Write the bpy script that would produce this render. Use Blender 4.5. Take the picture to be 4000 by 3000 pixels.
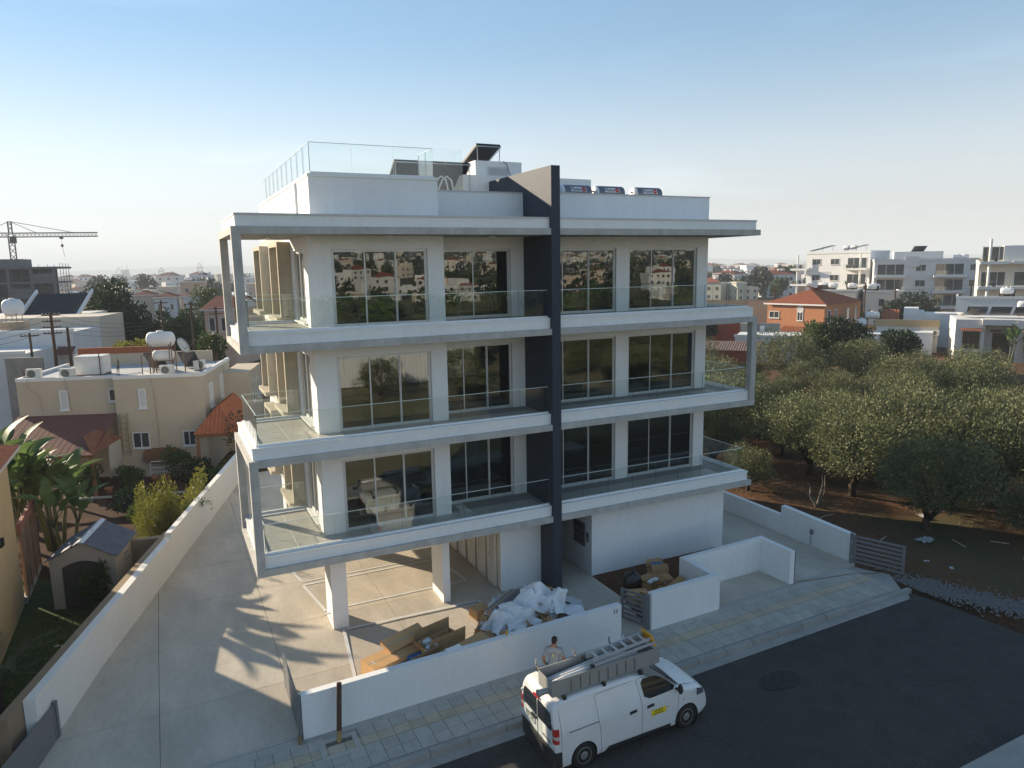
import bpy, bmesh, math, random
from math import sin, cos, pi
from mathutils import Vector, Matrix, Euler, noise
rad = math.radians
for _o in list(bpy.data.objects):
    bpy.data.objects.remove(_o)
sc = bpy.context.scene
col = sc.collection

# ------------------------------------------------------------------ camera
YAW, PITCH, ROLL, FPX = rad(-25.658), rad(-9.324), rad(-0.972), 2830.0
CAM = Vector((-11.232, -20.35, 11.007))
f0 = Vector((-sin(YAW), cos(YAW), 0)); r0 = Vector((cos(YAW), sin(YAW), 0)); u0 = Vector((0, 0, 1))
fw = f0*cos(PITCH)+u0*sin(PITCH); up = -f0*sin(PITCH)+u0*cos(PITCH)
rt = r0*cos(ROLL)+up*sin(ROLL); up = -r0*sin(ROLL)+up*cos(ROLL)
cd = bpy.data.cameras.new('camera'); cam = bpy.data.objects.new('camera', cd); col.objects.link(cam)
cam.matrix_world = Matrix(((rt.x, up.x, -fw.x, CAM.x), (rt.y, up.y, -fw.y, CAM.y), (rt.z, up.z, -fw.z, CAM.z), (0, 0, 0, 1)))
cd.sensor_width = 36.0; cd.lens = FPX/4000*36.0; cd.clip_start = 0.1; cd.clip_end = 30000
sc.camera = cam

# ------------------------------------------------------------------ sky, sun, exposure
SUN_AZ = math.atan2(-0.555, 0.832); SUN_EL = rad(18.4)
world = bpy.data.worlds.new('World'); sc.world = world; world.use_nodes = True
wn, wl = world.node_tree.nodes, world.node_tree.links
wn.clear()
wo = wn.new('ShaderNodeOutputWorld'); wb = wn.new('ShaderNodeBackground'); sk = wn.new('ShaderNodeTexSky')
sk.sky_type = 'NISHITA'; sk.sun_disc = False; sk.sun_elevation = SUN_EL; sk.sun_rotation = SUN_AZ
sk.altitude = 20; sk.air_density = 1.0; sk.dust_density = 0.0; sk.ozone_density = 3.0
wb.inputs['Strength'].default_value = 0.145
# grey dust band low over the horizon takes the colour out of the sky there; thin high cloud streaks
wt = wn.new('ShaderNodeTexCoord'); ws_ = wn.new('ShaderNodeSeparateXYZ'); wl.new(wt.outputs['Generated'], ws_.inputs[0])
we = wn.new('ShaderNodeMapRange'); we.interpolation_type = 'SMOOTHSTEP'; we.inputs[1].default_value = 0.0; we.inputs[2].default_value = .30; we.inputs[3].default_value = .16; we.inputs[4].default_value = 1.2; wl.new(ws_.outputs[2], we.inputs[0])
wv = wn.new('ShaderNodeMapRange'); wv.interpolation_type = 'SMOOTHSTEP'; wv.inputs[1].default_value = 0.0; wv.inputs[2].default_value = .16; wv.inputs[3].default_value = .88; wv.inputs[4].default_value = 1.0; wl.new(ws_.outputs[2], wv.inputs[0])
wh = wn.new('ShaderNodeHueSaturation'); wh.inputs['Hue'].default_value = .497; wg = wn.new('ShaderNodeGamma'); wg.inputs[1].default_value = .62; wl.new(sk.outputs['Color'], wg.inputs[0]); wl.new(wg.outputs[0], wh.inputs['Color']); wl.new(we.outputs[0], wh.inputs['Saturation']); wl.new(wv.outputs[0], wh.inputs['Value'])
wm = wn.new('ShaderNodeMapping'); wm.inputs['Scale'].default_value = (1.6, 2.4, 11.); wm.inputs['Rotation'].default_value = (0., .12, .5); wl.new(wt.outputs['Generated'], wm.inputs['Vector'])
wz = wn.new('ShaderNodeTexNoise'); wz.inputs['Scale'].default_value = 1.5; wz.inputs['Detail'].default_value = 7; wz.inputs['Roughness'].default_value = .55; wl.new(wm.outputs[0], wz.inputs['Vector'])
wr = wn.new('ShaderNodeMapRange'); wr.inputs[1].default_value = .56; wr.inputs[2].default_value = .80; wr.inputs[3].default_value = 1.0; wr.inputs[4].default_value = 1.16; wl.new(wz.outputs['Fac'], wr.inputs[0])
wx = wn.new('ShaderNodeVectorMath'); wx.operation = 'SCALE'; wl.new(wh.outputs[0], wx.inputs[0]); wl.new(wr.outputs[0], wx.inputs['Scale'])
wl.new(wx.outputs[0], wb.inputs['Color'])
wl.new(wb.outputs[0], wo.inputs[0])
sd = bpy.data.lights.new('sun', 'SUN'); sun = bpy.data.objects.new('sun', sd); col.objects.link(sun)
sd.energy = 5.0; sd.angle = rad(0.55); sd.color = (1.0, 0.84, 0.62)
sund = Vector((-0.555*cos(SUN_EL), 0.832*cos(SUN_EL), sin(SUN_EL))).normalized()
sun.rotation_euler = (-sund).to_track_quat('-Z', 'Y').to_euler()
sun.location = (-60, 60, 60)
vs = sc.view_settings
vs.view_transform = 'Standard'; vs.look = 'None'; vs.gamma = 1.0; vs.exposure = 1.08; vs.use_curve_mapping = False
sc.render.engine = 'CYCLES'
cy = sc.cycles
cy.max_bounces = 8; cy.diffuse_bounces = 3; cy.glossy_bounces = 4; cy.transmission_bounces = 6
cy.transparent_max_bounces = 24; cy.volume_bounces = 0; cy.use_denoising = True
cy.caustics_reflective = False; cy.caustics_refractive = False; cy.sample_clamp_indirect = 6.0

# ------------------------------------------------------------------ materials
MATS = {}
def M(name, rgb=(.5, .5, .5), rough=.6, spec=.4, metal=0., var=.0, vs=1.0, bump=0., bs=30., rgb2=None, rnd=0., detail=6., stretch=None, coat=0., fine=0., streak=0.):
    """A Principled surface: base colour broken up by two sizes of noise in world space, a colour step per object, fine relief."""
    if name in MATS:
        return MATS[name]
    m = bpy.data.materials.new(name); m.use_nodes = True
    n, l = m.node_tree.nodes, m.node_tree.links
    b = n['Principled BSDF']
    b.inputs['Roughness'].default_value = rough; b.inputs['Metallic'].default_value = metal
    b.inputs['Specular IOR Level'].default_value = spec; b.inputs['Coat Weight'].default_value = coat
    b.inputs['Base Color'].default_value = (*rgb, 1)
    geo = n.new('ShaderNodeNewGeometry'); pos = geo.outputs['Position']
    if stretch:
        mp = n.new('ShaderNodeMapping'); mp.inputs['Scale'].default_value = stretch
        l.new(pos, mp.inputs['Vector']); pos = mp.outputs['Vector']
    out = None
    if var or rgb2:
        t = n.new('ShaderNodeTexNoise'); t.inputs['Scale'].default_value = vs; t.inputs['Detail'].default_value = detail; t.inputs['Roughness'].default_value = .62
        l.new(pos, t.inputs['Vector'])
        r = n.new('ShaderNodeMapRange'); r.inputs[1].default_value = .28; r.inputs[2].default_value = .72
        l.new(t.outputs['Fac'], r.inputs[0])
        mx = n.new('ShaderNodeMix'); mx.data_type = 'RGBA'
        c2 = rgb2 if rgb2 else tuple(c*(1+var) for c in rgb)
        c1 = rgb if rgb2 else tuple(c*(1-var) for c in rgb)
        mx.inputs[6].default_value = (*c1, 1); mx.inputs[7].default_value = (*c2, 1)
        l.new(r.outputs[0], mx.inputs[0]); out = mx.outputs[2]
    if fine:
        t2 = n.new('ShaderNodeTexNoise'); t2.inputs['Scale'].default_value = vs*14; t2.inputs['Detail'].default_value = 4
        l.new(pos, t2.inputs['Vector'])
        r2 = n.new('ShaderNodeMapRange'); r2.inputs[1].default_value = .3; r2.inputs[2].default_value = .7; r2.inputs[3].default_value = 1-fine; r2.inputs[4].default_value = 1+fine
        l.new(t2.outputs['Fac'], r2.inputs[0])
        hv = n.new('ShaderNodeHueSaturation'); hv.inputs['Color'].default_value = (*rgb, 1)
        if out: l.new(out, hv.inputs['Color'])
        l.new(r2.outputs[0], hv.inputs['Value']); out = hv.outputs[0]
    if streak:   # rain marks running down, dust held on the plaster
        mp = n.new('ShaderNodeMapping'); mp.inputs['Scale'].default_value = (5., 5., .35); l.new(geo.outputs['Position'], mp.inputs['Vector'])
        t2 = n.new('ShaderNodeTexNoise'); t2.inputs['Scale'].default_value = 1.; t2.inputs['Detail'].default_value = 6; t2.inputs['Roughness'].default_value = .6; l.new(mp.outputs[0], t2.inputs['Vector'])
        r2 = n.new('ShaderNodeMapRange'); r2.inputs[1].default_value = .42; r2.inputs[2].default_value = .75; r2.inputs[3].default_value = 1.; r2.inputs[4].default_value = 1-streak; l.new(t2.outputs['Fac'], r2.inputs[0])
        hv = n.new('ShaderNodeHueSaturation'); hv.inputs['Color'].default_value = (*rgb, 1)
        if out: l.new(out, hv.inputs['Color'])
        l.new(r2.outputs[0], hv.inputs['Value']); out = hv.outputs[0]
    if rnd:
        oi = n.new('ShaderNodeObjectInfo')
        r3 = n.new('ShaderNodeMapRange'); r3.inputs[3].default_value = 1-rnd; r3.inputs[4].default_value = 1+rnd
        l.new(oi.outputs['Random'], r3.inputs[0])
        hv = n.new('ShaderNodeHueSaturation'); hv.inputs['Color'].default_value = (*rgb, 1)
        if out: l.new(out, hv.inputs['Color'])
        l.new(r3.outputs[0], hv.inputs['Value']); out = hv.outputs[0]
    if out: l.new(out, b.inputs['Base Color'])
    if bump:
        t = n.new('ShaderNodeTexNoise'); t.inputs['Scale'].default_value = bs; t.inputs['Detail'].default_value = 5
        l.new(pos, t.inputs['Vector'])
        bp = n.new('ShaderNodeBump'); bp.inputs['Strength'].default_value = bump; bp.inputs['Distance'].default_value = .02
        l.new(t.outputs['Fac'], bp.inputs['Height']); l.new(bp.outputs[0], b.inputs['Normal'])
    MATS[name] = m
    return m

def GL(name, tint=(.8, .9, .88), r0=.045, gl=(1, 1, 1), rough=0.0, wavy=0.):
    """Clear sheet glass: tinted straight-through light mixed with a mirror by a Schlick curve that is the same from both sides."""
    m = bpy.data.materials.new(name); m.use_nodes = True
    n, l = m.node_tree.nodes, m.node_tree.links
    n.remove(n['Principled BSDF'])
    t = n.new('ShaderNodeBsdfTransparent'); t.inputs[0].default_value = (*tint, 1)
    g = n.new('ShaderNodeBsdfGlossy'); g.inputs['Roughness'].default_value = rough; g.inputs[0].default_value = (*gl, 1)
    lw = n.new('ShaderNodeLayerWeight'); lw.inputs[0].default_value = .5
    if wavy:   # float glass is never quite flat
        ge = n.new('ShaderNodeNewGeometry'); tn = n.new('ShaderNodeTexNoise'); tn.inputs['Scale'].default_value = 1.1; tn.inputs['Detail'].default_value = 2
        l.new(ge.outputs['Position'], tn.inputs['Vector']); bp = n.new('ShaderNodeBump'); bp.inputs['Strength'].default_value = wavy; bp.inputs['Distance'].default_value = .05
        l.new(tn.outputs['Fac'], bp.inputs['Height']); l.new(bp.outputs[0], g.inputs['Normal'])
    p = n.new('ShaderNodeMath'); p.operation = 'POWER'; p.inputs[1].default_value = 5
    a = n.new('ShaderNodeMath'); a.operation = 'MULTIPLY_ADD'; a.inputs[1].default_value = 1-r0; a.inputs[2].default_value = r0
    mx = n.new('ShaderNodeMixShader')
    l.new(lw.outputs['Facing'], p.inputs[0]); l.new(p.outputs[0], a.inputs[0]); l.new(a.outputs[0], mx.inputs[0])
    l.new(t.outputs[0], mx.inputs[1]); l.new(g.outputs[0], mx.inputs[2])
    l.new(mx.outputs[0], n['Material Output'].inputs[0])
    MATS[name] = m
    return m

def LEAF(name, a, b, trans=.3, rnd=.18, vs=2.5, rough=.55):
    """Foliage: two greens in clumps, a step per plant, some light passing through."""
    m = bpy.data.materials.new(name); m.use_nodes = True
    n, l = m.node_tree.nodes, m.node_tree.links
    p = n['Principled BSDF']; p.inputs['Roughness'].default_value = rough; p.inputs['Specular IOR Level'].default_value = .35
    geo = n.new('ShaderNodeNewGeometry')
    t = n.new('ShaderNodeTexNoise'); t.inputs['Scale'].default_value = vs; t.inputs['Detail'].default_value = 5; t.inputs['Roughness'].default_value = .7
    l.new(geo.outputs['Position'], t.inputs['Vector'])
    r = n.new('ShaderNodeMapRange'); r.inputs[1].default_value = .35; r.inputs[2].default_value = .65
    l.new(t.outputs['Fac'], r.inputs[0])
    mx = n.new('ShaderNodeMix'); mx.data_type = 'RGBA'; mx.inputs[6].default_value = (*a, 1); mx.inputs[7].default_value = (*b, 1)
    l.new(r.outputs[0], mx.inputs[0])
    oi = n.new('ShaderNodeObjectInfo'); r3 = n.new('ShaderNodeMapRange'); r3.inputs[3].default_value = 1-rnd; r3.inputs[4].default_value = 1+rnd
    l.new(oi.outputs['Random'], r3.inputs[0])
    hv = n.new('ShaderNodeHueSaturation'); l.new(mx.outputs[2], hv.inputs['Color']); l.new(r3.outputs[0], hv.inputs['Value'])
    l.new(hv.outputs[0], p.inputs['Base Color'])
    tr = n.new('ShaderNodeBsdfTranslucent'); l.new(hv.outputs[0], tr.inputs[0])
    ms = n.new('ShaderNodeMixShader'); ms.inputs[0].default_value = trans
    l.new(p.outputs[0], ms.inputs[1]); l.new(tr.outputs[0], ms.inputs[2]); l.new(ms.outputs[0], n['Material Output'].inputs[0])
    MATS[name] = m
    return m

# ------------------------------------------------------------------ mesh builder
class MB:
    def __init__(s, M4=None):
        s.v = []; s.f = []; s.m = []; s.M = M4; s.mi = 0
    def add(s, vs, fs):
        k = len(s.v)
        if s.M is not None:
            vs = [s.M @ Vector(v) for v in vs]
        s.v.extend([tuple(v) for v in vs])
        s.f.extend([tuple(i+k for i in f) for f in fs]); s.m.extend([s.mi]*len(fs))
        return s
    def box(s, x0, x1, y0, y1, z0, z1):
        return s.add([(x0, y0, z0), (x1, y0, z0), (x1, y1, z0), (x0, y1, z0), (x0, y0, z1), (x1, y0, z1), (x1, y1, z1), (x0, y1, z1)],
                     [(0, 3, 2, 1), (4, 5, 6, 7), (0, 1, 5, 4), (1, 2, 6, 5), (2, 3, 7, 6), (3, 0, 4, 7)])
    def obox(s, c, size, rot=(0, 0, 0)):
        m = Matrix.Translation(c) @ Euler(rot).to_matrix().to_4x4()
        a, b, h = (d/2 for d in size)
        k = [m @ Vector(p) for p in ((-a, -b, -h), (a, -b, -h), (a, b, -h), (-a, b, -h), (-a, -b, h), (a, -b, h), (a, b, h), (-a, b, h))]
        return s.add(k, [(0, 3, 2, 1), (4, 5, 6, 7), (0, 1, 5, 4), (1, 2, 6, 5), (2, 3, 7, 6), (3, 0, 4, 7)])
    def prism(s, poly, z0, z1, ax='z'):
        n = len(poly)
        area = sum(poly[i][0]*poly[(i+1) % n][1]-poly[(i+1) % n][0]*poly[i][1] for i in range(n))
        if area < 0: poly = poly[::-1]
        def q(p, h):
            return {'z': (p[0], p[1], h), 'y': (p[0], h, p[1]), 'x': (h, p[0], p[1])}[ax]
        a = [q(p, z0) for p in poly]; b = [q(p, z1) for p in poly]
        fs = [tuple(range(n-1, -1, -1)), tuple(range(n, 2*n))]+[(i, (i+1) % n, n+(i+1) % n, n+i) for i in range(n)]
        if ax == 'y': fs = [f[::-1] for f in fs]
        return s.add(a+b, fs)
    def hull(s, a, b):
        """Side walls and caps between two rings of the same length."""
        n = len(a)
        return s.add(list(a)+list(b), [tuple(range(n-1, -1, -1)), tuple(range(n, 2*n))]+[(i, (i+1) % n, n+(i+1) % n, n+i) for i in range(n)])
    def quad(s, *p):
        return s.add(p, [tuple(range(len(p)))])
    def path(s, pts, r, n=6, cap=True):
        pts = [Vector(p) for p in pts]; k = len(pts)
        rr = r if isinstance(r, (list, tuple)) else [r]*k
        vs = []; ref = None
        for i, p in enumerate(pts):
            t = (pts[min(i+1, k-1)]-pts[max(i-1, 0)]).normalized()
            if ref is None:
                ref = Vector((0, 0, 1)) if abs(t.z) < .9 else Vector((1, 0, 0))
            a = t.cross(ref)
            if a.length < 1e-5: a = t.cross(Vector((0, 1, 0.01)))
            a.normalize(); b = t.cross(a).normalized(); ref = a.cross(t)
            for j in range(n):
                w = 2*pi*j/n
                vs.append(p+(a*cos(w)+b*sin(w))*rr[i])
        fs = []
        for i in range(k-1):
            for j in range(n):
                fs.append((i*n+j, i*n+(j+1) % n, (i+1)*n+(j+1) % n, (i+1)*n+j))
        if cap: fs += [tuple(range(n-1, -1, -1)), tuple(range((k-1)*n, k*n))]
        return s.add(vs, [f[::-1] for f in fs])
    def tube(s, a, b, r, r2=None, n=8):
        return s.path([a, b], [r, r if r2 is None else r2], n)
    def lathe(s, prof, c=(0, 0, 0), ax='z', n=16):
        vs = []
        for r, h in prof:
            for j in range(n):
                w = 2*pi*j/n; x, y = r*cos(w), r*sin(w)
                p = {'z': (x, y, h), 'x': (h, x, y), 'y': (x, h, y)}[ax]
                vs.append((p[0]+c[0], p[1]+c[1], p[2]+c[2]))
        k = len(prof)
        fs = [(i*n+j, i*n+(j+1) % n, (i+1)*n+(j+1) % n, (i+1)*n+j) for i in range(k-1) for j in range(n)]
        fs += [tuple(range(n-1, -1, -1)), tuple(range((k-1)*n, k*n))]
        if ax == 'y': fs = [f[::-1] for f in fs]
        return s.add(vs, fs)
    def ball(s, c, r, sc3=(1, 1, 1), n=10, k=6):
        prof = [(max(1e-3, sin(pi*i/k))*r, -cos(pi*i/k)*r) for i in range(k+1)]
        vs = []
        for rr, h in prof:
            for j in range(n):
                w = 2*pi*j/n; vs.append((c[0]+rr*cos(w)*sc3[0], c[1]+rr*sin(w)*sc3[1], c[2]+h*sc3[2]))
        fs = [(i*n+j, i*n+(j+1) % n, (i+1)*n+(j+1) % n, (i+1)*n+j) for i in range(k) for j in range(n)]
        return s.add(vs, fs)
    def mesh(s, name, mats, smooth=False):
        me = bpy.data.meshes.new(name); me.from_pydata(s.v, [], s.f)
        for m in (mats if isinstance(mats, (list, tuple)) else [mats]):
            me.materials.append(m)
        if any(s.m): me.polygons.foreach_set('material_index', s.m)
        if smooth: me.polygons.foreach_set('use_smooth', [True]*len(me.polygons))
        me.update(); return me
    def build(s, name, mats, parent=None, smooth=False, **kw):
        return place(name, s.mesh(name, mats, smooth), parent, **kw)

def place(name, me, parent=None, loc=None, rot=None, scale=None, label=None, cat=None, group=None, kind=None):
    o = bpy.data.objects.new(name, me); col.objects.link(o)
    if parent is not None: o.parent = parent
    if loc is not None: o.location = loc
    if rot is not None: o.rotation_euler = rot
    if scale is not None: o.scale = scale
    tag(o, label, cat, group, kind)
    return o
def tag(o, label=None, cat=None, group=None, kind=None):
    if label: o['label'] = label
    if cat: o['category'] = cat
    if group: o['group'] = group
    if kind: o['kind'] = kind
    return o
def empty(name, loc=(0, 0, 0), rz=0., label=None, cat=None, group=None, rot=None, scale=None):
    o = bpy.data.objects.new(name, None); col.objects.link(o); o.location = loc
    o.rotation_euler = rot if rot else (0, 0, rz)
    if scale: o.scale = (scale,)*3 if not isinstance(scale, tuple) else scale
    o.empty_display_size = .2
    return tag(o, label, cat, group)
def copy_tree(o, parent=None):
    c = o.copy(); col.objects.link(c)
    if parent is not None: c.parent = parent
    for ch in list(o.children): copy_tree(ch, c)
    return c
def text(name, body, size, mat, parent, loc, rot, ext=.002, align='CENTER', sx=1., shear=0.):
    cu = bpy.data.curves.new(name, 'FONT'); cu.body = body; cu.size = size; cu.extrude = ext
    cu.align_x = align; cu.align_y = 'CENTER'; cu.resolution_u = 2; cu.shear = shear
    t = bpy.data.objects.new(name+'_src', cu); col.objects.link(t)
    bpy.context.view_layer.update()
    dg = bpy.context.evaluated_depsgraph_get()
    me = bpy.data.meshes.new_from_object(t.evaluated_get(dg)); bpy.data.objects.remove(t)
    me.materials.clear(); me.materials.append(mat)
    return place(name, me, parent, loc, rot, (sx, 1, 1))
def bevel_mesh(me, w, seg=1):
    bm = bmesh.new(); bm.from_mesh(me)
    bmesh.ops.bevel(bm, geom=list(bm.edges), offset=w, segments=seg, affect='EDGES', clamp_overlap=True)
    bm.to_mesh(me); bm.free(); return me

# street falls gently towards the camera's left; level under the building
def gz(x, y):
    return .025*(x-2)*min(1., max(0., (1-y)/4.5))
SH = Matrix(((1, 0, 0, 0), (0, 1, 0, 0), (.025, 0, 1, -.05), (0, 0, 0, 1)))

WHITE = M('white_paint', (.80, .80, .785), .6, .3, var=.035, vs=.7, bump=.2, bs=120, fine=.03, streak=.035)
CONC = M('fair_faced_concrete', (.45, .44, .415), .8, .25, var=.17, vs=2.2, bump=.3, bs=60, fine=.09, streak=.14)
FIN = M('charcoal_paint', (.032, .042, .060), .62, .3, var=.10, vs=2.5, bump=.2, bs=140, fine=.04)
YARD = M('troweled_concrete', (.37, .33, .27), .6, .35, rgb2=(.58, .52, .43), vs=.8, bump=.06, bs=20, stretch=(1, .4, 1), fine=.06, detail=9)
ALU = M('window_aluminium', (.62, .62, .61), .42, .5, metal=.25, var=.03, vs=3)
ALUD = M('grey_aluminium', (.20, .205, .215), .45, .5, metal=.3, var=.06, vs=4)
GLASSB = GL('balustrade_glass', (.95, .972, .965), .04)
GLASSW = GL('window_glass', (.40, .43, .41), .12, (.92, .97, 1.), 0., .022)
GEDGE = M('glass_edge', (.62, .72, .70), .3, .6)
INNER = M('interior_paint', (.72, .70, .66), .7, .2, var=.03, vs=1)
TILE = M('balcony_tile', (.46, .435, .385), .45, .4, var=.07, vs=1.3, fine=.04)
DARK = M('dark_void', (.02, .02, .022), .8, .2)
SOIL = M('red_soil', (.075, .036, .02), .95, .1, rgb2=(.12, .062, .036), vs=1.1, bump=.9, bs=9, fine=.25)
# ------------------------------------------------------------------ main apartment building
HB = [2.467, 5.617, 8.767, 11.928]
bld = empty('apartment_building', (0, 0, 0), 0, 'new white four-storey apartment block with grey concrete balcony bands and charcoal fin wall', 'building')
XL, XR = -9.44, 8.73
def slabpoly(i):
    return [(XL+i, i), (XR-i, i), (XR-i, 4.2-i), (7.79, 4.2-i), (7.79, 12.0), (-7.29, 12.0), (-7.29, 4.2-i), (XL+i, 4.2-i)]
slabs = []
for k, zb in enumerate(HB):
    band = MB().prism(slabpoly(0), zb, zb+.2).build('concrete_band', CONC, bld)
    edge = MB().prism(slabpoly(.12), zb+.2, zb+(.5 if k < 3 else .49)).build('slab_edge', WHITE, bld)
    slabs.append(edge)
    # coping: a thin ledge with a drip all round
    mb = MB(); z0, z1 = zb+(.5 if k < 3 else .49), zb+.545
    for a, b, c, d in ((XL+.10, 0.006-.01, .10, .40), (.319, XR-.10, .10, .40)):
        mb.box(a, b, c, d, z0, z1)
    mb.box(XL+.10, XL+.40, .402, 4.10, z0, z1); mb.box(XL+.402, -7.32, 3.8, 4.10, z0, z1)
    mb.box(XR-.40, XR-.10, .402, 4.10, z0, z1); mb.box(7.82, XR-.402, 3.8, 4.10, z0, z1)
    mb.build('coping', WHITE if k < 3 else M('metal_coping', (.50, .50, .50), .5, .4, metal=.3), edge)
# fair-faced concrete portal posts
for a, b, c, d, k in ((XL+.002, XL+.235, .002, .25, 0), (XL+.002, XL+.235, 3.95, 4.198, 0), (XL+.002, XL+.235, .002, .25, 2), (XL+.002, XL+.235, 3.95, 4.198, 2),
                      (XR-.235, XR-.002, .002, .25, 1), (XR-.235, XR-.002, 3.95, 4.198, 1)):
    MB().box(a, b, c, d, HB[k]+.2, HB[k+1]).build('portal_post', CONC, bld)
# charcoal fin wall running from the ground to above the roof
MB().prism([(-.012, 0), (-.012, 14.04), (7.5, 14.04), (7.5, 0)], 0.0, .315, 'x').build('fin_wall', FIN, bld)
# ---- walls of the three living floors
BALX = {}
def wallbox(mb, *a): mb.box(*a)
for k in range(3):
    zf, zc = HB[k]+.5, HB[k+1]
    hd = zf+2.29
    mb = MB()
    # left block, front at y=1.1
    mb.box(-7.31, -6.68, 1.1, 1.35, zf, zc); mb.box(-6.68, -3.72, 1.1, 1.35, hd, zc); mb.box(-3.72, -3.2, 1.1, 1.35, zf, zc)
    mb.box(-3.45, -3.2, 1.352, 1.95, zf, zc)
    # recessed part, front at y=1.95
    mb.box(-3.45, -3.2, 1.952, 2.2, hd, zc); mb.box(-3.2, -.48, 1.95, 2.2, hd, zc); mb.box(-.48, -.002, 1.95, 2.2, zf, zc)
    # right block, front at y=1.75
    mb.box(.317, 3.63, 1.75, 2.0, hd, zc); mb.box(3.63, 4.15, 1.75, 2.0, zf, zc); mb.box(4.15, 7.3, 1.75, 2.0, hd, zc); mb.box(7.3, 7.8, 1.75, 2.0, zf, zc)
    mb.build('front_wall', WHITE, bld)
    mb = MB()
    mb.box(7.55, 7.8, 2.002, 12.0, zf, zc)
    mb.build('side_wall', WHITE, bld)
    mb = MB()
    mb.box(-7.31, -7.06, 1.352, 1.95, zf, zc); mb.box(-7.31, -7.06, 1.95, 3.67, hd, zc); mb.box(-7.31, -7.06, 1.95, 3.67, zf, zf+.12)
    mb.box(-7.31, -7.06, 3.67, 4.5, zf, zc)
    for y0, y1 in ((4.5, 6.0), (8.95, 10.5)):
        mb.box(-7.31, -7.06, y0, y1, zf, zf+.35); mb.box(-7.31, -7.06, y0, y1, zf+2.3, zc)
    mb.box(-7.31, -7.06, 6.0, 8.95, zf, zc); mb.box(-7.31, -7.06, 10.5, 12.0, zf, zc)
    mb.build('side_wall', WHITE, bld)
    MB().box(-7.05, 7.54, 11.8, 11.98, zf, zc).build('rear_wall', WHITE, bld)
    # rooms behind the glass: partition walls and floor finish
    mb = MB(); mb.box(-7.05, -.01, 6.2, 6.35, zf+.01, zc); mb.box(-3.3, -3.2, 2.21, 3.6, zf+.01, zc); mb.box(.33, 7.54, 5.8, 5.95, zf+.01, zc); mb.box(3.85, 3.97, 2.01, 5.79, zf+.01, zc)
    mb.build('room_partition', INNER, bld)
    MB().prism([(-7.05, 1.36), (-3.19, 1.36), (-3.19, 2.21), (7.54, 2.21), (7.54, 6.2), (-7.05, 6.2)], zf+.002, zf+.01).build('room_floor', M('room_tile', (.42, .39, .34), .3, .5, var=.05, vs=2), bld)
# balcony floor tiles: large porcelain squares with joints
tm = bevel_mesh(MB().box(-.395, .395, -.395, .395, 0, .012).mesh('tile', TILE), .003)
for k in range(3):
    zf = HB[k]+.5
    fl = MB().prism([(XL+.42, .42), (-.02, .42), (-.02, 1.93), (-3.18, 1.93), (-3.18, 1.08), (-7.33, 1.08), (-7.33, 3.78), (XL+.42, 3.78)], zf+.001, zf+.012).build('balcony_floor', M('tile_grout', (.30, .28, .25), .8), bld)
    for i in range(12):
        for j in range(5):
            x, y = XL+.42+.4+.8*i, .42+.40+.8*j
            ok = (x < -7.7 and y < 3.6) or (x < -.3 and y < .9)
            if ok: place('floor_tile', tm, fl, (x, y, zf+.006))
    fr = MB().prism([(.33, .42), (XR-.42, .42), (XR-.42, 3.78), (7.82, 3.78), (7.82, 1.73), (.33, 1.73)], zf+.001, zf+.012).build('balcony_floor', M('tile_grout'), bld)
    for i in range(10):
        for j in range(2):
            x, y = .34+.4+.8*i, .42+.40+.8*j
            if y < 1.4 and x < 7.9: place('floor_tile', tm, fr, (x, y, zf+.006))
# ---- windows
def window(parent, x0, x1, y, z0, z1, n, side=False):
    """Sliding window: frame (> mullions), panes set a little apart in depth; side=True turns it onto the x plane."""
    w = .055; mb = MB()
    T = Matrix(((0, 1, 0, y), (1, 0, 0, 0), (0, 0, 1, 0), (0, 0, 0, 1))) if side else Matrix.Translation((0, y, 0))
    mb.M = T
    mb.box(x0, x1, .04, .16, z1-w, z1); mb.box(x0, x1, .04, .16, z0, z0+w*.8)
    mb.box(x0, x0+w, .04, .16, z0+w*.8, z1-w); mb.box(x1-w, x1, .04, .16, z0+w*.8, z1-w)
    mb.box(x0-.03, x1+.03, -.012, .03, z1, z1+.035); mb.box(x0-.035, x0, -.012, .03, z0, z1); mb.box(x1, x1+.035, -.012, .03, z0, z1)
    fr = mb.build('window', ALU, parent)
    pw = (x1-x0-2*w)/n
    for i in range(n):
        a = x0+w+pw*i; b = a+pw; d = .07+.035*(i % 2)
        p = MB(T).box(a+.024, b-.024, d, d+.008, z0+w*.8+.03, z1-w-.025).build('pane', GLASSW, fr)
        s = MB(T); q = .026
        s.box(a-.003, a+q, d-.012, d+.02, z0+w*.8, z1-w); s.box(b-q, b+.003, d-.012, d+.02, z0+w*.8, z1-w)
        s.box(a+q, b-q, d-.012, d+.02, z1-w-.03, z1-w); s.box(a+q, b-q, d-.012, d+.02, z0+w*.8, z0+w*.8+.04)
        s.build('sash', ALU, fr)
    return fr
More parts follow.
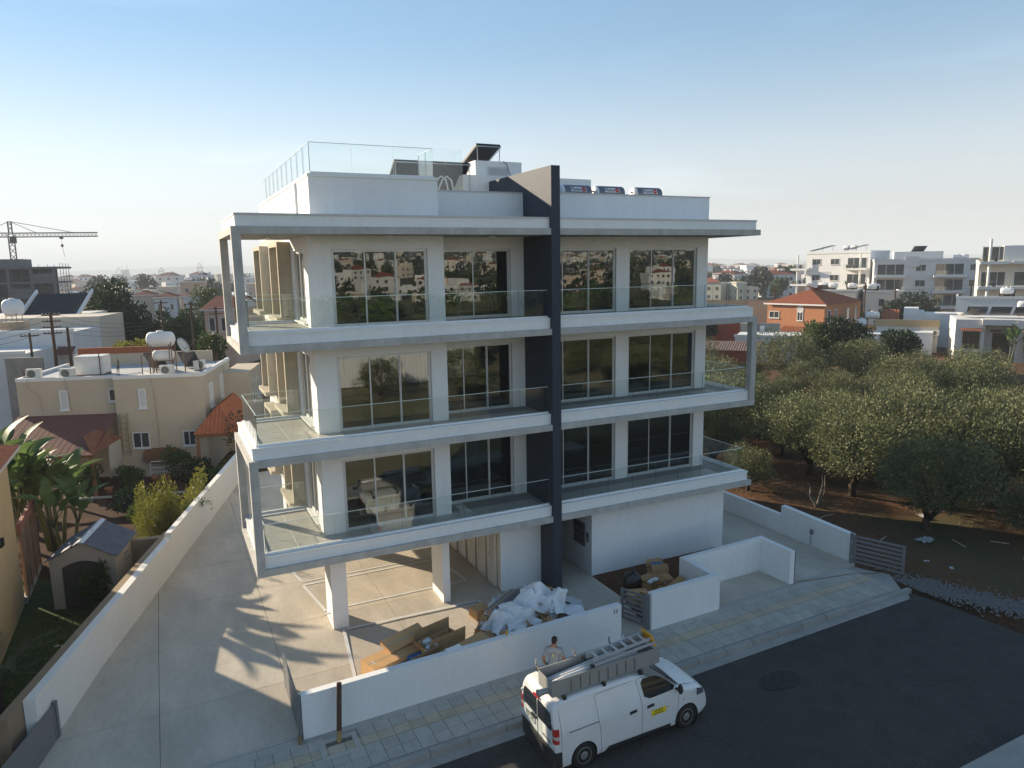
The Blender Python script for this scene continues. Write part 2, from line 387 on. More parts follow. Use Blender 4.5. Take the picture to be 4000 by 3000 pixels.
for k in range(3):
    zf = HB[k]+.5; z0, z1 = zf+.015, zf+2.285
    window(bld, -6.66, -3.74, 1.12, z0, z1, 3)
    window(bld, -3.18, -.50, 1.97, z0, z1, 2 if k == 2 else 3)
    window(bld, .335, 3.61, 1.77, z0, z1, 3)
    window(bld, 4.17, 7.28, 1.77, z0, z1, 3)
    window(bld, 1.97, 3.65, -7.29, zf+.14, z1, 3, True)
    for y0, y1 in ((4.5, 6.0), (8.95, 10.5)):
        window(bld, y0+.02, y1-.02, -7.29, zf+.37, zf+2.28, 2, True)
    # window sill ledge on the side wall
    MB().box(-7.40, -7.312, 1.9, 3.72, zf+.08, zf+.12).build('window_sill', WHITE, bld)
    # fair-faced concrete bay surrounds on the side wall
    for ya, yb in ((4.25, 6.25), (8.7, 10.75)):
        mb = MB(); x0, x1 = -7.72, -7.313
        mb.box(x0, x1, ya, ya+.15, zf+.17, zf+2.6); mb.box(x0, x1, yb-.15, yb, zf+.17, zf+2.6)
        mb.box(x0, x1, ya+.15, yb-.15, zf+2.45, zf+2.6); mb.box(x0-.15, x1, ya-.02, yb+.02, zf+.02, zf+.168)
        mb.build('bay_surround', M('bay_concrete', (.43, .385, .30), .8, .25, var=.12, vs=2.5, bump=.3, bs=50, fine=.06), bld)
# ---- glass balustrades: one panel after another in a low channel
def balustrade(parent, p, q, z, h, step=1.02, rail=True, mat=None):
    p, q = Vector((*p, 0)), Vector((*q, 0)); d = q-p; L = d.length; d.normalize(); nrm = Vector((-d.y, d.x, 0))
    n = max(1, round(L/step)); w = L/n
    ang = math.atan2(d.y, d.x)
    T = Matrix.Translation((p.x, p.y, z)) @ Matrix.Rotation(ang, 4, 'Z')
    ch = MB(T).box(0, L, -.045, .045, -.055, .0).build('glass_channel', WHITE, parent)
    for i in range(n):
        g = MB(T).box(i*w+.006, (i+1)*w-.006, -.008, .008, .0, h).build('glass_panel', mat or GLASSB, ch)
        MB(T).box(i*w+.006, (i+1)*w-.006, -.0095, .0095, h, h+.014).build('glass_edge', GEDGE, ch)
        e = MB(T).box((i+1)*w-.007, (i+1)*w-.004, -.0085, .0085, .0, h).build('glass_joint', M('joint_dark', (.10, .13, .13), .4, .5), ch)
for k in range(3):
    z = HB[k]+.60; h = .82
    balustrade(bld, (-9.20, .30), (-.01, .30), z, h); balustrade(bld, (-9.14, 4.03), (-9.14, .36), z, h); balustrade(bld, (-7.36, 4.05), (-9.10, 4.05), z, h)
    balustrade(bld, (.33, .30), (8.50, .30), z, h); balustrade(bld, (8.48, .36), (8.48, 4.03), z, h); balustrade(bld, (8.44, 4.05), (7.83, 4.05), z, h)
# ---- soffit lamps
for x, y, k in ((-8.3, 2.0, 2), (-5.1, .62, 2), (-1.6, 1.0, 2), (-5.1, .62, 1), (-1.6, 1.0, 0)):
    z = HB[k+1]
    lp = MB().lathe([(.02, z-.085), (.09, z-.075), (.125, z-.045), (.135, z-.012)], (x, y, 0), n=18).build('soffit_lamp', M('opal_glass', (.75, .74, .70), .35, .5), bld, smooth=True)
    MB().lathe([(.145, z-.014), (.145, z-.001)], (x, y, 0), n=18).build('lamp_ring', M('lamp_ring_grey', (.35, .35, .35), .5), lp)
for x in (2.2, 5.9):
    z = HB[3]
    lp = MB().tube((x, 1.0, z-.14), (x, 1.0, z-.002), .012).ball((x, 1.0, z-.16), .03).build('soffit_lamp', M('opal_glass'), bld)
# ---- ground floor: columns, storage block with louvred doors, lobby, right-hand wall
for x0, x1, y0, y1 in ((-7.26, -6.78, .96, 1.88), (-3.61, -3.36, 1.03, 2.10), (-7.26, -6.95, 9.6, 10.5), (-3.61, -3.36, 9.2, 10.2)):
    MB().box(x0, x1, y0, y1, -.12, HB[0]).build('ground_column', WHITE, bld)
cl = M('galvanised', (.5, .5, .5), .4, .5, metal=.6)
MB().tube((-7.36, 1.35, .33), (-7.26, 1.35, .33), .035).tube((-7.36, 1.35, .33), (-7.42, 1.28, .33), .03).build('hose_tap', WHITE, bld)
MB().prism([(-1.55, .92), (-.01, .92), (-.01, 9.5), (-1.55, 9.5)], -.02, HB[0]).build('storage_wall', M('cream_paint', (.66, .61, .51), .6, .3, var=.03, vs=1, bump=.1, bs=150), bld)
MB().box(-1.57, -.012, .90, .918, -.02, HB[0]).build('storage_front', WHITE, bld)
lou = MB()
for i in range(46):
    z = .12+i*.046
    lou.quad((-.010, -.24, z), (-.010, .24, z), (-.034, .24, z-.030), (-.034, -.24, z-.030)).quad((-.034, -.24, z-.030), (-.034, .24, z-.030), (-.008, .24, z-.034), (-.008, -.24, z-.034))
lou = lou.mesh('louvre_slats', M('louvre_white', (.70, .66, .58), .5, .4))
dfm = MB(); 
dfm.box(-.045, 0, -.33, -.24, .02, 2.28); dfm.box(-.045, 0, .24, .33, .02, 2.28); dfm.box(-.045, 0, -.24, .24, 2.2, 2.28); dfm.box(-.045, 0, -.24, .24, .02, .10)
dfm = dfm.mesh('storage_door', M('louvre_white'))
for i in range(7):
    y = 1.55+i*.93
    d = place('storage_door', dfm, bld, (-1.573, y, 0)); s = place('louvre_slats', lou, d, (-.003, 0, 0)); s['kind'] = 'stuff'
    MB().box(-.075, -.045, .20, .23, 1.0, 1.12).build('door_handle', cl, d)
# right-hand ground-floor wall and lobby
MB().prism([(1.80, .47), (7.79, .47), (7.79, 12), (7.55, 12), (7.55, .72), (2.05, .72), (2.05, 2.6), (1.80, 2.6)], -.02, HB[0]).build('ground_wall', WHITE, bld)
MB().box(.32, 5.0, 4.2, 4.35, -.02, HB[0]).build('lobby_wall', M('lobby_dark', (.20, .20, .20), .6), bld)
ld = MB().box(.42, 1.5, 4.12, 4.19, 0, 2.2).build('lobby_door', ALUD, bld); MB().box(.5, 1.42, 4.105, 4.118, .1, 2.1).build('door_glass', GLASSW, ld)
mbx = empty('mailbox_unit', (1.798, .88, .97)); mbx.parent = bld
MB().box(-.05, 0, 0, .74, 0, .84).build('mailbox_casing', ALUD, mbx)
mf = MB().box(-.022, 0, -.083, .083, -.118, .118).mesh('mailbox_door', M('mailbox_grey', (.14, .145, .15), .4, .5, metal=.4)); ms = MB().box(-.006, 0, -.06, .06, -.015, .015).mesh('mail_slot', DARK)
for i in range(4):
    for j in range(3):
        d = place('mailbox_door', mf, mbx, (-.052, .10+.18*i, .145+.275*j)); place('mail_slot', ms, d, (-.024, 0, .07))
ic = MB().box(1.765, 1.798, .66, .78, 1.2, 1.55).build('intercom', ALUD, bld); MB().box(1.757, 1.764, .68, .76, 1.40, 1.52).build('intercom_screen', DARK, ic)
# ---- roof level
zr = HB[3]
MB().prism([(-7.2, 1.3), (7.6, 1.95), (7.6, 11.8), (-7.2, 11.8)], zr+.49, zr+.52).build('roof_deck', M('roof_screed', (.5, .5, .48), .8, var=.08, vs=1), bld)
def parapet(mb, a, b, t, z0, z1):
    (x0, y0), (x1, y1) = a, b
    d = Vector((x1-x0, y1-y0)).normalized(); nn = Vector((-d.y, d.x))*t
    mb.prism([(x0, y0), (x1, y1), (x1+nn.x, y1+nn.y), (x0+nn.x, y0+nn.y)], z0, z1)
mb = MB(); mb.box(-7.2, -3.33, 1.1, 1.3, zr+.485, 13.58); mb.box(-7.2, -7.0, 1.302, 11.98, zr+.485, 13.58); mb.box(-3.53, -3.33, 1.302, 2.6, zr+.485, 13.58); mb.build('roof_parapet', WHITE, bld)
mb = MB(); mb.box(-3.328, -.002, 1.95, 2.15, zr+.485, 13.37); mb.build('roof_parapet', WHITE, bld)
mb = MB(); mb.box(.317, 7.8, 1.75, 1.95, zr+.485, 13.39); mb.box(7.6, 7.8, 1.952, 11.98, zr+.485, 13.39); mb.box(-6.99, 7.59, 11.78, 11.98, zr+.485, 13.39); mb.build('roof_parapet', WHITE, bld)
CAPM = M('metal_coping')
mb = MB(); mb.box(-7.23, -3.30, 1.07, 1.33, 13.58, 13.66); mb.box(-7.23, -6.97, 1.332, 12.0, 13.58, 13.66); mb.build('parapet_coping', WHITE, bld)
mb = MB(); mb.box(-3.298, -.004, 1.92, 2.18, 13.37, 13.40); mb.box(.319, 7.83, 1.72, 1.98, 13.39, 13.42); mb.box(7.57, 7.83, 1.982, 12.0, 13.39, 13.42); mb.build('parapet_coping', CAPM, bld)
MB().box(-7.27, -7.202, 3.0, 3.35, zr+.49, 13.57).build('parapet_pilaster', WHITE, bld)
balustrade(bld, (-7.13, 1.2), (-3.43, 1.2), 13.715, .80, 1.23); balustrade(bld, (-7.1, 11.4), (-7.1, 1.25), 13.715, .80, 1.0); balustrade(bld, (-3.42, 1.25), (-3.42, 2.55), 13.715, .80, .65)
for a, b in (((-3.30, 2.05), (-2.72, 2.05)), ((-2.70, 2.05), (-2.12, 2.05))):
    T = MB().box(a[0], b[0], 2.02, 2.036, 13.41, 14.66).build('glass_panel', GLASSB, bld)
MB().box(-2.12, -2.10, 2.04, 2.9, 13.41, 14.66).build('glass_panel', GLASSB, bld)
# stair core and plant boxes
mb = MB(); mb.box(-.40, 1.5, 5.0, 8.6, zr+.52, 14.82); mb.build('stair_core', WHITE, bld)
mb = MB(); mb.box(-1.0, -.402, 4.7, 8.0, zr+.52, 14.26); mb.box(-.40, 1.5, 4.7, 4.998, zr+.52, 14.26); mb.build('plant_box', WHITE, bld)
mb = MB(); mb.box(1.52, 5.2, 6.0, 9.0, zr+.52, 14.43); mb.build('plant_box', WHITE, bld)
v = MB().box(.10, .92, 4.965, 4.995, 14.30, 14.62).build('core_vent', M('vent_white', (.62, .62, .62), .5), bld)
mb = MB()
for i in range(7): mb.quad((.15, 4.945, 14.34+i*.037), (.87, 4.945, 14.34+i*.037), (.87, 4.963, 14.365+i*.037), (.15, 4.963, 14.365+i*.037))
mb.build('vent_slats', M('vent_white'), v)['kind'] = 'stuff'
MB().path([(.72, 4.99, 14.83), (.85, 4.94, 14.75), (.93, 4.93, 14.45), (1.02, 4.93, 14.30)], .012, 5).build('roof_cable', DARK, bld)
wl_ = MB().lathe([(.03, 0), (.075, .02), (.085, .06), (.05, .10)], n=12).build('wall_lamp', M('opal_glass'), bld, smooth=True, loc=(-.004, 4.9, 13.72), rot=(0, -pi/2, 0))
# solar collectors: the dark backs face the street
PANB = M('collector_back', (.016, .021, .032), .5, .3, var=.2, vs=6)
def collector(name, x0, x1, y0, z0, y1, z1, label, legz):
    e = empty(name, ((x0+x1)/2, (y0+y1)/2, legz), 0, label, 'solar collector', 'solar collectors on the new roof')
    cx, cyy = (x0+x1)/2, (y0+y1)/2
    d = Vector((0, y1-y0, z1-z0)); nn = Vector((0, -d.z, d.y)).normalized()*.08
    P = lambda x, t, s: (x-cx, y0-cyy+d.y*t+nn.y*s, z0-legz+d.z*t+nn.z*s)
    n = max(1, round((x1-x0)/1.05)); w = (x1-x0)/n
    for i in range(n):
        a, b = x0+w*i+.01, x0+w*(i+1)-.01
        MB().hull([P(a, 0, 0), P(b, 0, 0), P(b, 1, 0), P(a, 1, 0)], [P(a, 0, 1), P(b, 0, 1), P(b, 1, 1), P(a, 1, 1)]).build('collector_panel', PANB, e)
    fr = MB()
    for x in (x0, x1): fr.tube(P(x, 0, -.3), P(x, 1, -.3), .02, n=4)
    for x in (x0+.05, x1-.05):
        fr.tube(P(x, .02, -.2), (x-cx, y0-cyy+.02, 0), .02, n=4)
        fr.tube(P(x, .98, -.2), (x-cx, y1-cyy, 0), .02, n=4)
    fr.tube(P(x0, 0, -.3), P(x1, 0, -.3), .02, n=4)
    fr.build('collector_frame', cl, e)
    return e
collector('solar_collector', -3.6, -.75, 4.6, 14.60, 6.2, 13.5, 'wide bank of dark solar collectors behind the glass roof railing', zr+.52)
collector('solar_collector', -.28, .72, 5.15, 15.38, 6.6, 14.90, 'dark tilted solar collector on top of the stair core', 14.82)
mb = MB()
for x in (-2.05, -1.85):
    mb.path([(x-.25, 4.3, 12.5), (x-.25, 4.3, 13.7), (x-.12, 4.3, 14.0), (x+.05, 4.3, 14.12), (x+.22, 4.3, 14.0), (x+.3, 4.3, 13.6), (x+.3, 4.3, 12.5)], .03, 7)
mb.build('roof_pipe', M('pipe_lagging', (.55, .56, .58), .5, .4, metal=.2), bld, smooth=True)
# small door number plate and lettering on the front wall are with the front wall
# ------------------------------------------------------------------ solar water heaters on the roof
def heater(x, label):
    e = empty('water_heater', (x, 3.55, HB[3]+.52), 0, label, 'water heater', 'solar water heaters behind the right parapet')
    zc = 13.62-(HB[3]+.52); L = 1.16
    HG = M('heater_grey', (.13, .145, .18), .38, .5, metal=.35, var=.05, vs=6)
    MB().lathe([(.27, -L/2), (.275, -L/2+.02), (.275, L/2-.02), (.27, L/2)], (0, 0, zc), 'x', 28).build('tank', HG, e, smooth=False)
    MB().lathe([(.10, -L/2-.085), (.20, -L/2-.07), (.262, -L/2-.03), (.278, -L/2+.03)], (0, 0, zc), 'x', 28).build('end_cap', M('heater_white', (.72, .72, .72), .4), e, smooth=True)
    MB().lathe([(.278, L/2-.03), (.262, L/2+.03), (.10, L/2+.06)], (0, 0, zc), 'x', 28).build('end_cap', HG, e, smooth=True)
    vm = MB(); vm.tube((-L/2-.13, -.03, zc+.07), (-L/2-.06, -.03, zc+.07), .03).tube((-L/2-.12, .05, zc-.12), (-L/2-.05, .05, zc-.12), .045); vm.build('valve', DARK, e)
    lb = MB()
    for i in range(6):
        a0, a1 = rad(218+i*6-34), rad(218+(i+1)*6-34)
        lb.quad((-.30, cos(a0)*.281, zc-sin(a0)*.281), (.36, cos(a0)*.281, zc-sin(a0)*.281), (.36, cos(a1)*.281, zc-sin(a1)*.281), (-.30, cos(a1)*.281, zc-sin(a1)*.281))
    lbo = lb.build('brand_label', M('label_white', (.75, .75, .75), .5), e)
    a = rad(202); rx = rad(90-22)
    yy, zz = cos(a)*.286, zc-sin(a)*.286
    text('brand_word', 'Master', .185, M('label_navy', (.02, .03, .09), .5), lbo, (-.06, yy, zz), (rx, 0, 0), .003, sx=.9)
    st = []
    for i in range(24): st.append(((.095 if i % 2 else .083)*cos(2*pi*i/24), (.095 if i % 2 else .083)*sin(2*pi*i/24)))
    MB().prism(st, 0, .004).build('brand_sun', M('label_red', (.45, .03, .02), .5), lbo, loc=(.25, yy, zz), rot=(rx, 0, 0))
    text('brand_word', 'sun', .075, M('label_white'), lbo, (.25, yy-.004, zz+.002), (rx, 0, 0), .003)
    fr = MB()
    for x2 in (-.4, .4):
        fr.tube((x2, -.22, 0), (x2, -.15, zc-.2), .018, n=5).tube((x2, .22, 0), (x2, .15, zc-.2), .018, n=5)
    fr.build('heater_stand', cl, e)
for x, lab in ((2.95, 'grey solar water heater right beside the charcoal fin'), (4.42, 'middle one of three grey solar water heaters on the roof'), (6.17, 'grey solar water heater nearest the far corner of the roof')):
    heater(x, lab)

# ------------------------------------------------------------------ terrain, sea, hills
def ground_h(x, y):
    d = math.hypot(x, y)
    h = -.55
    if x > 9.5: h = -.04+min(.25, .0)
    if x > 10.6 and y < 0: h = min(.12, .02*(x-5)*min(1, max(0, (1-y)/4.5)))
    if y > 60 or d > 90:
        h -= min(9., max(0., (d-90))*.0045)
    if y < -30:  # rising ground behind the viewpoint
        t = max(0., -y-60.)
        h = -.5+min(58., t*.035)+ (1.2*noise.noise(Vector((x*.02, y*.02, 0))) if t > 0 else 0)
    return h
def axis(lims):
    out = []
    for a, b, s in lims:
        n = max(1, round((b-a)/s)); out += [a+(b-a)*i/n for i in range(n)]
    return out+[lims[-1][1]]
gx = axis([(-6000, -2000, 500), (-2000, -400, 200), (-400, -100, 50), (-100, -20, 10), (-20, -9, 1.1), (-9, 9, 3), (9, 40, 1.5), (40, 110, 5), (110, 400, 30), (400, 2000, 160), (2000, 6000, 500)])
gy = axis([(-6000, -2000, 500), (-2000, -400, 100), (-400, -60, 20), (-60, -14, 4), (-14, -4, 2), (-4, 40, 2), (40, 120, 5), (120, 400, 30), (400, 2000, 160), (2000, 6000, 500)])
mb = MB(); nx = len(gx)
SITE = lambda x, y: -9.2 < x < 10.7 and -12.4 < y < 20 or (-15.2 < x <= -9.2 and -12.4 < y < 20 and x > -12.9+(y-5.17)*.308)
vs_ = []
for y in gy:
    for x in gx:
        h = ground_h(x, y)
        if SITE(x, y): h = -.75
        if 9.5 < x < 60 and -8 < y < 60: h += .10*noise.noise(Vector((x*.45, y*.45, 3.)))+.04*noise.noise(Vector((x*1.7, y*1.7, 1.)))
        vs_.append((x, y, h))
fs_ = [(j*nx+i, j*nx+i+1, (j+1)*nx+i+1, (j+1)*nx+i) for j in range(len(gy)-1) for i in range(nx-1)]
mb.add(vs_, fs_)
# ground: red soil near, dry grass and scrub in patches
gm = M('earth', (.085, .043, .025), .95, .1, rgb2=(.135, .075, .043), vs=.55, bump=.8, bs=5, fine=.28)
_n, _l = gm.node_tree.nodes, gm.node_tree.links
_b = _n['Principled BSDF']; _src = _b.inputs['Base Color'].links[0].from_socket
_t = _n.new('ShaderNodeTexNoise'); _t.inputs['Scale'].default_value = .09; _t.inputs['Detail'].default_value = 9; _t.inputs['Roughness'].default_value = .68
_g = _n.new('ShaderNodeNewGeometry'); _l.new(_g.outputs['Position'], _t.inputs['Vector'])
_r = _n.new('ShaderNodeMapRange'); _r.inputs[1].default_value = .52; _r.inputs[2].default_value = .66; _l.new(_t.outputs['Fac'], _r.inputs[0])
_m = _n.new('ShaderNodeMix'); _m.data_type = 'RGBA'; _m.inputs[7].default_value = (.075, .066, .034, 1)
_l.new(_r.outputs[0], _m.inputs[0]); _l.new(_src, _m.inputs[6])
# dry field across the road, straw tone kept pale to bounce light onto the front
_sx = _n.new('ShaderNodeSeparateXYZ'); _l.new(_g.outputs['Position'], _sx.inputs[0])
_f = _n.new('ShaderNodeMapRange'); _f.inputs[1].default_value = -13.5; _f.inputs[2].default_value = -15.5; _l.new(_sx.outputs[1], _f.inputs[0])
_t3 = _n.new('ShaderNodeTexNoise'); _t3.inputs['Scale'].default_value = .12; _t3.inputs['Detail'].default_value = 8; _t3.inputs['Roughness'].default_value = .7; _l.new(_g.outputs['Position'], _t3.inputs['Vector'])
_r4 = _n.new('ShaderNodeMapRange'); _r4.inputs[1].default_value = .40; _r4.inputs[2].default_value = .62; _l.new(_t3.outputs['Fac'], _r4.inputs[0])
_m4 = _n.new('ShaderNodeMix'); _m4.data_type = 'RGBA'; _m4.inputs[6].default_value = (.30, .25, .15, 1); _m4.inputs[7].default_value = (.13, .13, .065, 1); _l.new(_r4.outputs[0], _m4.inputs[0])
_f2 = _n.new('ShaderNodeMapRange'); _f2.inputs[1].default_value = -55; _f2.inputs[2].default_value = -75; _l.new(_sx.outputs[1], _f2.inputs[0])
_m6 = _n.new('ShaderNodeMix'); _m6.data_type = 'RGBA'; _m6.inputs[7].default_value = (.10, .095, .05, 1); _l.new(_f2.outputs[0], _m6.inputs[0]); _l.new(_m4.outputs[2], _m6.inputs[6])
_m5 = _n.new('ShaderNodeMix'); _m5.data_type = 'RGBA'; _l.new(_f.outputs[0], _m5.inputs[0]); _l.new(_m.outputs[2], _m5.inputs[6]); _l.new(_m6.outputs[2], _m5.inputs[7]); _l.new(_m5.outputs[2], _b.inputs['Base Color'])
mb.build('ground', gm, smooth=True, kind='structure')
MB().quad((-6000, 2300, -9.2), (2500, 3400, -9.2), (2500, 6000, -9.2), (-6000, 6000, -9.2)).build('sea', M('sea_water', (.03, .06, .08), .25, .5), kind='structure')
# ------------------------------------------------------------------ road, gutter, kerb, pavement
ASPH = M('asphalt', (.040, .039, .039), .9, .25, rgb2=(.060, .058, .055), vs=1.7, bump=.6, bs=110, fine=.30, detail=9)
MB(SH).prism([(-40, -11.9), (10.9, -11.9), (10.65, -8.9), (10.5, -6.6), (10.3, -5.75), (-40, -5.75)], -.30, -.135).build('road', ASPH, kind='structure')
CONP = M('kerb_concrete', (.32, .31, .285), .85, .25, var=.14, vs=2.2, bump=.3, bs=50, fine=.10, rnd=.08)
MB(SH).prism([(-40, -5.98), (9.9, -5.98), (10.25, -5.66), (-40, -5.66)], -.28, -.125).build('gutter', CONP, kind='structure')
pav = MB(SH).prism([(-40, -5.5), (10.1, -5.5), (10.75, -4.6), (10.4, -4.0), (10.2, -3.46), (-40, -3.46)], -.3, -.026).build('pavement', M('mortar_bed', (.33, .32, .295), .9, .2, var=.1, vs=2, fine=.1), kind='structure')
PAVG = M('paver_grey', (.40, .38, .335), .85, .25, var=.12, vs=3.5, bump=.3, bs=60, fine=.12, rnd=.08)
PAVY = M('paver_yellow', (.45, .39, .29), .85, .25, var=.12, vs=3.5, bump=.3, bs=60, fine=.12, rnd=.07)
PAVW = M('paver_light', (.42, .40, .36), .85, .25, var=.1, vs=3.5, bump=.3, bs=60, fine=.1, rnd=.06)
rotS = (0, -math.atan(.025), 0)
gm_ = bevel_mesh(MB().box(-.196, .196, -.196, .196, -.03, .026).mesh('paving_slab', PAVG), .006)
tact = MB().box(-.196, .196, -.162, .162, -.03, .022)
for i in range(4): tact.box(-.19, .19, -.130+i*.080, -.098+i*.080, .022, .028)
tact = tact.mesh('tactile_slab', PAVY)
strip = bevel_mesh(MB().box(-.495, .495, -.13, .155, -.03, .024).mesh('edge_slab', PAVW), .006)
kerbm = bevel_mesh(MB().box(-.494, .494, -.085, .085, -.28, .03).mesh('kerb_stone', CONP), .018, 2)
def sz(x): return .025*(x-2)
rp = random.Random(5)
rows = [(-4.07, 'g'), (-4.44, 't'), (-4.82, 'g'), (-5.22, 'g')]
x = -15.6
while x < 9.9:
    for y, kd in rows:
        if -8.75 < x < -7.85 and y > -4.5 and y > -4.7 and kd == 'g': continue
        lim = 10.55-(-4.6-y)*.65 if y < -4.6 else 10.2
        if x > lim-.3: continue
        jz = rp.uniform(-.003, .003)
        place('tactile_slab' if kd == 't' else 'paving_slab', tact if kd == 't' else gm_, pav, (x, y, sz(x)-.026+jz), (rp.uniform(-.006, .006), rotS[1]+rp.uniform(-.006, .006), rp.uniform(-.012, .012)))
    x += .402
x = -15.6
while x < 10.0:
    if not -9.1 < x < -7.6: place('edge_slab', strip, pav, (x, -3.735 if x > -8.9 else -3.74, sz(x)-.026), rotS)
    x += 1.0
for a_, b_ in ((-15.6, -9.06), (.26, 1.3), (4.02, 7.2), (7.48, 10.2)): MB(SH).box(a_, b_, -3.572, -3.45, -.05, -.002).build('threshold_strip', PAVW, pav)
kerb = empty('kerb', (0, 0, 0)); kerb['kind'] = 'structure'
x = -15.9
while x < 10.0:
    if x > 7.6:
        place('kerb_stone', kerbm, kerb, (x, -5.585, sz(x)-.075), rotS)   # dropped kerb in front of the gateway
    else:
        place('kerb_stone', kerbm, kerb, (x+rp.uniform(-.003, .003), -5.585+rp.uniform(-.004, .004), sz(x)-.005), rotS)
    x += .994
MB(SH).prism([(-40, -13.6), (10.9, -13.6), (10.9, -11.72), (-40, -11.72)], -.25, .0).build('far_pavement', CONP, kind='structure')
mb = MB(SH); mb.box(-8.62, -7.94, -4.62, -4.10, -.09, -.024)
mb.build('tree_pit', M('pit_gravel', (.10, .095, .085), .95, .2, rgb2=(.2, .19, .17), vs=9, bump=1., bs=40), kind='structure')
mb = MB(SH)
mb.box(-8.74, -8.62, -4.74, -3.99, -.03, .012); mb.box(-7.94, -7.82, -4.74, -3.99, -.03, .012); mb.box(-8.62, -7.94, -4.74, -4.62, -.03, .012); mb.box(-8.62, -7.94, -4.10, -3.99, -.03, .012); mb.build('pit_kerb', PAVW, pav)
# manhole set in the road
rk_ = random.Random(17)
pp = [(2.84+(.55+.14*rk_.random())*cos(2*pi*i/14), -7.3+(.36+.1*rk_.random())*sin(2*pi*i/14)) for i in range(14)]
MB(SH).prism(pp, -.135, -.122).build('asphalt_patch', M('patch_asphalt', (.022, .022, .024), .95, .2, rgb2=(.05, .05, .052), vs=6, bump=1., bs=30), label='rough dark repair patch in the asphalt', cat='road patch')
for k_, (x0, y0, a0, n0) in enumerate(((5.8, -9.0, -.4, 9), (8.8, -7.4, 1.0, 8))):
    m = MB(SH); p_ = Vector((x0, y0)); an_ = a0; pts_ = [p_.copy()]
    for i in range(n0):
        an_ += rk_.uniform(-.55, .55)*.6; p_ = p_+Vector((cos(an_), sin(an_)))*.22; pts_.append(p_.copy())
    for a_, b_ in zip(pts_, pts_[1:]):
        d_ = (b_-a_).normalized(); n_ = Vector((-d_.y, d_.x))*rk_.uniform(.003, .007); m.quad((a_.x-n_.x, a_.y-n_.y, -.131), (b_.x-n_.x, b_.y-n_.y, -.131), (b_.x+n_.x, b_.y+n_.y, -.131), (a_.x+n_.x, a_.y+n_.y, -.131))
    m.build('road_crack', M('crack_dark', (.012, .012, .012), .95, .1), kind='structure')
# ------------------------------------------------------------------ courtyard floor: cast panels with sawn joints
yard = empty('yard_floor', (0, 0, 0)); yard['kind'] = 'structure'
def clip(poly, a, b, c):
    out = []
    for i in range(len(poly)):
        p, q = poly[i], poly[(i+1) % len(poly)]
        dp, dq = a*p[0]+b*p[1]-c, a*q[0]+b*q[1]-c
        if dp >= 0: out.append(p)
        if dp*dq < 0:
            t = dp/(dp-dq); out.append((p[0]+(q[0]-p[0])*t, p[1]+(q[1]-p[1])*t))
    return out
LWX = lambda y: -12.55+(y-5.17)*.308
xs_ = [-16.2, -12.15, -9.02, -5.3, -1.57]; ys_ = [-3.47, -1.15, 1.9, 4.95, 8.0, 11.05, 14.1, 17.2, 20.5]
xs2 = [-1.57, .315, 1.83]
def panel(p):
    if len(p) < 3: return
    n = len(p)
    mb = MB(); mb.hull([(q[0], q[1], gz(*q)-.12) for q in p], [(q[0], q[1], gz(*q)) for q in p]); mb.build('floor_panel', YARD, yard)
for i in range(len(xs_)-1):
    for j in range(len(ys_)-1):
        g = .006
        p = [(xs_[i]+g, ys_[j]+g), (xs_[i+1]-g, ys_[j]+g), (xs_[i+1]-g, ys_[j+1]-g), (xs_[i]+g, ys_[j+1]-g)]
        panel(clip(p, 1, -.308, -12.55-5.17*.308-.02+.0))
for p in ([(-1.56, -3.47), (.30, -3.47), (.30, .88), (-1.56, .88)], [(.33, -3.47), (1.30, -3.47), (1.80, -1.5), (1.80, .44), (.33, .44)], [(.33, .46), (1.79, .46), (1.79, 4.1), (.33, 4.1)],
          [(7.45, -3.44), (10.45, -3.44), (10.62, .2), (7.45, .2)], [(7.45, .22), (10.62, .22), (10.75, 4), (7.81, 4), (7.81, .46), (7.45, .46)], [(7.81, 4.02), (10.75, 4.02), (10.8, 12), (7.81, 12)],
          [(4.0, -3.44), (7.2, -3.44), (7.2, -2.12), (4.0, -2.12)]):
    panel(p)
MB().prism([(-15.5, -3.4), (10.3, -3.4), (10.6, 12), (-1, 20), (-8, 20)], -.6, -.50).build('yard_base', DARK, yard)
# parking bay lines
LINE = M('road_paint', (.62, .62, .60), .75, .3, var=.12, vs=6, fine=.1)
def stripe(p, q, w=.1):
    p, q = Vector(p), Vector(q); d = (q-p).normalized(); n = Vector((-d.y, d.x))*w/2
    pts = [p+n*-1, q-n, q+n, p+n]
    mb = MB(); mb.quad(*[(a.x, a.y, gz(a.x, a.y)+.011) for a in pts]); return mb.build('bay_line', LINE, yard)
bx0, bx1 = -7.0, -2.2
for a, b in (((-6.9, .74), (-2.55, .62)), ((-7.0, .74), (-7.35, -2.4)), ((-7.35, -2.4), (-4.5, -2.55)), ((-2.55, .62), (-2.3, -1.5)), ((-7.3, 2.25), (-2.3, 2.25)), ((-7.25, 2.30), (-7.55, 4.5)), ((-7.55, 4.55), (-2.3, 4.55)), ((-2.3, 2.3), (-2.6, 4.5)), ((-7.55, 4.85), (-2.4, 4.85)), ((-7.55, 4.9), (-7.85, 7.0)), ((-2.6, 4.9), (-2.9, 7.0))):
    stripe(a, b)
for i, (s, x, y) in enumerate((('3', -2.75, 3.9), ('2', -3.3, 6.2))):
    t = text('bay_number', s, .42, LINE, yard, (x, y, .004), (0, 0, pi/2), .0005)
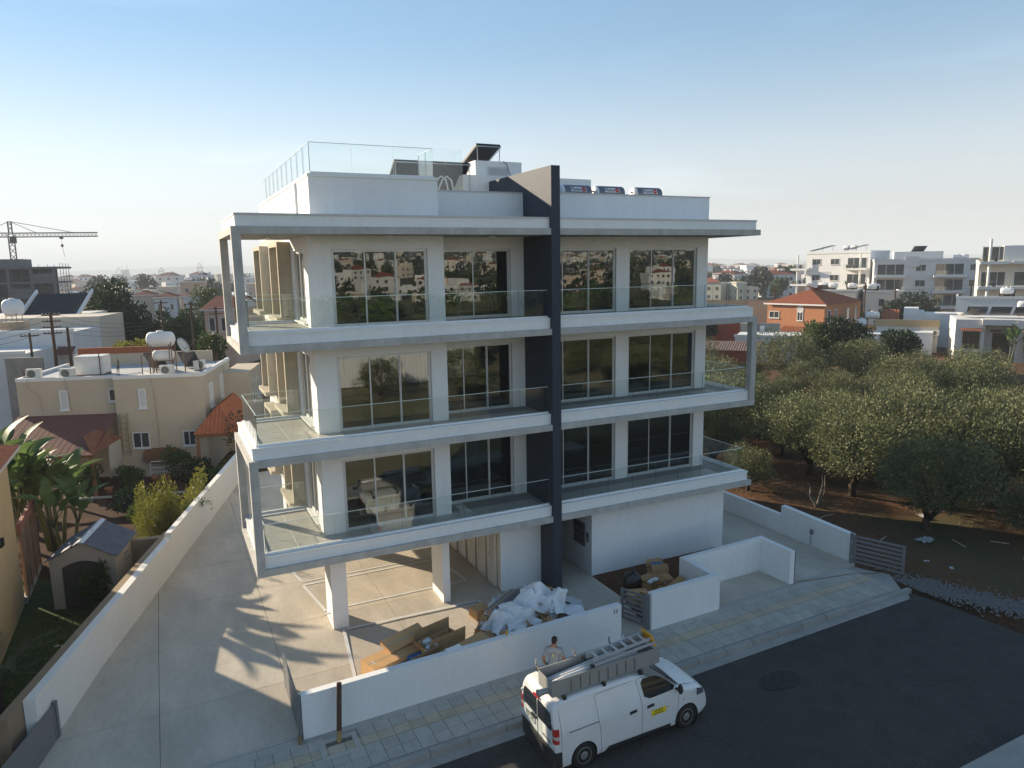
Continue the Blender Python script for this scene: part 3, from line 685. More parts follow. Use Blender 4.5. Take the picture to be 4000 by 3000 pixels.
# ------------------------------------------------------------------ boundary walls
mb = MB(SH).box(-9.0, .23, -3.68, -3.48, -.1, 1.13)
fw_ = mb.build('boundary_wall', WHITE, label='long white street wall with the number 13, cartons piled behind it', cat='wall', group='white boundary walls')
text('house_number', '13', .17, M('number_dark', (.05, .055, .06), .5), fw_, (.02, -3.684, 1.13-.045-.17), (pi/2, 0, 0), .006)
mb = MB(SH); mb.box(1.36, 4.0, -3.64, -3.44, -.1, 1.16); mb.box(3.78, 3.98, -3.438, -2.1, -.1, 1.158); mb.box(3.78, 7.42, -2.098, -1.9, -.1, 1.16); mb.box(7.22, 7.42, -3.46, -2.1, -.1, 1.158)
mb.build('boundary_wall', WHITE, label='stepped white street wall that folds round an open bin recess', cat='wall', group='white boundary walls')
mb = MB(); mb.prism([(10.45, -3.2), (10.68, -3.2), (10.92, .3), (10.69, .3)], -.2, 1.22); mb.prism([(10.69, .302), (10.89, .302), (11.05, 13), (10.85, 13)], -.2, .82)
mb.build('boundary_wall', WHITE, label='white side wall with one step in its top, beside the olive grove', cat='wall', group='white boundary walls')
mb = MB()
def lw(o, y): return (LWX(y)+o, y)
mb.prism([lw(0, -1.6), lw(-.24, -1.6), lw(-.24, 8.3), lw(0, 8.3)], -.6, 1.28)
mb.prism([lw(-.02, 8.302), lw(-.24, 8.302), lw(-.24, 24), lw(-.02, 24)], -.6, 1.42)
mb.build('boundary_wall', M('wall_cream_white', (.74, .72, .68), .6, .3, var=.04, vs=.8, bump=.15, bs=140, fine=.02), label='long pale wall along the driveway, running back beside the garden', cat='wall', group='white boundary walls')
mb = MB(); mb.prism([lw(-.26, -2.2), lw(-.50, -2.2), lw(-.50, 9.0), lw(-.26, 9.0)], -.6, 1.25); mb.prism([lw(-.44, 8.7), lw(-1.6, 8.9), lw(-1.6, 9.1), lw(-.44, 9.0)], -.6, 1.15)
mb.build('garden_wall', M('tan_render', (.28, .21, .14), .85, .2, var=.12, vs=1.5, bump=.3, bs=60), label='tan rendered garden wall backing onto the pale driveway wall', cat='wall')
# planter soil and bin recess
MB().prism([(1.83, .45), (3.77, .45), (3.77, -1.89), (7.4, -1.88), (7.42, .45)][0:2]+[(7.42, .45), (7.42, -1.89), (3.77, -1.89), (3.77, -3.42), (1.40, -3.42), (1.83, -1.45)][0:6], -.1, .02).build('planter_soil', SOIL, kind='structure')
# ------------------------------------------------------------------ gates
def gate(name, L, h, n, label, loc, rz, post=.09, vert=True, group='grey slatted gates', shear=0.):
    e = empty(name, loc, rz, label, 'gate', group)
    MB().box(-.05, .05, -.05, .05, -.05, h+.06).build('gate_post', ALUD, e)
    MB().box(.06, .06+post, -.025, .025, .05, h).build('gate_stile', ALUD, e); MB().box(L-post, L, -.025, .025, .05, h).build('gate_stile', ALUD, e)
    sl = MB().box(.06+post, L-post, -.018, .018, -.035, .035).mesh('gate_slat', ALUD)
    for i in range(n): place('gate_slat', sl, e, (0, 0, .09+(h-.13)*i/(n-1)))
    for z in (.25, h-.25): MB().tube((.03, -.06, z-.05), (.03, -.06, z+.05), .018).build('gate_hinge', cl, e)
    return e
gate('pedestrian_gate', .98, 1.05, 7, 'small grey slatted gate standing open beside the stepped street wall', (1.30, -3.50, -.03), rad(110))
gate('vehicle_gate', 1.75, 1.08, 7, 'grey slatted gate at the end of the olive grove wall', (10.42, -3.28, .18), rad(-68))
g3 = gate('vehicle_gate', 2.3, 1.08, 9, 'tall thin gate leaf standing edge-on between driveway and street wall', (-9.06, -3.62, -.28), rad(90))
g4 = gate('vehicle_gate', 2.6, 1.02, 15, 'ribbed grey gate leaf folded back on the pale driveway wall', (-14.38, -.95, -.32), rad(-108))
MB().box(-.05, .02, -.16, .04, -.02, .14).build('gate_stop', M('old_timber', (.25, .17, .10), .9, .1, var=.2, vs=8), None, loc=(-9.09, -3.72, -.28), label='small wooden block at the foot of the edge-on gate', cat='block')
ep = MB().box(7.42, 7.47, -3.46, -1.88, .1, 1.26).build('wall_trim', ALUD, None, label='grey metal gate track fixed along the bin recess wall', cat='gate track')
bx = MB().box(-.04, .04, -.05, .05, 0, .19).build('junction_box', ALUD, None, loc=(10.49, -1.42, .62), label='small grey electrical box on the white side wall', cat='electrical box')
MB().path([(-.02, 0, .0), (-.04, .02, -.15), (-.02, -.03, -.28), (-.05, .02, -.42)], .012, 5).build('loose_wire', DARK, bx)
# ------------------------------------------------------------------ white works van
VX, VY = -4.20, -6.82
van = empty('delivery_van', (VX, VY, .025*(VX-2)-.135), 0, 'white works van with roof tray and yellow door sign, parked at the kerb', 'van', rot=(0, -math.atan(.025), 0), scale=(.975, .985, 1.03))
PAINT = M('van_white', (.70, .70, .69), .25, .5, coat=.5, var=.04, vs=1.6, fine=.02)
BLACKP = M('black_plastic', (.022, .022, .024), .55, .4, bump=.15, bs=200)
VGL = M('van_glass', (.012, .014, .016), .04, .8)
SEAM = M('panel_gap', (.03, .03, .032), .7, .2)
CHR = M('chrome', (.6, .6, .6), .15, .5, metal=1.)
TOP = [(0, 1.34), (.015, 1.50), (.05, 1.60), (.12, 1.66), (.3, 1.695), (.8, 1.71), (1.6, 1.71), (2.2, 1.69), (2.42, 1.655), (2.6, 1.585), (3.0, 1.385), (3.4, 1.185), (3.58, 1.10), (3.8, 1.045), (4.05, .985), (4.22, .92), (4.34, .83), (4.42, .72), (4.46, .6), (4.47, .47)]
def lerp_t(tab, x):
    for (a, p), (b, q) in zip(tab, tab[1:]):
        if x <= b: return p+(q-p)*(x-a)/(b-a)
    return tab[-1][1]
def vtop(x): return lerp_t(TOP, x)
def vw(x, z):
    w = .865
    if z > .95: w -= .20*((z-.95)/.75)**1.35
    if z < .42: w -= .05*((.42-z)/.2)**2*.5
    if z > .62 and z < .74: w += .004
    if x > 3.5: w *= 1-.20*((x-3.5)/.97)**2.2
    if x < .12: w *= 1-.035*((.12-x)/.12)**2
    return w
st = [0, .004, .015, .05, .12, .2, .35]+[.5+.1*i for i in range(17)]+[2.2, 2.32, 2.42, 2.52, 2.6, 2.7, 2.8, 2.9, 3.0, 3.1, 3.2, 3.3, 3.4, 3.5, 3.58, 3.68, 3.8, 3.92, 4.05, 4.14, 4.22, 4.29, 4.34, 4.39, 4.42, 4.445, 4.46, 4.468]
mb = MB(); NS = 16; NC = 6; NT = 12
for xx in st:
    zt = vtop(xx); zb_ = .20 if xx < 4.3 else .20+.08*(xx-4.3)/.17
    rc = min(.11, (zt-zb_)*.35)
    half = []
    for i in range(NS):
        z = zb_+(zt-rc-zb_)*(i/(NS-1)); half.append((vw(xx, z), z))
    ws = half[-1][0]
    for i in range(1, NC+1):
        a = pi/2*i/NC; half.append((ws-rc*(1-cos(a))*1.0, zt-rc+rc*sin(a)*.92))
    wt, ztop = half[-1]
    for i in range(1, NT//2+1):
        t = i/(NT//2); half.append((wt*(1-t), ztop+.08*rc+.022*(1-(1-t)**2)))
    ring = [(xx, -y, z) for y, z in half]+[(xx, y, z) for y, z in half[-2::-1]]
    mb.v.extend(ring)
R_ = len(ring); n_ = len(st)
fs = []
for i in range(n_-1):
    for j in range(R_):
        fs.append((i*R_+j, (i+1)*R_+j, (i+1)*R_+(j+1) % R_, i*R_+(j+1) % R_))
fs += [tuple(range(R_)), tuple(range((n_-1)*R_, n_*R_))[::-1]]
mb.f = [f[::-1] for f in fs]; mb.m = [0]*len(fs)
body = mb.build('body', PAINT, van, smooth=True)
RW, FW, WR = .75, 3.72, .305
cutters = []
for ax in (RW, FW):
    for s in (-1, 1):
        c = MB().lathe([(.355, -.27), (.355, .27)], (ax, s*.80, WR-.01), 'y', 40).build('cut', PAINT, van)
        md = body.modifiers.new('arch', 'BOOLEAN'); md.operation = 'DIFFERENCE'; md.object = c; md.solver = 'EXACT'; cutters.append(c)
bpy.context.view_layer.update()
_dg = bpy.context.evaluated_depsgraph_get()
_me = bpy.data.meshes.new_from_object(body.evaluated_get(_dg)); body.modifiers.clear(); body.data = _me
for c in cutters: bpy.data.objects.remove(c)
for p in _me.polygons:
    p.use_smooth = True
    if abs(abs(p.center.y)-.53) < .02 and p.center.z < .68: p.use_smooth = False
_me.materials.clear(); _me.materials.append(PAINT)
try:
    _me.set_sharp_from_angle(angle=rad(38))
except Exception: pass
# wheel-house linings
for ax in (RW, FW):
    for s in (-1, 1):
        MB().path([(ax, s*.535, WR-.01), (ax, s*.85, WR-.01)], .353, 32, cap=False).path([(ax, s*.535, WR-.01), (ax, s*.545, WR-.01)], .34, 32).build('wheel_arch', M('arch_liner', (.012, .012, .012), .9), van)
def wheel(ax, s):
    e = empty('wheel', (ax, s*.755, WR)); e.parent = van
    MB().lathe([(.19, -.10), (.27, -.105), (.298, -.085), (.305, -.05), (.305, .05), (.298, .085), (.27, .105), (.19, .10)], ax='y', n=36).build('tyre', M('tyre_rubber', (.018, .018, .019), .85, .3, bump=.3, bs=120), e, smooth=True)
    r = MB(); d = s*.108
    r.lathe([(.196, d-s*.03), (.192, d), (.178, d-s*.012), (.12, d-s*.02), (.07, d+s*.004), (.0, d+s*.006)], ax='y', n=36)
    rim = r.build('rim', M('wheel_cover', (.36, .365, .37), .4, .5, metal=.5), e, smooth=True)
    h = MB()
    for i in range(15):
        a = 2*pi*i/15; h.lathe([(.017, d-s*.006), (.015, d-s*.002)], (cos(a)*.15, 0, sin(a)*.15), 'y', 8)
    h.build('rim_holes', DARK, rim)['kind'] = 'stuff'
for ax in (RW, FW):
    for s in (-1, 1): wheel(ax, s)
def spatch(name, corners, mat, s=-1, off=.006, nu=8, nv=8, parent=None, rnd=0.):
    """A patch lying on the van's side: four corners in (x, z), rounded at the corners by a superellipse when rnd>0."""
    (a, b, c, d) = corners; m = MB(); vs2 = []
    for j in range(nv+1):
        for i in range(nu+1):
            u, v = i/nu, j/nv
            if rnd:
                U, V = 2*u-1, 2*v-1
                k = rnd; U2 = U*(1-k*(V*V)**3*.5*abs(U)**3); V2 = V*(1-k*(U*U)**3*.5*abs(V)**3); u, v = (U2+1)/2, (V2+1)/2
            x = (a[0]*(1-u)+b[0]*u)*(1-v)+(d[0]*(1-u)+c[0]*u)*v
            z = (a[1]*(1-u)+b[1]*u)*(1-v)+(d[1]*(1-u)+c[1]*u)*v
            vs2.append((x, s*(vw(x, z)+off), z))
    m.add(vs2, [(j*(nu+1)+i, j*(nu+1)+i+1, (j+1)*(nu+1)+i+1, (j+1)*(nu+1)+i) for j in range(nv) for i in range(nu)])
    return m.build(name, mat, parent or van, smooth=True)
def seam(pts, s=-1, r=.0045, name='panel_seam', mat=None):
    q = []
    for (x0, z0), (x1, z1) in zip(pts, pts[1:]):
        k = max(2, int(math.hypot(x1-x0, z1-z0)/.06))
        q += [(x0+(x1-x0)*i/k, z0+(z1-z0)*i/k) for i in range(k)]
    q.append(pts[-1])
    MB().path([(x, s*(vw(x, z)+.0005), z) for x, z in q], r, 5).build(name, mat or SEAM, van)
for s in (-1, 1):
    spatch('side_window', [(2.47, 1.10), (3.46, 1.13), (2.93, 1.545), (2.40, 1.575)], VGL, s, .007, 10, 8, rnd=.35)
    seam([(2.36, .24), (2.38, 1.0), (2.34, 1.3), (2.30, 1.60)], s); seam([(3.38, .28), (3.44, .62), (3.5, 1.12)], s)
    seam([(1.22, .22), (1.20, .8), (1.16, 1.0), (1.13, 1.52), (1.17, 1.57), (2.31, 1.60)], s); seam([(.36, .985), (1.17, 1.0)], s, .010, 'slide_rail')
    seam([(2.3, 1.60), (2.62, 1.585), (3.0, 1.40), (3.42, 1.18)], s, .006)
    seam([(.16, .62), (.16, 1.5)], s)
    seam([(.30, .82), (.34, 1.40), (.40, 1.45), (1.05, 1.45), (1.08, 1.1)], s, .0025, 'pressing', M('pressing_line', (.55, .55, .56), .4))
    spatch('sill_trim', [(1.30, .205), (3.22, .205), (3.22, .30), (1.42, .32)], BLACKP, s, .010, 12, 3)
    for x in (2.12, 2.62):
        MB().obox((x, s*(vw(x, .93)+.018), .935), (.17, .028, .03), (0, -.08, 0)).obox((x, s*(vw(x, .93)+.004), .93), (.20, .012, .07), (0, -.08, 0)).build('door_handle', BLACKP, van)
    MB().ball((3.42, s*.985, 1.17), .10, (.62, .75, 1.25), 14, 8).tube((3.40, s*.83, 1.12), (3.42, s*.95, 1.12), .03).build('door_mirror', BLACKP, van, smooth=True)
    # tail light cluster and headlight
    m = MB()
    for z0, z1, mi in ((.80, .905, 0), (.91, .975, 1), (.98, 1.14, 0)):
        m.mi = mi
        m.hull([(-.012, s*.735, z0), (.10, s*(.872-.0), z0), (-.002, s*.845, z0), (-.016, s*.79, z0)][:1]+[(-.016, s*.80, z0), (.0, s*.852, z0), (.10, s*.874, z0)],
               [(-.012, s*.735, z1)]+[(-.016, s*.79, z1), (.0, s*.842, z1), (.10, s*.862, z1)])
    m.build('tail_light', [M('lamp_red', (.42, .012, .012), .15, .7, coat=.5), M('lamp_clear', (.5, .42, .40), .2, .6)], van)
    spatch('headlight', [(4.06, .74), (4.34, .70), (4.30, .84), (4.06, .93)], M('headlamp_glass', (.10, .11, .13), .08, .9, coat=1.), s, .008, 6, 4)
    MB().ball((3.62, s*(vw(3.62, .78)+.004), .80), .022, (1.4, .4, 1)).build('side_repeater', M('lamp_clear'), van)
# windscreen, wiper cowl, bonnet lines
def tpatch(name, x0, x1, y0, y1, mat, off=.006, nx_=10, ny_=10, shrink=0.):
    m = MB(); vs2 = []
    for j in range(ny_+1):
        for i in range(nx_+1):
            x = x0+(x1-x0)*i/nx_; k = 1-shrink*(1-i/nx_)
            y = (y0+(y1-y0)*j/ny_)*k; zt = vtop(x); vs2.append((x, y, zt+.024*(1-abs(y)/.75)+off-.012*0))
    m.add(vs2, [(j*(nx_+1)+i, j*(nx_+1)+i+1, (j+1)*(nx_+1)+i+1, (j+1)*(nx_+1)+i) for j in range(ny_) for i in range(nx_)])
    return m.build(name, mat, van, smooth=True)
tpatch('windscreen', 2.50, 3.42, -.70, .70, VGL, .008, 12, 12, .12)
tpatch('wiper_cowl', 3.43, 3.585, -.72, .72, BLACKP, .006, 3, 10)
MB().path([(3.5, -.55, vtop(3.5)+.03), (3.3, -.1, vtop(3.3)+.04), (3.28, .05, vtop(3.28)+.045)], .008, 5).build('wiper', BLACKP, van)
MB().path([(3.6, -.70, vtop(3.6)+.004), (3.9, -.69, vtop(3.9)+.004), (4.2, -.62, vtop(4.2)+.004), (4.33, -.4, vtop(4.33)+.01), (4.36, 0, vtop(4.36)+.02), (4.33, .4, vtop(4.33)+.01), (4.2, .62, vtop(4.2)+.004), (3.6, .70, vtop(3.6)+.004)], .004, 5).build('bonnet_seam', SEAM, van)
MB().prism([(4.30, -.62), (4.50, -.45), (4.515, 0), (4.50, .45), (4.30, .62), (4.2, .6), (4.2, -.6)], .22, .44).build('front_bumper', BLACKP, van)
# rear end
rx = -.006
MB().prism([(.16, -.872), (.02, -.885), (-.06, -.70), (-.075, 0), (-.06, .70), (.02, .885), (.16, .872), (.16, .83), (.05, .80), (.05, -.80), (.16, -.83)], .24, .60).build('rear_bumper', BLACKP, van)
for s in (-1, 1):
    m = MB(); p = [(s*.045, 1.02), (s*.67, 1.04), (s*.70, 1.12), (s*.655, 1.38), (s*.60, 1.43), (s*.05, 1.46)]
    m.hull([(rx+.02, y, z) for y, z in p], [(rx-.008, y, z) for y, z in p]); m.build('rear_window', VGL, van)
    for z in (.72, 1.28): MB().tube((rx-.004, s*.73, z), (rx-.004, s*.77, z), .027, n=6).build('door_hinge', PAINT, van)
MB().box(rx-.006, rx, -.006, .006, .60, 1.50).build('rear_seam', SEAM, van)
MB().box(rx-.03, rx, -.13, .13, 1.50, 1.54).build('brake_light', M('lamp_red'), van)
pl = MB().box(rx-.014, rx, .12, .60, .76, .88).build('number_plate', M('plate_white', (.60, .60, .58), .5), van)
for a in ((.11, .60, .752, .762), (.11, .60, .878, .888)): MB().box(rx-.018, rx-.001, *a).build('plate_border', BLACKP, pl)
text('plate_text', 'PKF 245', .115, M('plate_black', (.02, .02, .02), .5), pl, (rx-.016, .36, .82), (pi/2, 0, -pi/2), .002)
em = MB(); em.box(rx-.035, rx, .02, .26, .93, .975); em.build('rear_handle', BLACKP, van)
e2 = MB()
def oval(m, y, z, a, b, r): m.path([(rx-.016, y+a*cos(2*pi*i/20), z+b*sin(2*pi*i/20)) for i in range(21)], r, 5)
oval(e2, .14, 1.0, .062, .040, .007); oval(e2, .14, 1.0, .022, .038, .005); oval(e2, .14, 1.013, .045, .018, .005)
e2.build('emblem', CHR, van)
text('model_name', 'PROACE', .075, M('plate_black'), van, (rx-.010, -.44, .74), (pi/2, 0, -pi/2), .002, sx=1.3)
text('model_name', 'R20', .07, M('plate_black'), van, (rx-.010, .66, 1.02), (pi/2, 0, -pi/2), .002)
# door sign
sg = spatch('door_sign', [(2.64, .66), (3.08, .66), (3.08, .80), (2.64, .80)], M('sign_yellow', (.78, .60, .02), .5), -1, .009)
yk = vw(2.85, .73)
sgr = (pi/2, 0, 0)
text('sign_text', 'A & P', .078, M('plate_black'), sg, (2.85, -(yk+.012), .762), sgr, .002, sx=1.25)
text('sign_text', 'ELECTRICAL', .052, M('plate_black'), sg, (2.85, -(yk+.012), .697), sgr, .002, sx=1.05)
lg = spatch('bulb_sign', [(3.10, .685), (3.19, .685), (3.19, .80), (3.10, .80)], M('sign_white', (.74, .74, .68), .5), -1, .009)
m = MB(); m.ball((3.145, -(vw(3.145, .75)+.011), .752), .017, (1, .3, 1), 10, 6); m.obox((3.145, -(vw(3.145, .72)+.012), .726), (.014, .006, .018))
for i in range(7):
    a = rad(-20+i*220/6); m.obox((3.145+.031*cos(a), -(vw(3.145, .75)+.012), .752+.031*sin(a)), (.012, .004, .003), (0, -a, 0))
m.build('bulb_mark', M('sign_olive', (.25, .24, .08), .5), lg)
# ---- roof tray, bars, tube carrier
TRAY = M('tray_metal', (.33, .335, .325), .5, .5, metal=.35, var=.08, vs=3, fine=.05)
tx0, tx1, ty0, ty1, tz0, tz1 = .06, 3.02, -.66, -.04, 1.80, 2.15
tray = empty('roof_tray', (0, 0, 0)); tray.parent = van
MB().box(tx0, tx1, ty0, ty1, tz0, tz0+.012).build('tray_floor', TRAY, tray)
MB().box(tx0, tx1, ty0-.012, ty0, tz0, tz1).build('tray_side', TRAY, tray); MB().box(tx0, tx1, ty1, ty1+.012, tz0, tz1).build('tray_side', TRAY, tray)
MB().box(tx0-.012, tx0, ty0-.012, ty1+.012, tz0, tz1).build('tray_end', TRAY, tray); MB().box(tx1, tx1+.012, ty0-.012, ty1+.012, tz0, tz1-.1).build('tray_end', TRAY, tray)
m = MB(); m.box(tx0-.02, tx1+.02, ty0-.022, ty0+.012, tz1, tz1+.02); m.box(tx0-.02, tx1+.02, ty1-.012, ty1+.022, tz1, tz1+.02); m.build('tray_lip', TRAY, tray)
rib = MB().box(-.007, .007, -.014, 0, 0, .28).mesh('tray_rib', M('tray_rib_dark', (.12, .12, .12), .5, .5, metal=.3))
for i in range(8): place('tray_rib', rib, tray, (.55+i*.25, ty0-.0125, tz0+.02))
for x in (.38, 1.45, 2.5):
    b = MB().box(x-.02, x+.02, -.69, .70, 1.755, 1.80).build('roof_bar', M('bar_grey', (.16, .16, .165), .5, .5, metal=.4), van)
    for s in (-1, 1): MB().hull([(x-.05, s*.60, 1.68), (x+.05, s*.60, 1.68), (x+.05, s*.675, 1.64), (x-.05, s*.675, 1.64)], [(x-.035, s*.60, 1.757), (x+.035, s*.60, 1.757), (x+.035, s*.675, 1.757), (x-.035, s*.675, 1.757)]).build('bar_foot', BLACKP, b)
    MB().box(x-.018, x+.018, .70, .735, 1.802, 1.93).build('bar_end', TRAY, b)
m = MB(); m.lathe([(.072, -.17), (.072, 3.05)], (0, -.48, 1.885-.0), 'x', 20); m.lathe([(.083, -.22), (.083, -.15), (.06, -.15)], (0, -.48, 1.885), 'x', 20); m.lathe([(.083, 2.99), (.083, 3.06)], (0, -.48, 1.885), 'x', 20)
m.build('tube_carrier', M('carrier_grey', (.30, .305, .31), .45, .5, metal=.3), van, smooth=False)
# ---- pipes and ladder carried in the tray
rv = random.Random(3)
pw_ = M('pvc_white', (.66, .66, .65), .4, .5)
vM = van.matrix_basis.copy() if False else (Matrix.Translation(van.location) @ van.rotation_euler.to_matrix().to_4x4())
def on_van(name, mb, mat, label, cat, group=None, smooth=False):
    return mb.build(name, mat, None, smooth, loc=van.location, rot=van.rotation_euler, scale=van.scale, label=label, cat=cat, group=group)
for i in range(5):
    y = -.54+i*.085
    m = MB(); m.path([(.05+.02*i, y, 1.96+.012*(i % 2)), (1.3, y+.02, 2.05), (2.5-.12*i, y+.05, 2.11)], .026+.004*(i % 2), 8)
    on_van('conduit_pipe', m, pw_, ['white conduit pipe along the outer side of the roof tray', 'second white conduit pipe from the outer side of the roof tray', 'middle one of five white conduit pipes in the roof tray', 'fourth white conduit pipe from the outer side of the roof tray', 'white conduit pipe along the inner side of the roof tray'][i], 'pipe', 'white conduit pipes in the roof tray', True)
m = MB(); m.path([(.05, -.56, 2.06), (.5, -.53, 2.09), (1.0, -.5, 2.1), (1.3, -.47, 2.12)], [.045, .055, .05, .03], 8)
on_van('plastic_roll', m, M('clear_wrap', (.62, .63, .64), .25, .6, bump=.8, bs=30), 'crinkled clear plastic roll in the tail of the roof tray', 'plastic roll', smooth=True)
lad = empty('step_ladder', van.location, 0, 'aluminium step ladder with a yellow top lying on the van roof tray', 'ladder', rot=tuple(van.rotation_euler), scale=tuple(van.scale))
LAD = M('ladder_aluminium', (.60, .61, .62), .35, .5, metal=.5, var=.05, vs=5)
lx0, lx1 = 1.22, 2.96; L0 = lambda t: 2.18+.07*t
for y0, y1, z in ((-.60, -.57, 0), (-.22, -.15, .0), (-.56, -.52, .09), (-.26, -.19, .09)):
    MB().hull([(lx0, y0-.03, L0(0)+z), (lx0, y0+.01, L0(0)+z), (lx0, y0+.01, L0(0)+z+.055), (lx0, y0-.03, L0(0)+z+.055)],
              [(lx1, y1-.03, L0(1)+z), (lx1, y1+.01, L0(1)+z), (lx1, y1+.01, L0(1)+z+.055), (lx1, y1-.03, L0(1)+z+.055)]).build('ladder_rail', LAD, lad)
for i in range(6):
    t = (i+.6)/6.4; x = lx0+(lx1-lx0)*t
    MB().obox((x, -.39+.01*t, L0(t)+.12), (.085, .36-.02*t, .025), (0, .35, 0)).build('ladder_tread', LAD, lad)
for t in (.1, .9):
    MB().tube((lx0+(lx1-lx0)*t, -.58, L0(t)+.03), (lx0+(lx1-lx0)*t, -.20, L0(t)+.03), .012, n=6).build('ladder_brace', LAD, lad)
MB().hull([(lx1-.02, -.60, 2.19), (lx1+.03, -.60, 2.19), (lx1+.03, -.14, 2.19), (lx1-.02, -.14, 2.19)], [(lx1-.10, -.58, 2.46), (lx1-.06, -.58, 2.46), (lx1-.06, -.16, 2.46), (lx1-.10, -.16, 2.46)]).build('ladder_top', M('ladder_yellow', (.72, .33, .01), .5, .4), lad)
for y in (-.60, -.22): MB().obox((lx0-.05, y-.01, L0(0)+.02), (.10, .045, .06), (0, .5, 0)).build('ladder_foot', BLACKP, lad)

# ------------------------------------------------------------------ person standing on the pavement
def person(loc, rz, label):
    """One skinned figure: joints with radii, grown by Skin + Subdivision; materials by region."""
    J = {}; E_ = []
    def j(n, p, r, par=None):
        J[n] = (len(J), p, r)
        if par: E_.append((J[par][0], J[n][0]))
    H = .99
    j('pelvis', (0, 0, .96), (.155, .115)); j('waist', (0, .005, 1.08), (.140, .105), 'pelvis'); j('chest', (0, .0, 1.27), (.165, .118), 'waist'); j('upper', (0, -.01, 1.40), (.150, .10), 'chest')
    j('neck', (0, .0, 1.49), (.062, .062), 'upper'); j('neck2', (.0, .02, 1.55), (.060, .062), 'neck'); j('head', (.01, .045, 1.64), (.086, .106), 'neck2'); j('crown', (.01, .04, 1.73), (.074, .09), 'head')
    for s, nm in ((-1, 'l'), (1, 'r')):
        j('sh'+nm, (s*.185, -.01, 1.41), (.068, .066), 'upper')
        if nm == 'l':
            j('el'+nm, (-.265, -.05, 1.14), (.046, .046), 'sh'+nm); j('fo'+nm, (-.27, .03, 1.02), (.040, .040), 'el'+nm); j('wr'+nm, (-.24, .14, .90), (.028, .030), 'fo'+nm); j('pa'+nm, (-.22, .19, .85), (.030, .022), 'wr'+nm); b = Vector((-.21, .22, .82)); dd = Vector((.2, .6, -.7)).normalized()
        else:
            j('el'+nm, (.255, .02, 1.13), (.046, .046), 'sh'+nm); j('fo'+nm, (.30, .10, 1.02), (.041, .041), 'el'+nm); j('wr'+nm, (.36, .22, .89), (.028, .030), 'fo'+nm); j('pa'+nm, (.38, .27, .845), (.030, .022), 'wr'+nm); b = Vector((.39, .30, .82)); dd = Vector((.25, .7, -.6)).normalized()
        sd_ = dd.cross(Vector((0, 0, 1))).normalized()
        for q, (o, L) in enumerate(((-.027, .062), (-.009, .072), (.009, .068), (.026, .055))):
            j('f%s%da' % (nm, q), tuple(b+sd_*o), (.0095, .0095), 'pa'+nm); j('f%s%db' % (nm, q), tuple(b+sd_*o+dd*L*.55+Vector((0, 0, -.012))), (.0088, .0088), 'f%s%da' % (nm, q)); j('f%s%dc' % (nm, q), tuple(b+sd_*o+dd*L*.85+Vector((0, 0, -.035))), (.0075, .0075), 'f%s%db' % (nm, q))
        t = b-dd*.05+sd_*(-s*.035); j('t'+nm+'a', tuple(t), (.011, .011), 'pa'+nm); j('t'+nm+'b', tuple(t+sd_*(-s*.02)+dd*.035), (.009, .009), 't'+nm+'a')
        j('hip'+nm, (s*.095, .0, .88), (.105, .105), 'pelvis'); j('th'+nm, (s*.105, .015, .68), (.086, .088), 'hip'+nm); j('kn'+nm, (s*.11, .03 if s < 0 else .06, .49), (.060, .062), 'th'+nm); j('ca'+nm, (s*.115, -.01 if s < 0 else .03, .32), (.056, .058), 'kn'+nm); j('an'+nm, (s*.12, -.02 if s < 0 else .02, .09), (.042, .044), 'ca'+nm)
        j('hl'+nm, (s*.125, -.03 if s < 0 else .01, .045), (.042, .042), 'an'+nm); j('to'+nm, (s*.14, .13 if s < 0 else .17, .035), (.042, .032), 'hl'+nm)
    me = bpy.data.meshes.new('person'); me.from_pydata([tuple(c*H for c in v[1]) for v in J.values()], E_, [])
    o = bpy.data.objects.new('person', me); col.objects.link(o)
    o.modifiers.new('skin', 'SKIN'); sub = o.modifiers.new('sub', 'SUBSURF'); sub.levels = 2; sub.render_levels = 2
    for i, v in enumerate(J.values()):
        me.skin_vertices[0].data[i].radius = (v[2][0]*H, v[2][1]*H)
    me.skin_vertices[0].data[0].use_root = True
    bpy.context.view_layer.update()
    m2 = bpy.data.meshes.new_from_object(o.evaluated_get(bpy.context.evaluated_depsgraph_get())); bpy.data.objects.remove(o)
    SK = M('skin', (.30, .15, .09), .55, .4, var=.05, vs=20); SHIRT = M('shirt_grey', (.25, .28, .33), .9, .15, var=.08, vs=12, bump=.3, bs=40); TR = M('trousers', (.035, .037, .042), .9, .15, bump=.3, bs=60); HAIR = M('hair', (.018, .013, .010), .7, .3, bump=.6, bs=120); SHO = M('shoe', (.04, .035, .03), .7)
    m2.materials.clear()
    for q in (SK, SHIRT, TR, HAIR, SHO): m2.materials.append(q)
    for p in m2.polygons:
        p.use_smooth = True; x, y, z = (c/H for c in p.center); ax = abs(x)
        k = 0
        if z < .10: k = 4
        elif z < .97 and (ax < .22 and y < .18): k = 2
        elif .93 < z < 1.475 and (ax < .20 or z > 1.24) and y < .2: k = 1
        if z > 1.56 and (y < -.0 or z > 1.68): k = 3
        p.material_index = k
    for v in m2.vertices:   # shirt hem hangs a little off the waist, sleeves a little off the arm
        z = v.co.z/H
        if .93 < z < 1.05 and abs(v.co.x)/H < .2: v.co.x *= 1.06; v.co.y *= 1.08
    o = place('person', m2, None, loc, (0, 0, rz), label=label, cat='person')
    # beard, ears, nose, glasses
    h = MB(); c = Vector((.01, .045, 1.635))*H
    h.ball((c.x, c.y+.045, c.z-.055), .052, (1., .85, .75), 12, 8); h.build('beard', HAIR, o, smooth=True)
    m = MB(); m.ball((c.x-.076, c.y-.01, c.z-.01), .022, (.5, .8, 1.2)).ball((c.x+.076, c.y-.01, c.z-.01), .022, (.5, .8, 1.2)); m.build('ear', SK, o, smooth=True)
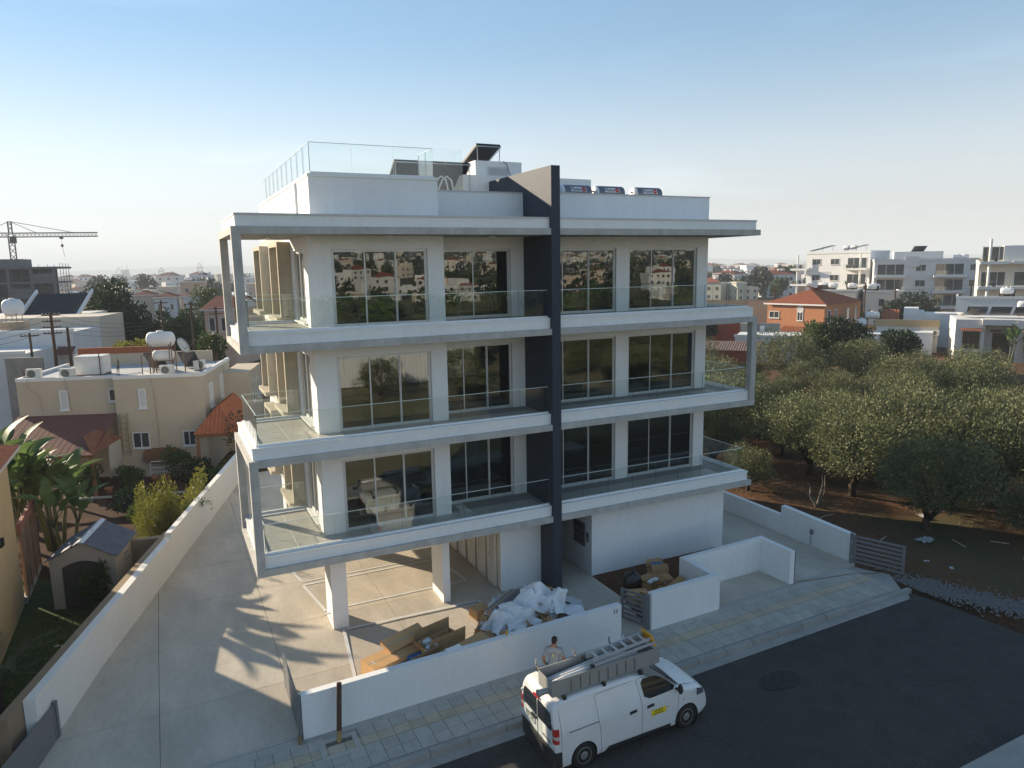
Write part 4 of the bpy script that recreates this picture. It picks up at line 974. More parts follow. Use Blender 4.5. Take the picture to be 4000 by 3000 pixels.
    m = MB(); m.hull([(c.x-.013, c.y+.088, c.z-.02), (c.x+.013, c.y+.088, c.z-.02), (c.x, c.y+.088, c.z+.03)], [(c.x-.006, c.y+.113, c.z-.018), (c.x+.006, c.y+.113, c.z-.018), (c.x, c.y+.095, c.z+.026)]); m.build('nose', SK, o)
    m = MB()
    for s in (-1, 1): m.path([(c.x+s*.034+.024*cos(2*pi*i/12), c.y+.098, c.z+.012+.017*sin(2*pi*i/12)) for i in range(13)], .003, 4).tube((c.x+s*.06, c.y+.095, c.z+.016), (c.x+s*.078, c.y-.01, c.z+.012), .003, n=4)
    m.build('glasses', DARK, o)
    # bulb print on the back of the shirt
    m = MB(); yb = -.128*H
    m.ball((.0, yb+.012, 1.30*H), .034, (1, .25, 1.1), 12, 8); m.obox((0, yb+.010, 1.25*H), (.026, .012, .03)); m.build('shirt_print', M('print_yellow', (.45, .44, .22), .8), o, smooth=True)
    m = MB()
    for i in range(8):
        a = rad(-30+i*240/7); m.obox((.062*cos(a), yb+.008, 1.30*H+.062*sin(a)), (.024, .008, .005), (0, -a, 0))
    m.build('print_rays', DARK, o)
    return o
person((-2.90, -5.22, .025*(-2.90-2)-.0), rad(-38), 'man in a grey t-shirt standing with his back turned between wall and van')
# ------------------------------------------------------------------ packing waste behind the street wall
CARD = M('cardboard', (.50, .30, .14), .85, .2, var=.10, vs=4, bump=.12, bs=70, fine=.05, rnd=.14)
CARDD = M('cardboard_inside', (.38, .235, .115), .9, .15, var=.12, vs=4, rnd=.1)
BLUE = M('carton_blue', (.02, .115, .30), .5, .4, var=.06, vs=6)
TAPE = M('packing_tape', (.42, .33, .2), .3, .5); STK = M('sticker_white', (.72, .72, .70), .5)
def carton(label, loc, size, rot=(0, 0, 0), open_=True, flaps=(60, 60, 110, 120), mat=None, name='cardboard_box', extra=None, group='packing cartons'):
    """A carton: four walls and a floor, four bent flaps when open; closed ones have a taped lid."""
    L, W, Hh = size; t = .008; m = mat or CARD
    e = empty(name, loc, 0, label, 'cardboard box', group, rot=rot)
    b = MB(); a, c = L/2, W/2
    b.box(-a, a, -c, -c+t, 0, Hh).box(-a, a, c-t, c, 0, Hh).box(-a, -a+t, -c+t, c-t, 0, Hh).box(a-t, a, -c+t, c-t, 0, Hh).box(-a+t, a-t, -c+t, c-t, 0, t)
    b.build('box_wall', m, e)
    if open_:
        fl = min(W, L)*.46
        for i, an in enumerate(flaps):
            if an is None: continue
            an = rad(an); co, si = cos(an), sin(an)
            if i < 2:
                s = -1 if i == 0 else 1
                p = [(-a, s*c, Hh), (a, s*c, Hh), (a-.01, s*(c-fl*co), Hh+fl*si), (-a+.01, s*(c-fl*co), Hh+fl*si)]
            else:
                s = -1 if i == 2 else 1
                p = [(s*a, -c, Hh), (s*a, c, Hh), (s*(a-fl*co), c-.01, Hh+fl*si), (s*(a-fl*co), -c+.01, Hh+fl*si)]
            v = (Vector(p[1])-Vector(p[0])).cross(Vector(p[2])-Vector(p[1])).normalized()*.006
            MB().hull(p, [tuple(Vector(q)+v) for q in p]).build('flap', CARDD, e)
    else:
        MB().box(-a+.001, a-.001, -c+.001, c-.001, Hh, Hh+t).build('box_lid', m, e)
        MB().box(-a-.002, a+.002, -.03, .03, Hh+t, Hh+t+.002).build('tape', TAPE, e)
    if extra: extra(e, a, c, Hh)
    return e
def sheet(label, loc, size, rot, seed, mat, amp=.12, fold=.25, name='foam_sheet', cat='foam sheet', group='white foam sheets on the waste heap', n=7, thick=.006, folds=1.):
    """A crumpled sheet: sharp creases from ridged noise, edges curling up."""
    m = MB(); vs2 = []; L, W = size
    for j in range(n+1):
        for i in range(n+1):
            u, v = i/n-.5, j/n-.5
            q = Vector((u*2.6*folds+seed*3.1, v*2.6*folds-seed*1.7, seed))
            r = abs(noise.noise(q))*2-0.5+.28*abs(noise.noise(q*2.6))
            z = amp*r*1.6-fold*(abs(u)**1.6+abs(v)**1.8)*1.2+.10*amp*noise.noise(q*6)
            vs2.append((u*L*(1-.12*abs(v))+.05*noise.noise(q+Vector((9, 0, 0))), v*W+.05*noise.noise(q+Vector((0, 9, 0))), z))
    k = (n+1)
    top = vs2; bot = [(x, y, z-thick) for x, y, z in vs2]
    m.add(top+bot, [(j*k+i, j*k+i+1, (j+1)*k+i+1, (j+1)*k+i) for j in range(n) for i in range(n)]+[(k*k+(j+1)*k+i, k*k+(j+1)*k+i+1, k*k+j*k+i+1, k*k+j*k+i) for j in range(n) for i in range(n)])
    return m.build(name, mat, None, n > 12, loc=loc, rot=rot, label=label, cat=cat, group=group)
g0 = lambda x, y: gz(x, y)+.002
FOAM = M('foam_white', (.74, .75, .76), .55, .35, var=.04, vs=5, bump=.1, bs=60)
BUB = M('bubble_wrap', (.58, .60, .62), .35, .5, var=.08, vs=8, bump=.7, bs=45)
def stk(e, a, c, h):
    MB().box(-a*.2, a*.05, -c-.003, -c-.001, h*.55, h*.75).build('sticker', STK, e)
def prints(e, a, c, h):
    text('printed_text', 'APOTHIKI', .10, M('print_rust', (.25, .06, .03), .7), e, (0, 0, h+.012), (0, 0, .1), .001)
    text('printed_text', 'TO VIVLIO', .08, M('print_rust'), e, (0, -.13, h+.012), (0, 0, .1), .001)
# two long furniture cartons lying along the wall
def bigx(e, a, c, h):
    MB().box(-a-.004, -a-.001, -.22, -.10, h*.55, h*.8).build('sticker', STK, e); MB().box(-a*.9, -a*.7, -c-.004, -c-.001, h*.6, h*.75).build('printed_mark', M('print_rust'), e)
    MB().box(-a+.15, -a+.19, -.1, .06, h+.009, h+.012).build('printed_mark', M('print_rust'), e)
carton('long brown furniture carton lying at the sunny end of the heap', (-6.25, -2.28, g0(-6.25, -2.28)), (1.75, .72, .70), (.0, 0, .30), False, extra=bigx)
carton('flat brown carton propped on the long furniture carton', (-5.85, -1.83, g0(-5.8, -1.8)+.72), (1.30, .5, .12), (.35, -.04, .34), False)
carton('tall open brown carton with its wide flap standing up', (-4.95, -2.28, g0(-4.95, -2.28)), (1.25, .75, .74), (0, 0, .30), True, (95, 88, 130, None))
carton('big plain brown carton lying aslant against the street wall', (-4.35, -2.95, g0(-4.35, -2.95)+.08), (1.35, .55, .72), (.12, -.10, .26), False)
carton('blue and brown carton end at the foot of the long carton', (-6.35, -2.98, g0(-6.3, -2.98)), (.62, .55, .62), (0, 0, .25), False, extra=lambda e, a, c, h: MB().box(-a+.002, a-.002, -c+.002, c-.002, h+.009, h+.014).build('printed_lid', BLUE, e))
carton('blue lidded carton between the long carton and the wall', (-5.72, -2.78, g0(-5.7, -2.78)), (.60, .42, .72), (0, .06, .22), False, mat=BLUE, extra=lambda e, a, c, h: MB().box(-.08, .08, -.06, .06, h+.009, h+.013).build('sticker', STK, e))
o = carton('small open carton full of crumpled foil bags', (-5.35, -2.66, g0(-5.35, -2.66)+.42), (.46, .42, .40), (.1, .1, .5), True, (140, 150, 140, 150))
carton('small brown box stacked under the foil bag carton', (-5.35, -2.66, g0(-5.35, -2.66)), (.50, .46, .41), (0, 0, .5), False)
for i in range(5):
    m = MB(); m.ball((0, 0, 0), .10, (1.1, .8, 1.3), 9, 6)
    m.v = [(x+.035*noise.noise(Vector((x*9+i, y*9, z*9))), y+.035*noise.noise(Vector((x*9, y*9+i, z*9))), z+.03*noise.noise(Vector((x*12, y*9, z*9+i)))) for x, y, z in m.v]
    m.build('foil_bag', M('foil', (.55, .57, .60), .3, .6, metal=.3, bump=.6, bs=40), None, loc=(-5.44+.09*(i % 3), -2.74+.12*(i//3)+.02*i, g0(-5.35, -2.66)+.83+.03*i), rot=(i, i*.7, i*2), label=['crumpled foil bag at the outer corner of the small carton', 'foil bag in the front row of the small carton', 'foil bag at the wall side of the small carton', 'foil bag in the back row of the small carton', 'topmost foil bag in the small carton'][i], cat='foil bag', group='foil bags in the small carton')
carton('long thin flattened carton leaning on the wall top', (-5.55, -3.20, g0(-5.5, -3.2)+.72), (1.25, .20, .07), (.2, -.14, .27), False)
MB().obox((0, 0, 0), (1.15, .10, .10), (0, 0, 0)).build('timber_length', M('raw_timber', (.22, .13, .065), .85, .2, var=.15, vs=8), None, loc=(-5.75, -3.10, g0(-5.7, -3.1)+.90), rot=(.1, -.15, .24), label='brown timber length lying across the cartons', cat='timber')
carton('small sealed box standing apart near the parking line', (-2.9, -.35, g0(-2.9, -.35)), (.55, .42, .30), (0, 0, .25), False)
carton('brown carton half buried at the sunny edge of the foam', (-3.35, -1.9, g0(-3.35, -1.9)), (.55, .5, .42), (0, .1, .8), True, (120, 60, 140, 120))
carton('narrow carton standing on end beside the foam', (-3.55, -1.62, g0(-3.5, -1.62)), (.30, .22, .75), (.25, .45, .6), False)
carton('low carton with blue print by the wall', (-3.68, -2.95, g0(-3.68, -2.95)), (.7, .55, .62), (0, 0, .2), True, (150, 160, 150, 155), extra=lambda e, a, c, h: MB().box(-a-.006, -a-.001, -c*.6, c*.6, h*.3, h*.9).build('printed_mark', BLUE, e))
carton('sealed carton with white stickers under the plastic', (-3.05, -2.85, g0(-3.05, -2.85)), (.55, .5, .55), (0, 0, .5), False, extra=stk)
carton('tall dark-sided carton standing behind the white foam', (-2.15, -1.45, g0(-2.15, -1.45)), (1.15, .42, .95), (-.35, -.28, .30), False, mat=M('carton_grey', (.20, .20, .22), .6, .3, var=.1, vs=6))
carton('open carton at the crest of the heap', (-1.42, -1.72, g0(-1.4, -1.7)+.55), (.65, .45, .4), (.2, -.2, .7), True, (120, 60, 130, 100))
carton('carton on the lower slope of the foam facing the wall', (-1.55, -2.75, g0(-1.55, -2.75)+.2), (.72, .5, .40), (.25, .12, .45), True, (130, 140, 60, 130))
carton('crushed carton between the foam sheets', (-2.02, -2.55, g0(-2, -2.55)+.35), (.55, .5, .35), (.3, -.3, .9), True, (40, 130, 110, 70))
carton('low carton at the doorway end of the heap', (-.55, -1.75, g0(-.5, -1.75)), (.5, .42, .34), (0, 0, .3), True, (150, 150, 150, 150))
carton('flattened carton lying along the wall below the foam', (-2.15, -3.15, g0(-2.15, -3.15)+.58), (1.6, .35, .05), (.45, -.08, .12), False)
carton('bottom carton that holds up the foam heap', (-1.6, -2.1, g0(-1.6, -2.1)), (1.5, .9, .5), (0, 0, .25), False)
carton('wide bottom carton under the sunny side of the foam', (-2.7, -2.3, g0(-2.7, -2.3)), (.9, .8, .42), (0, 0, .4), False)
for i, (lab, l, s, r, a, f) in enumerate((
    ('crumpled foam sheet nearest the sun on the heap', (-2.95, -2.35, .78), (.95, .8), (.55, -.35, .4), .15, .35),
    ('foam sheet with a raised peak in the middle of the heap', (-2.30, -2.25, 1.0), (1.0, .9), (.5, -.1, .2), .20, .3),
    ('broad foam sheet at the top of the heap', (-1.55, -2.15, 1.08), (1.15, .95), (.35, .1, -.2), .18, .25),
    ('foam sheet sliding towards the number 13 end', (-.90, -2.35, .85), (1.0, .95), (.25, .45, .1), .13, .28),
    ('smooth foam block low at the doorway end', (-.55, -2.55, .55), (.8, .7), (.3, .55, .2), .05, .45),
    ('foam strip standing up like a blade on the heap', (-1.25, -2.5, .95), (.95, .28), (1.0, -.8, .5), .05, .1),
    ('torn foam sheet hanging towards the wall', (-2.45, -2.85, .68), (.95, .6), (.9, .1, .15), .14, .3),
    ('small foam scrap at the lowest sunny corner', (-3.25, -2.0, .55), (.55, .5), (.6, -.5, .9), .14, .4))):
    sheet(lab, (l[0], l[1], l[2]+gz(l[0], l[1])), (s[0]*1.12, s[1]*1.12), r, i*1.37+.4, FOAM, a*1.5, f*1.1, folds=.75)
for i, (lab, l, s, r) in enumerate((
    ('cloudy bubble wrap bundle behind the dark-sided carton', (-2.35, -.95, .55), (1.2, 1.0), (.1, -.2, .3)),
    ('bubble wrap draped over the back of the heap', (-1.45, -1.1, .85), (1.25, .8), (-.2, .25, .1)),
    ('thin plastic film spilling towards the sunny cartons', (-3.15, -2.45, .5), (.9, .75), (.5, -.3, .8)),
    ('plastic film crushed on the low cartons by the wall', (-2.95, -2.95, .58), (.75, .5), (.3, .0, .4)))):
    sheet(lab, (l[0], l[1], l[2]+gz(l[0], l[1])), s, r, i*2.3+11, BUB, .22, .5, 'bubble_wrap', 'bubble wrap', 'plastic packing film on the heap', folds=2.2, n=26)
for i, (lab, l, s, r) in enumerate((('grey plastic panel lying over the doorway end of the heap', (-.85, -1.65, .78), (1.5, .35), (.1, .32, -.25)), ('pale grey corrugated board on top of the heap', (-.6, -2.0, .74), (1.1, .42), (.1, .36, -.3)))):
    sheet(lab, (l[0], l[1], l[2]), s, r, i+31, M('grey_board', (.42, .45, .48), .5, .4, var=.05, vs=5), .05, .1, 'packing_board', 'packing board', 'boards on the waste heap', 10)
sb = MB().lathe([(.028, 0), (.028, .13), (.016, .15), (.016, .18)], n=12).build('spray_can', M('can_yellow', (.62, .36, .02), .4, .5), None, loc=(-3.47, -3.58, 1.13+.025*(-3.47-2)+.001), label='small yellow spray can standing on top of the street wall', cat='spray can')
MB().lathe([(.02, .181), (.02, .21)], n=10).build('can_cap', DARK, sb)
MB().obox((0, 0, 0), (.45, .16, .008)).build('paper_scrap', STK, None, loc=(-5.0, -3.52, 1.13+.025*(-7)+.02), rot=(.3, -.05, .15), label='white paper scrap lying on the street wall top', cat='paper')
MB().obox((0, 0, 0), (.16, .12, .01)).obox((.06, .02, .03), (.12, .1, .01), (.4, .3, .3)).build('paper_scrap', STK, None, loc=(.29, -3.62, .0), rot=(.9, .2, .3), label='crumpled white paper at the end of wall number 13', cat='paper')
# planter cartons
carton('two-part carton with a blue lid on the planter soil', (3.70, -.85, .03), (.62, .48, .44), (0, 0, -.25), True, (35, 140, 140, None), extra=lambda e, a, c, h: MB().obox((-.05, -.05, h+.09), (.42, .28, .012), (.35, 0, 0)).build('printed_lid', BLUE, e), group='cartons in the planter')
carton('square carton with a white sticker in front of the planter corner', (3.50, -1.35, .03), (.6, .55, .32), (0, 0, -.2), False, extra=stk, group='cartons in the planter')
carton('small open carton with white packing in the planter', (2.92, -1.58, .03), (.52, .42, .36), (0, 0, .15), True, (150, 140, 140, 150), group='cartons in the planter')
carton('long brown carton with printed capitals leaning in the planter', (3.05, -2.45, .20), (1.35, .52, .30), (.45, -.22, .28), False, extra=prints, group='cartons in the planter')
carton('low brown carton behind the small gate', (2.05, -1.98, .03), (.66, .5, .33), (0, 0, -.35), False, group='cartons in the planter')
carton('sagging brown carton beside the low carton', (2.25, -2.55, .03), (.7, .5, .38), (0, .05, .2), True, (20, 30, 120, 130), group='cartons in the planter')
for i in range(3):
    m = MB(); m.ball((0, 0, 0), .09, (1.2, 1, .7), 9, 6); m.v = [(x+.03*noise.noise(Vector((x*14+i, y*9, z*9))), y+.03*noise.noise(Vector((x*9, y*14+i, z*9))), z+.03*noise.noise(Vector((x*12, y*9, z*14+i)))) for x, y, z in m.v]
    m.build('packing_paper', STK, None, loc=(2.80+.12*i, -1.6+.05*(i % 2), .40+.02*i), label=['white packing paper at the near side of the open planter carton', 'white packing paper in the middle of the open planter carton', 'white packing paper at the wall side of the open planter carton'][i], cat='paper', group='packing paper in the planter carton')
m = MB(); m.ball((0, 0, .30), .33, (1.1, .95, .95), 18, 12)
m.v = [(x+.05*noise.noise(Vector((x*6, y*6, z*6))), y+.05*noise.noise(Vector((x*6+5, y*6, z*6))), max(0, z+.05*noise.noise(Vector((x*7, y*7+3, z*7))))) for x, y, z in m.v]
m.path([(0, 0, .58), (.02, .01, .66), (.08, .04, .74)], [.09, .035, .07], 8)
m.build('refuse_bag', M('black_polythene', (.012, .012, .013), .28, .6, bump=.7, bs=25), None, True, loc=(2.45, -1.10, .02), label='tied black refuse bag on the planter soil', cat='refuse bag')
# ------------------------------------------------------------------ steel tube standing in the tree pit
sp = empty('steel_tube', (-8.25, -4.16, -.30), 0, 'rusty steel tube leaning upright against the street wall in the tree pit', 'steel tube', rot=(-.20, .10, 0))
sp.rotation_euler = (rad(-13), rad(6), 0)
MB().lathe([(.062, .28), (.062, 1.40)], n=14).build('tube_shaft', M('rusted_steel', (.085, .045, .032), .7, .4, metal=.3, var=.3, vs=7, bump=.3, bs=40), sp, smooth=False)
MB().lathe([(.055, 0), (.058, .285)], n=14).build('tube_foot', M('foot_ochre', (.36, .23, .09), .7, .3, var=.2, vs=8), sp)
# ------------------------------------------------------------------ vegetation builders
def leaf_cloud(mb, lobes, n, L, W, rng, shell=.55, droop=0., up=.3):
    """n leaf blades scattered through the outer shell of a set of ellipsoids."""
    vol = [a[3]*a[4]*a[5] for a in lobes]; tot = sum(vol)
    for (cx, cy_, cz, rx_, ry_, rz_), vv in zip(lobes, vol):
        for _ in range(max(1, int(n*vv/tot))):
            d = Vector((rng.gauss(0, 1), rng.gauss(0, 1), rng.gauss(0, 1))).normalized()
            r = shell+(1-shell)*rng.random()**.7
            r *= 1+.16*noise.noise(Vector((d.x*2.5+cx, d.y*2.5+cy_, d.z*2.5+cz)))
            p = Vector((cx+d.x*rx_*r, cy_+d.y*ry_*r, cz+d.z*rz_*r))
            a = (d+Vector((rng.uniform(-1, 1), rng.uniform(-1, 1), rng.uniform(-.8, .8)+up-droop))).normalized()
            b = a.cross(Vector((rng.uniform(-1, 1), rng.uniform(-1, 1), rng.uniform(-1, 1))))
            if b.length < .05: continue
            b.normalize(); k = rng.uniform(.7, 1.3); a = a*L*k; b = b*W*k*.5
            m_ = len(mb.v); q = p+a*.5
            mb.v += [tuple(p), tuple(q+b), tuple(p+a), tuple(q-b)]; mb.f.append((m_, m_+1, m_+2, m_+3)); mb.m.append(0)
def limbs(mb, base, top_pts, r, rng, bend=.25):
    for t in top_pts:
        b = Vector(base); t = Vector(t); m1 = b.lerp(t, .4)+Vector((rng.uniform(-bend, bend), rng.uniform(-bend, bend), .1)); m2 = b.lerp(t, .75)+Vector((rng.uniform(-bend, bend), rng.uniform(-bend, bend), 0))
        mb.path([b, m1, m2, t], [r, r*.7, r*.45, r*.15], 6)
BARK = M('bark', (.075, .055, .04), .95, .1, var=.25, vs=6, bump=.8, bs=25)
OLIVE = LEAF('olive_leaf', (.082, .100, .042), (.175, .180, .080), .22, .22, 1.6)
DKGREEN = LEAF('dark_leaf', (.016, .032, .014), (.034, .058, .022), .2, .12, 1.4)
GREEN = LEAF('green_leaf', (.035, .065, .018), (.075, .115, .028), .3, .15, 2.)
YELGR = LEAF('yellow_green_leaf', (.12, .135, .022), (.22, .21, .036), .38, .1, 3.)
BANANA = LEAF('paddle_leaf', (.065, .115, .036), (.12, .18, .06), .38, .12, 1.5, .55)
CONIF = LEAF('conifer_leaf', (.014, .024, .014), (.03, .042, .02), .15, .15, 1.)
def olive_meshes(seed, n=13000, h=3.9, low=.26):
    rng = random.Random(seed); tr = MB(); cr = MB()
    lob = [(0, 0, h*.56, h*.40, h*.40, h*.34)]
    for i in range(rng.randint(8, 11)):
        a = 2*pi*i/9+rng.uniform(-.4, .4); d = rng.uniform(.22, .50)*h
        lob.append((cos(a)*d, sin(a)*d, h*rng.uniform(low, .84), h*rng.uniform(.15, .26), h*rng.uniform(.15, .26), h*rng.uniform(.13, .22)))
    leaf_cloud(cr, lob, int(n*.8), .125, .05, rng, .5)
    leaf_cloud(cr, [(a, b, c+.08, d*1.12, e*1.12, f*1.15) for a, b, c, d, e, f in lob], int(n*.14), .13, .036, rng, .85, up=.5)
    fk = rng.uniform(.4, .7)
    tr.path([(0, 0, -.2), (.05, .02, .25), (rng.uniform(-.12, .12), rng.uniform(-.12, .12), fk)], [.2, .15, .13], 8)
    limbs(tr, (0, 0, fk-.1), [(l[0]*.85, l[1]*.85, l[2]) for l in lob[1:]], .085, rng)
    return tr.mesh('trunk', BARK, True), cr.mesh('crown', OLIVE)
def tree(name, label, loc, lobes, n, mat, cat='tree', group=None, L=.3, W=.2, tr=.18, seed=1, trunk_top=None, shell=.4, up=.3):
    rng = random.Random(seed); e = empty(name, loc, 0, label, cat, group)
    t = MB(); zt = trunk_top if trunk_top else min(l[2] for l in lobes)
    t.path([(0, 0, -.3), (.04, .02, zt*.5), (0, 0, zt)], [tr, tr*.8, tr*.6], 7); limbs(t, (0, 0, zt*.85), [(l[0], l[1], l[2]) for l in lobes[:7]], tr*.5, rng)
    t.build('trunk', BARK, e, True)
    c = MB(); leaf_cloud(c, lobes, n, L, W, rng, shell, up=up); c.build('crown', mat, e)
    return e
def lobed(rng, R, H, z0, k=8, squash=.8):
    out = [(0, 0, z0+H*.5, R*.62, R*.62, H*.42)]
    for i in range(k):
        a = 2*pi*i/k+rng.uniform(-.4, .4); d = R*rng.uniform(.4, .68)
        out.append((cos(a)*d, sin(a)*d, z0+H*rng.uniform(.25, .85), R*rng.uniform(.3, .45), R*rng.uniform(.3, .45), H*rng.uniform(.16, .28)))
    return out

# ------------------------------------------------------------------ neighbours' garden on the far side of the pale wall
GZ = -.45
gl_ = MB().prism([(-30, -9), (LWX(-9)-.5, -9), (LWX(8.6)-.5, 8.6), (LWX(9.2)-1.6, 9.0), (-16.4, 12.2), (-30, 12.2)], GZ-.25, GZ-.02).build('lawn', M('lawn_soil', (.05, .07, .024), .95, .1, var=.3, vs=3), kind='structure')
rg = random.Random(11); gm2 = MB()
for _ in range(9000):
    y = rg.uniform(-4, 9.5); x1 = LWX(y)-.5; x = rg.uniform(max(-16.4, x1-3.2), x1)
    if -15.6 < x < -13.2 and y > 7.1: continue
    a = rg.uniform(0, 6.28); h = rg.uniform(.05, .11); w = .012
    gm2.add([(x-w*cos(a), y-w*sin(a), GZ-.02), (x+w*cos(a), y+w*sin(a), GZ-.02), (x+rg.uniform(-.04, .04), y+rg.uniform(-.04, .04), GZ-.02+h)], [(0, 1, 2)])
gm2.build('lawn_grass', LEAF('lawn_leaf', (.04, .075, .016), (.075, .115, .026), .3, .1, 3.), label='short dark green lawn grass beside the garden shed', cat='grass', kind='stuff')
# tan house at the picture's edge
TAN = M('tan_paint', (.50, .37, .21), .75, .25, var=.05, vs=1, bump=.25, bs=120)
TERRA = M('terracotta', (.30, .095, .045), .75, .25, var=.16, vs=3, bump=.25, bs=60, fine=.12)
def tiles(mb, A, B, upv, hl=0., hr=0., pitch=.22, rib=.045):
    """Ribbed tile slope above eave A-B; hl, hr: length along the eave taken by hip ends."""
    A, B, U_ = Vector(A), Vector(B), Vector(upv); d = B-A; L = d.length; d.normalize()
    nr = d.cross(U_).normalized()
    if nr.z < 0: nr = -nr
    n = max(2, int(L/pitch)); prev = None
    def hh(s):
        v = 1.
        if hl > 0: v = min(v, s/hl)
        if hr > 0: v = min(v, (L-s)/hr)
        return max(0., v)
    for i in range(n):
        for j, (f, r) in enumerate(((0, 0.), (.22, 1.), (.5, 1.), (.72, 0.), (1, 0.))):
            s = (i+f)*L/n; p = A+d*s+nr*(rib*r); q = p+U_*hh(min(L, s))
            if prev is not None and j > 0:
                mb.add([prev[0], p, q, prev[1]], [(0, 1, 2, 3)])
            prev = (p, q)
th = empty('tan_house', (-16.42, 8.75, GZ), 0, 'tan rendered house with terracotta eaves at the picture edge', 'house')
MB().box(-9, 0, -14, 0, -.2, 5.65).build('wall', TAN, th)
m = MB(); tiles(m, (.4, -14.5, 5.6), (.4, .2, 5.6), (-4.6, 0, 1.5), 0, 4.6); tiles(m, (.4, .2, 5.6), (-9.3, .2, 5.6), (0, -4.6, 1.5), 4.6, 4.6)
m.build('roof', TERRA, th)['kind'] = 'stuff'
MB().box(.30, .41, -14.5, .22, 5.5, 5.61).build('eave_board', M('eave_white', (.55, .52, .48), .6), th)
wlp = MB().box(0, .09, -2.75, -2.60, 3.0, 3.06).box(.05, .14, -2.74, -2.61, 3.06, 3.30).build('wall_lamp', DARK, th)
# timber fence: slatted screen panels between posts
fe = empty('timber_fence', (-16.35, 8.9, GZ), 0, 'weathered pinkish timber fence between the tan house and the shed', 'fence')
FEN = M('fence_timber', (.20, .135, .10), .9, .15, var=.2, vs=5, bump=.4, bs=40, rnd=.12)
pk = MB().box(-.012, .012, -.045, .045, 0, 2.35).mesh('fence_board', FEN)
for i in range(30): place('fence_board', pk, fe, (0, .06+i*.104, .1))
for y in (0, 1.05, 2.1, 3.15): MB().box(-.05, .05, y-.04, y+.04, 0, 2.75).build('fence_post', FEN, fe)
MB().box(-.06, .06, -.05, 3.2, 2.55, 2.85).build('fence_rail', M('fence_cap', (.24, .10, .07), .85, var=.1, vs=5), fe)
MB().obox((.03, 1.3, 1.4), (.02, 2.6, .09), (.75, 0, 0)).build('fence_brace', FEN, fe)
MB().box(-.12, .02, -.2, 3.3, -.1, .22).build('fence_plinth', CONP, fe)
# plastic garden shed
shd = empty('garden_shed', (-15.40, 7.55, GZ+.02), rad(-13), 'grey-brown plastic garden shed with arched dark doors and shingled roof', 'shed')
SHW = M('shed_plastic', (.42, .355, .295), .6, .3, var=.06, vs=4, bump=.25, bs=50); SHD = M('shed_door', (.055, .048, .045), .6, .3, bump=.2, bs=60)
SW, SD, SE, SA = 2.05, 2.1, 1.78, 2.32
m = MB(); m.box(0, .36, 0, .05, 0, SE).box(SW-.36, SW, 0, .05, 0, SE)
arch = [(.36, SE-.02)]+[(.36+(SW-.72)*i/12, SE-.10+.17*sin(pi*i/12)) for i in range(13)]+[(SW-.36, SE-.02), (SW, SE), (SW/2, SA), (0, SE)]
m.prism([(.36, SE-.30)]+[(.36+(SW-.72)*i/12, SE-.30+.20*sin(pi*i/12)) for i in range(1, 12)]+[(SW-.36, SE-.30), (SW-.36, SE), (SW, SE), (SW/2, SA), (0, SE), (.36, SE)], 0, .05, 'y')
m.build('shed_front', SHW, shd)
for i in range(14): MB().box(0.004, .356, -.008, 0, .03+i*.125, .145+i*.125).build('cladding_board', SHW, shd); MB().box(SW-.356, SW-.004, -.008, 0, .03+i*.125, .145+i*.125).build('cladding_board', SHW, shd)
MB().box(0, .05, .05, SD, 0, SE).build('shed_wall', SHW, shd); rw_ = MB().box(SW-.05, SW, .05, SD, 0, SE).build('shed_wall', SHW, shd)
MB().prism([(.05, 0), (SW-.05, 0), (SW-.05, SE), (SW/2, SA), (.05, SE)], SD-.05, SD, 'y').build('shed_wall', SHW, shd)
for s in (0, 1):
    a, b = (.37, SW/2-.008) if s == 0 else (SW/2+.008, SW-.37)
    p = [(a, .03), (b, .03)]+([(b, SE-.11), (a+.22, SE-.17), (a, SE-.31)] if s == 0 else [(b, SE-.31), (b-.22, SE-.17), (a, SE-.11)])
    d = MB().prism(p, .055, .085, 'y').build('shed_door', SHD, shd); MB().box((b-.06) if s == 0 else a+.03, (b-.03) if s == 0 else a+.06, .03, .054, .85, 1.02).build('door_handle', DARK, d)
swn = MB().box(SW, SW+.03, 1.0, 1.42, 1.12, 1.5).build('shed_window', M('shed_frame', (.45, .42, .38), .6), rw_)
for y in (1.03, 1.23):
    for z in (1.15, 1.33): MB().box(SW+.03, SW+.034, y, y+.16, z, z+.14).build('pane', M('shed_pane', (.30, .27, .23), .2, .6), swn)
shg = M('shed_shingle', (.085, .095, .125), .7, .35, var=.12, vs=6, rnd=.12)
sl = math.hypot(SW/2+.1, (SA-SE)*(SW/2+.1)/(SW/2)); an = math.atan2(SA-SE, SW/2)
rc_ = sl/5
for s in (-1, 1):
    mm = MB().box(*((0, rc_+.02) if s > 0 else (-rc_-.02, 0)), -.107, .107, 0, .014).mesh('shingle', shg)
    for j in range(5):
        for i in range(11):
            t = j*rc_
            place('shingle', mm, shd, (SW/2+s*t*cos(an), -.10+.11+i*.217, SA+.035-t*sin(an)+.004*(4-j)), (0, s*(an+.02), 0))
for y0 in (-.12, 1.12): MB().prism([(SW/2-.13, SA+.02), (SW/2, SA+.085), (SW/2+.13, SA+.02)], y0, y0+1.2, 'y').build('ridge_skylight', M('skylight', (.50, .52, .56), .3, .5), shd)
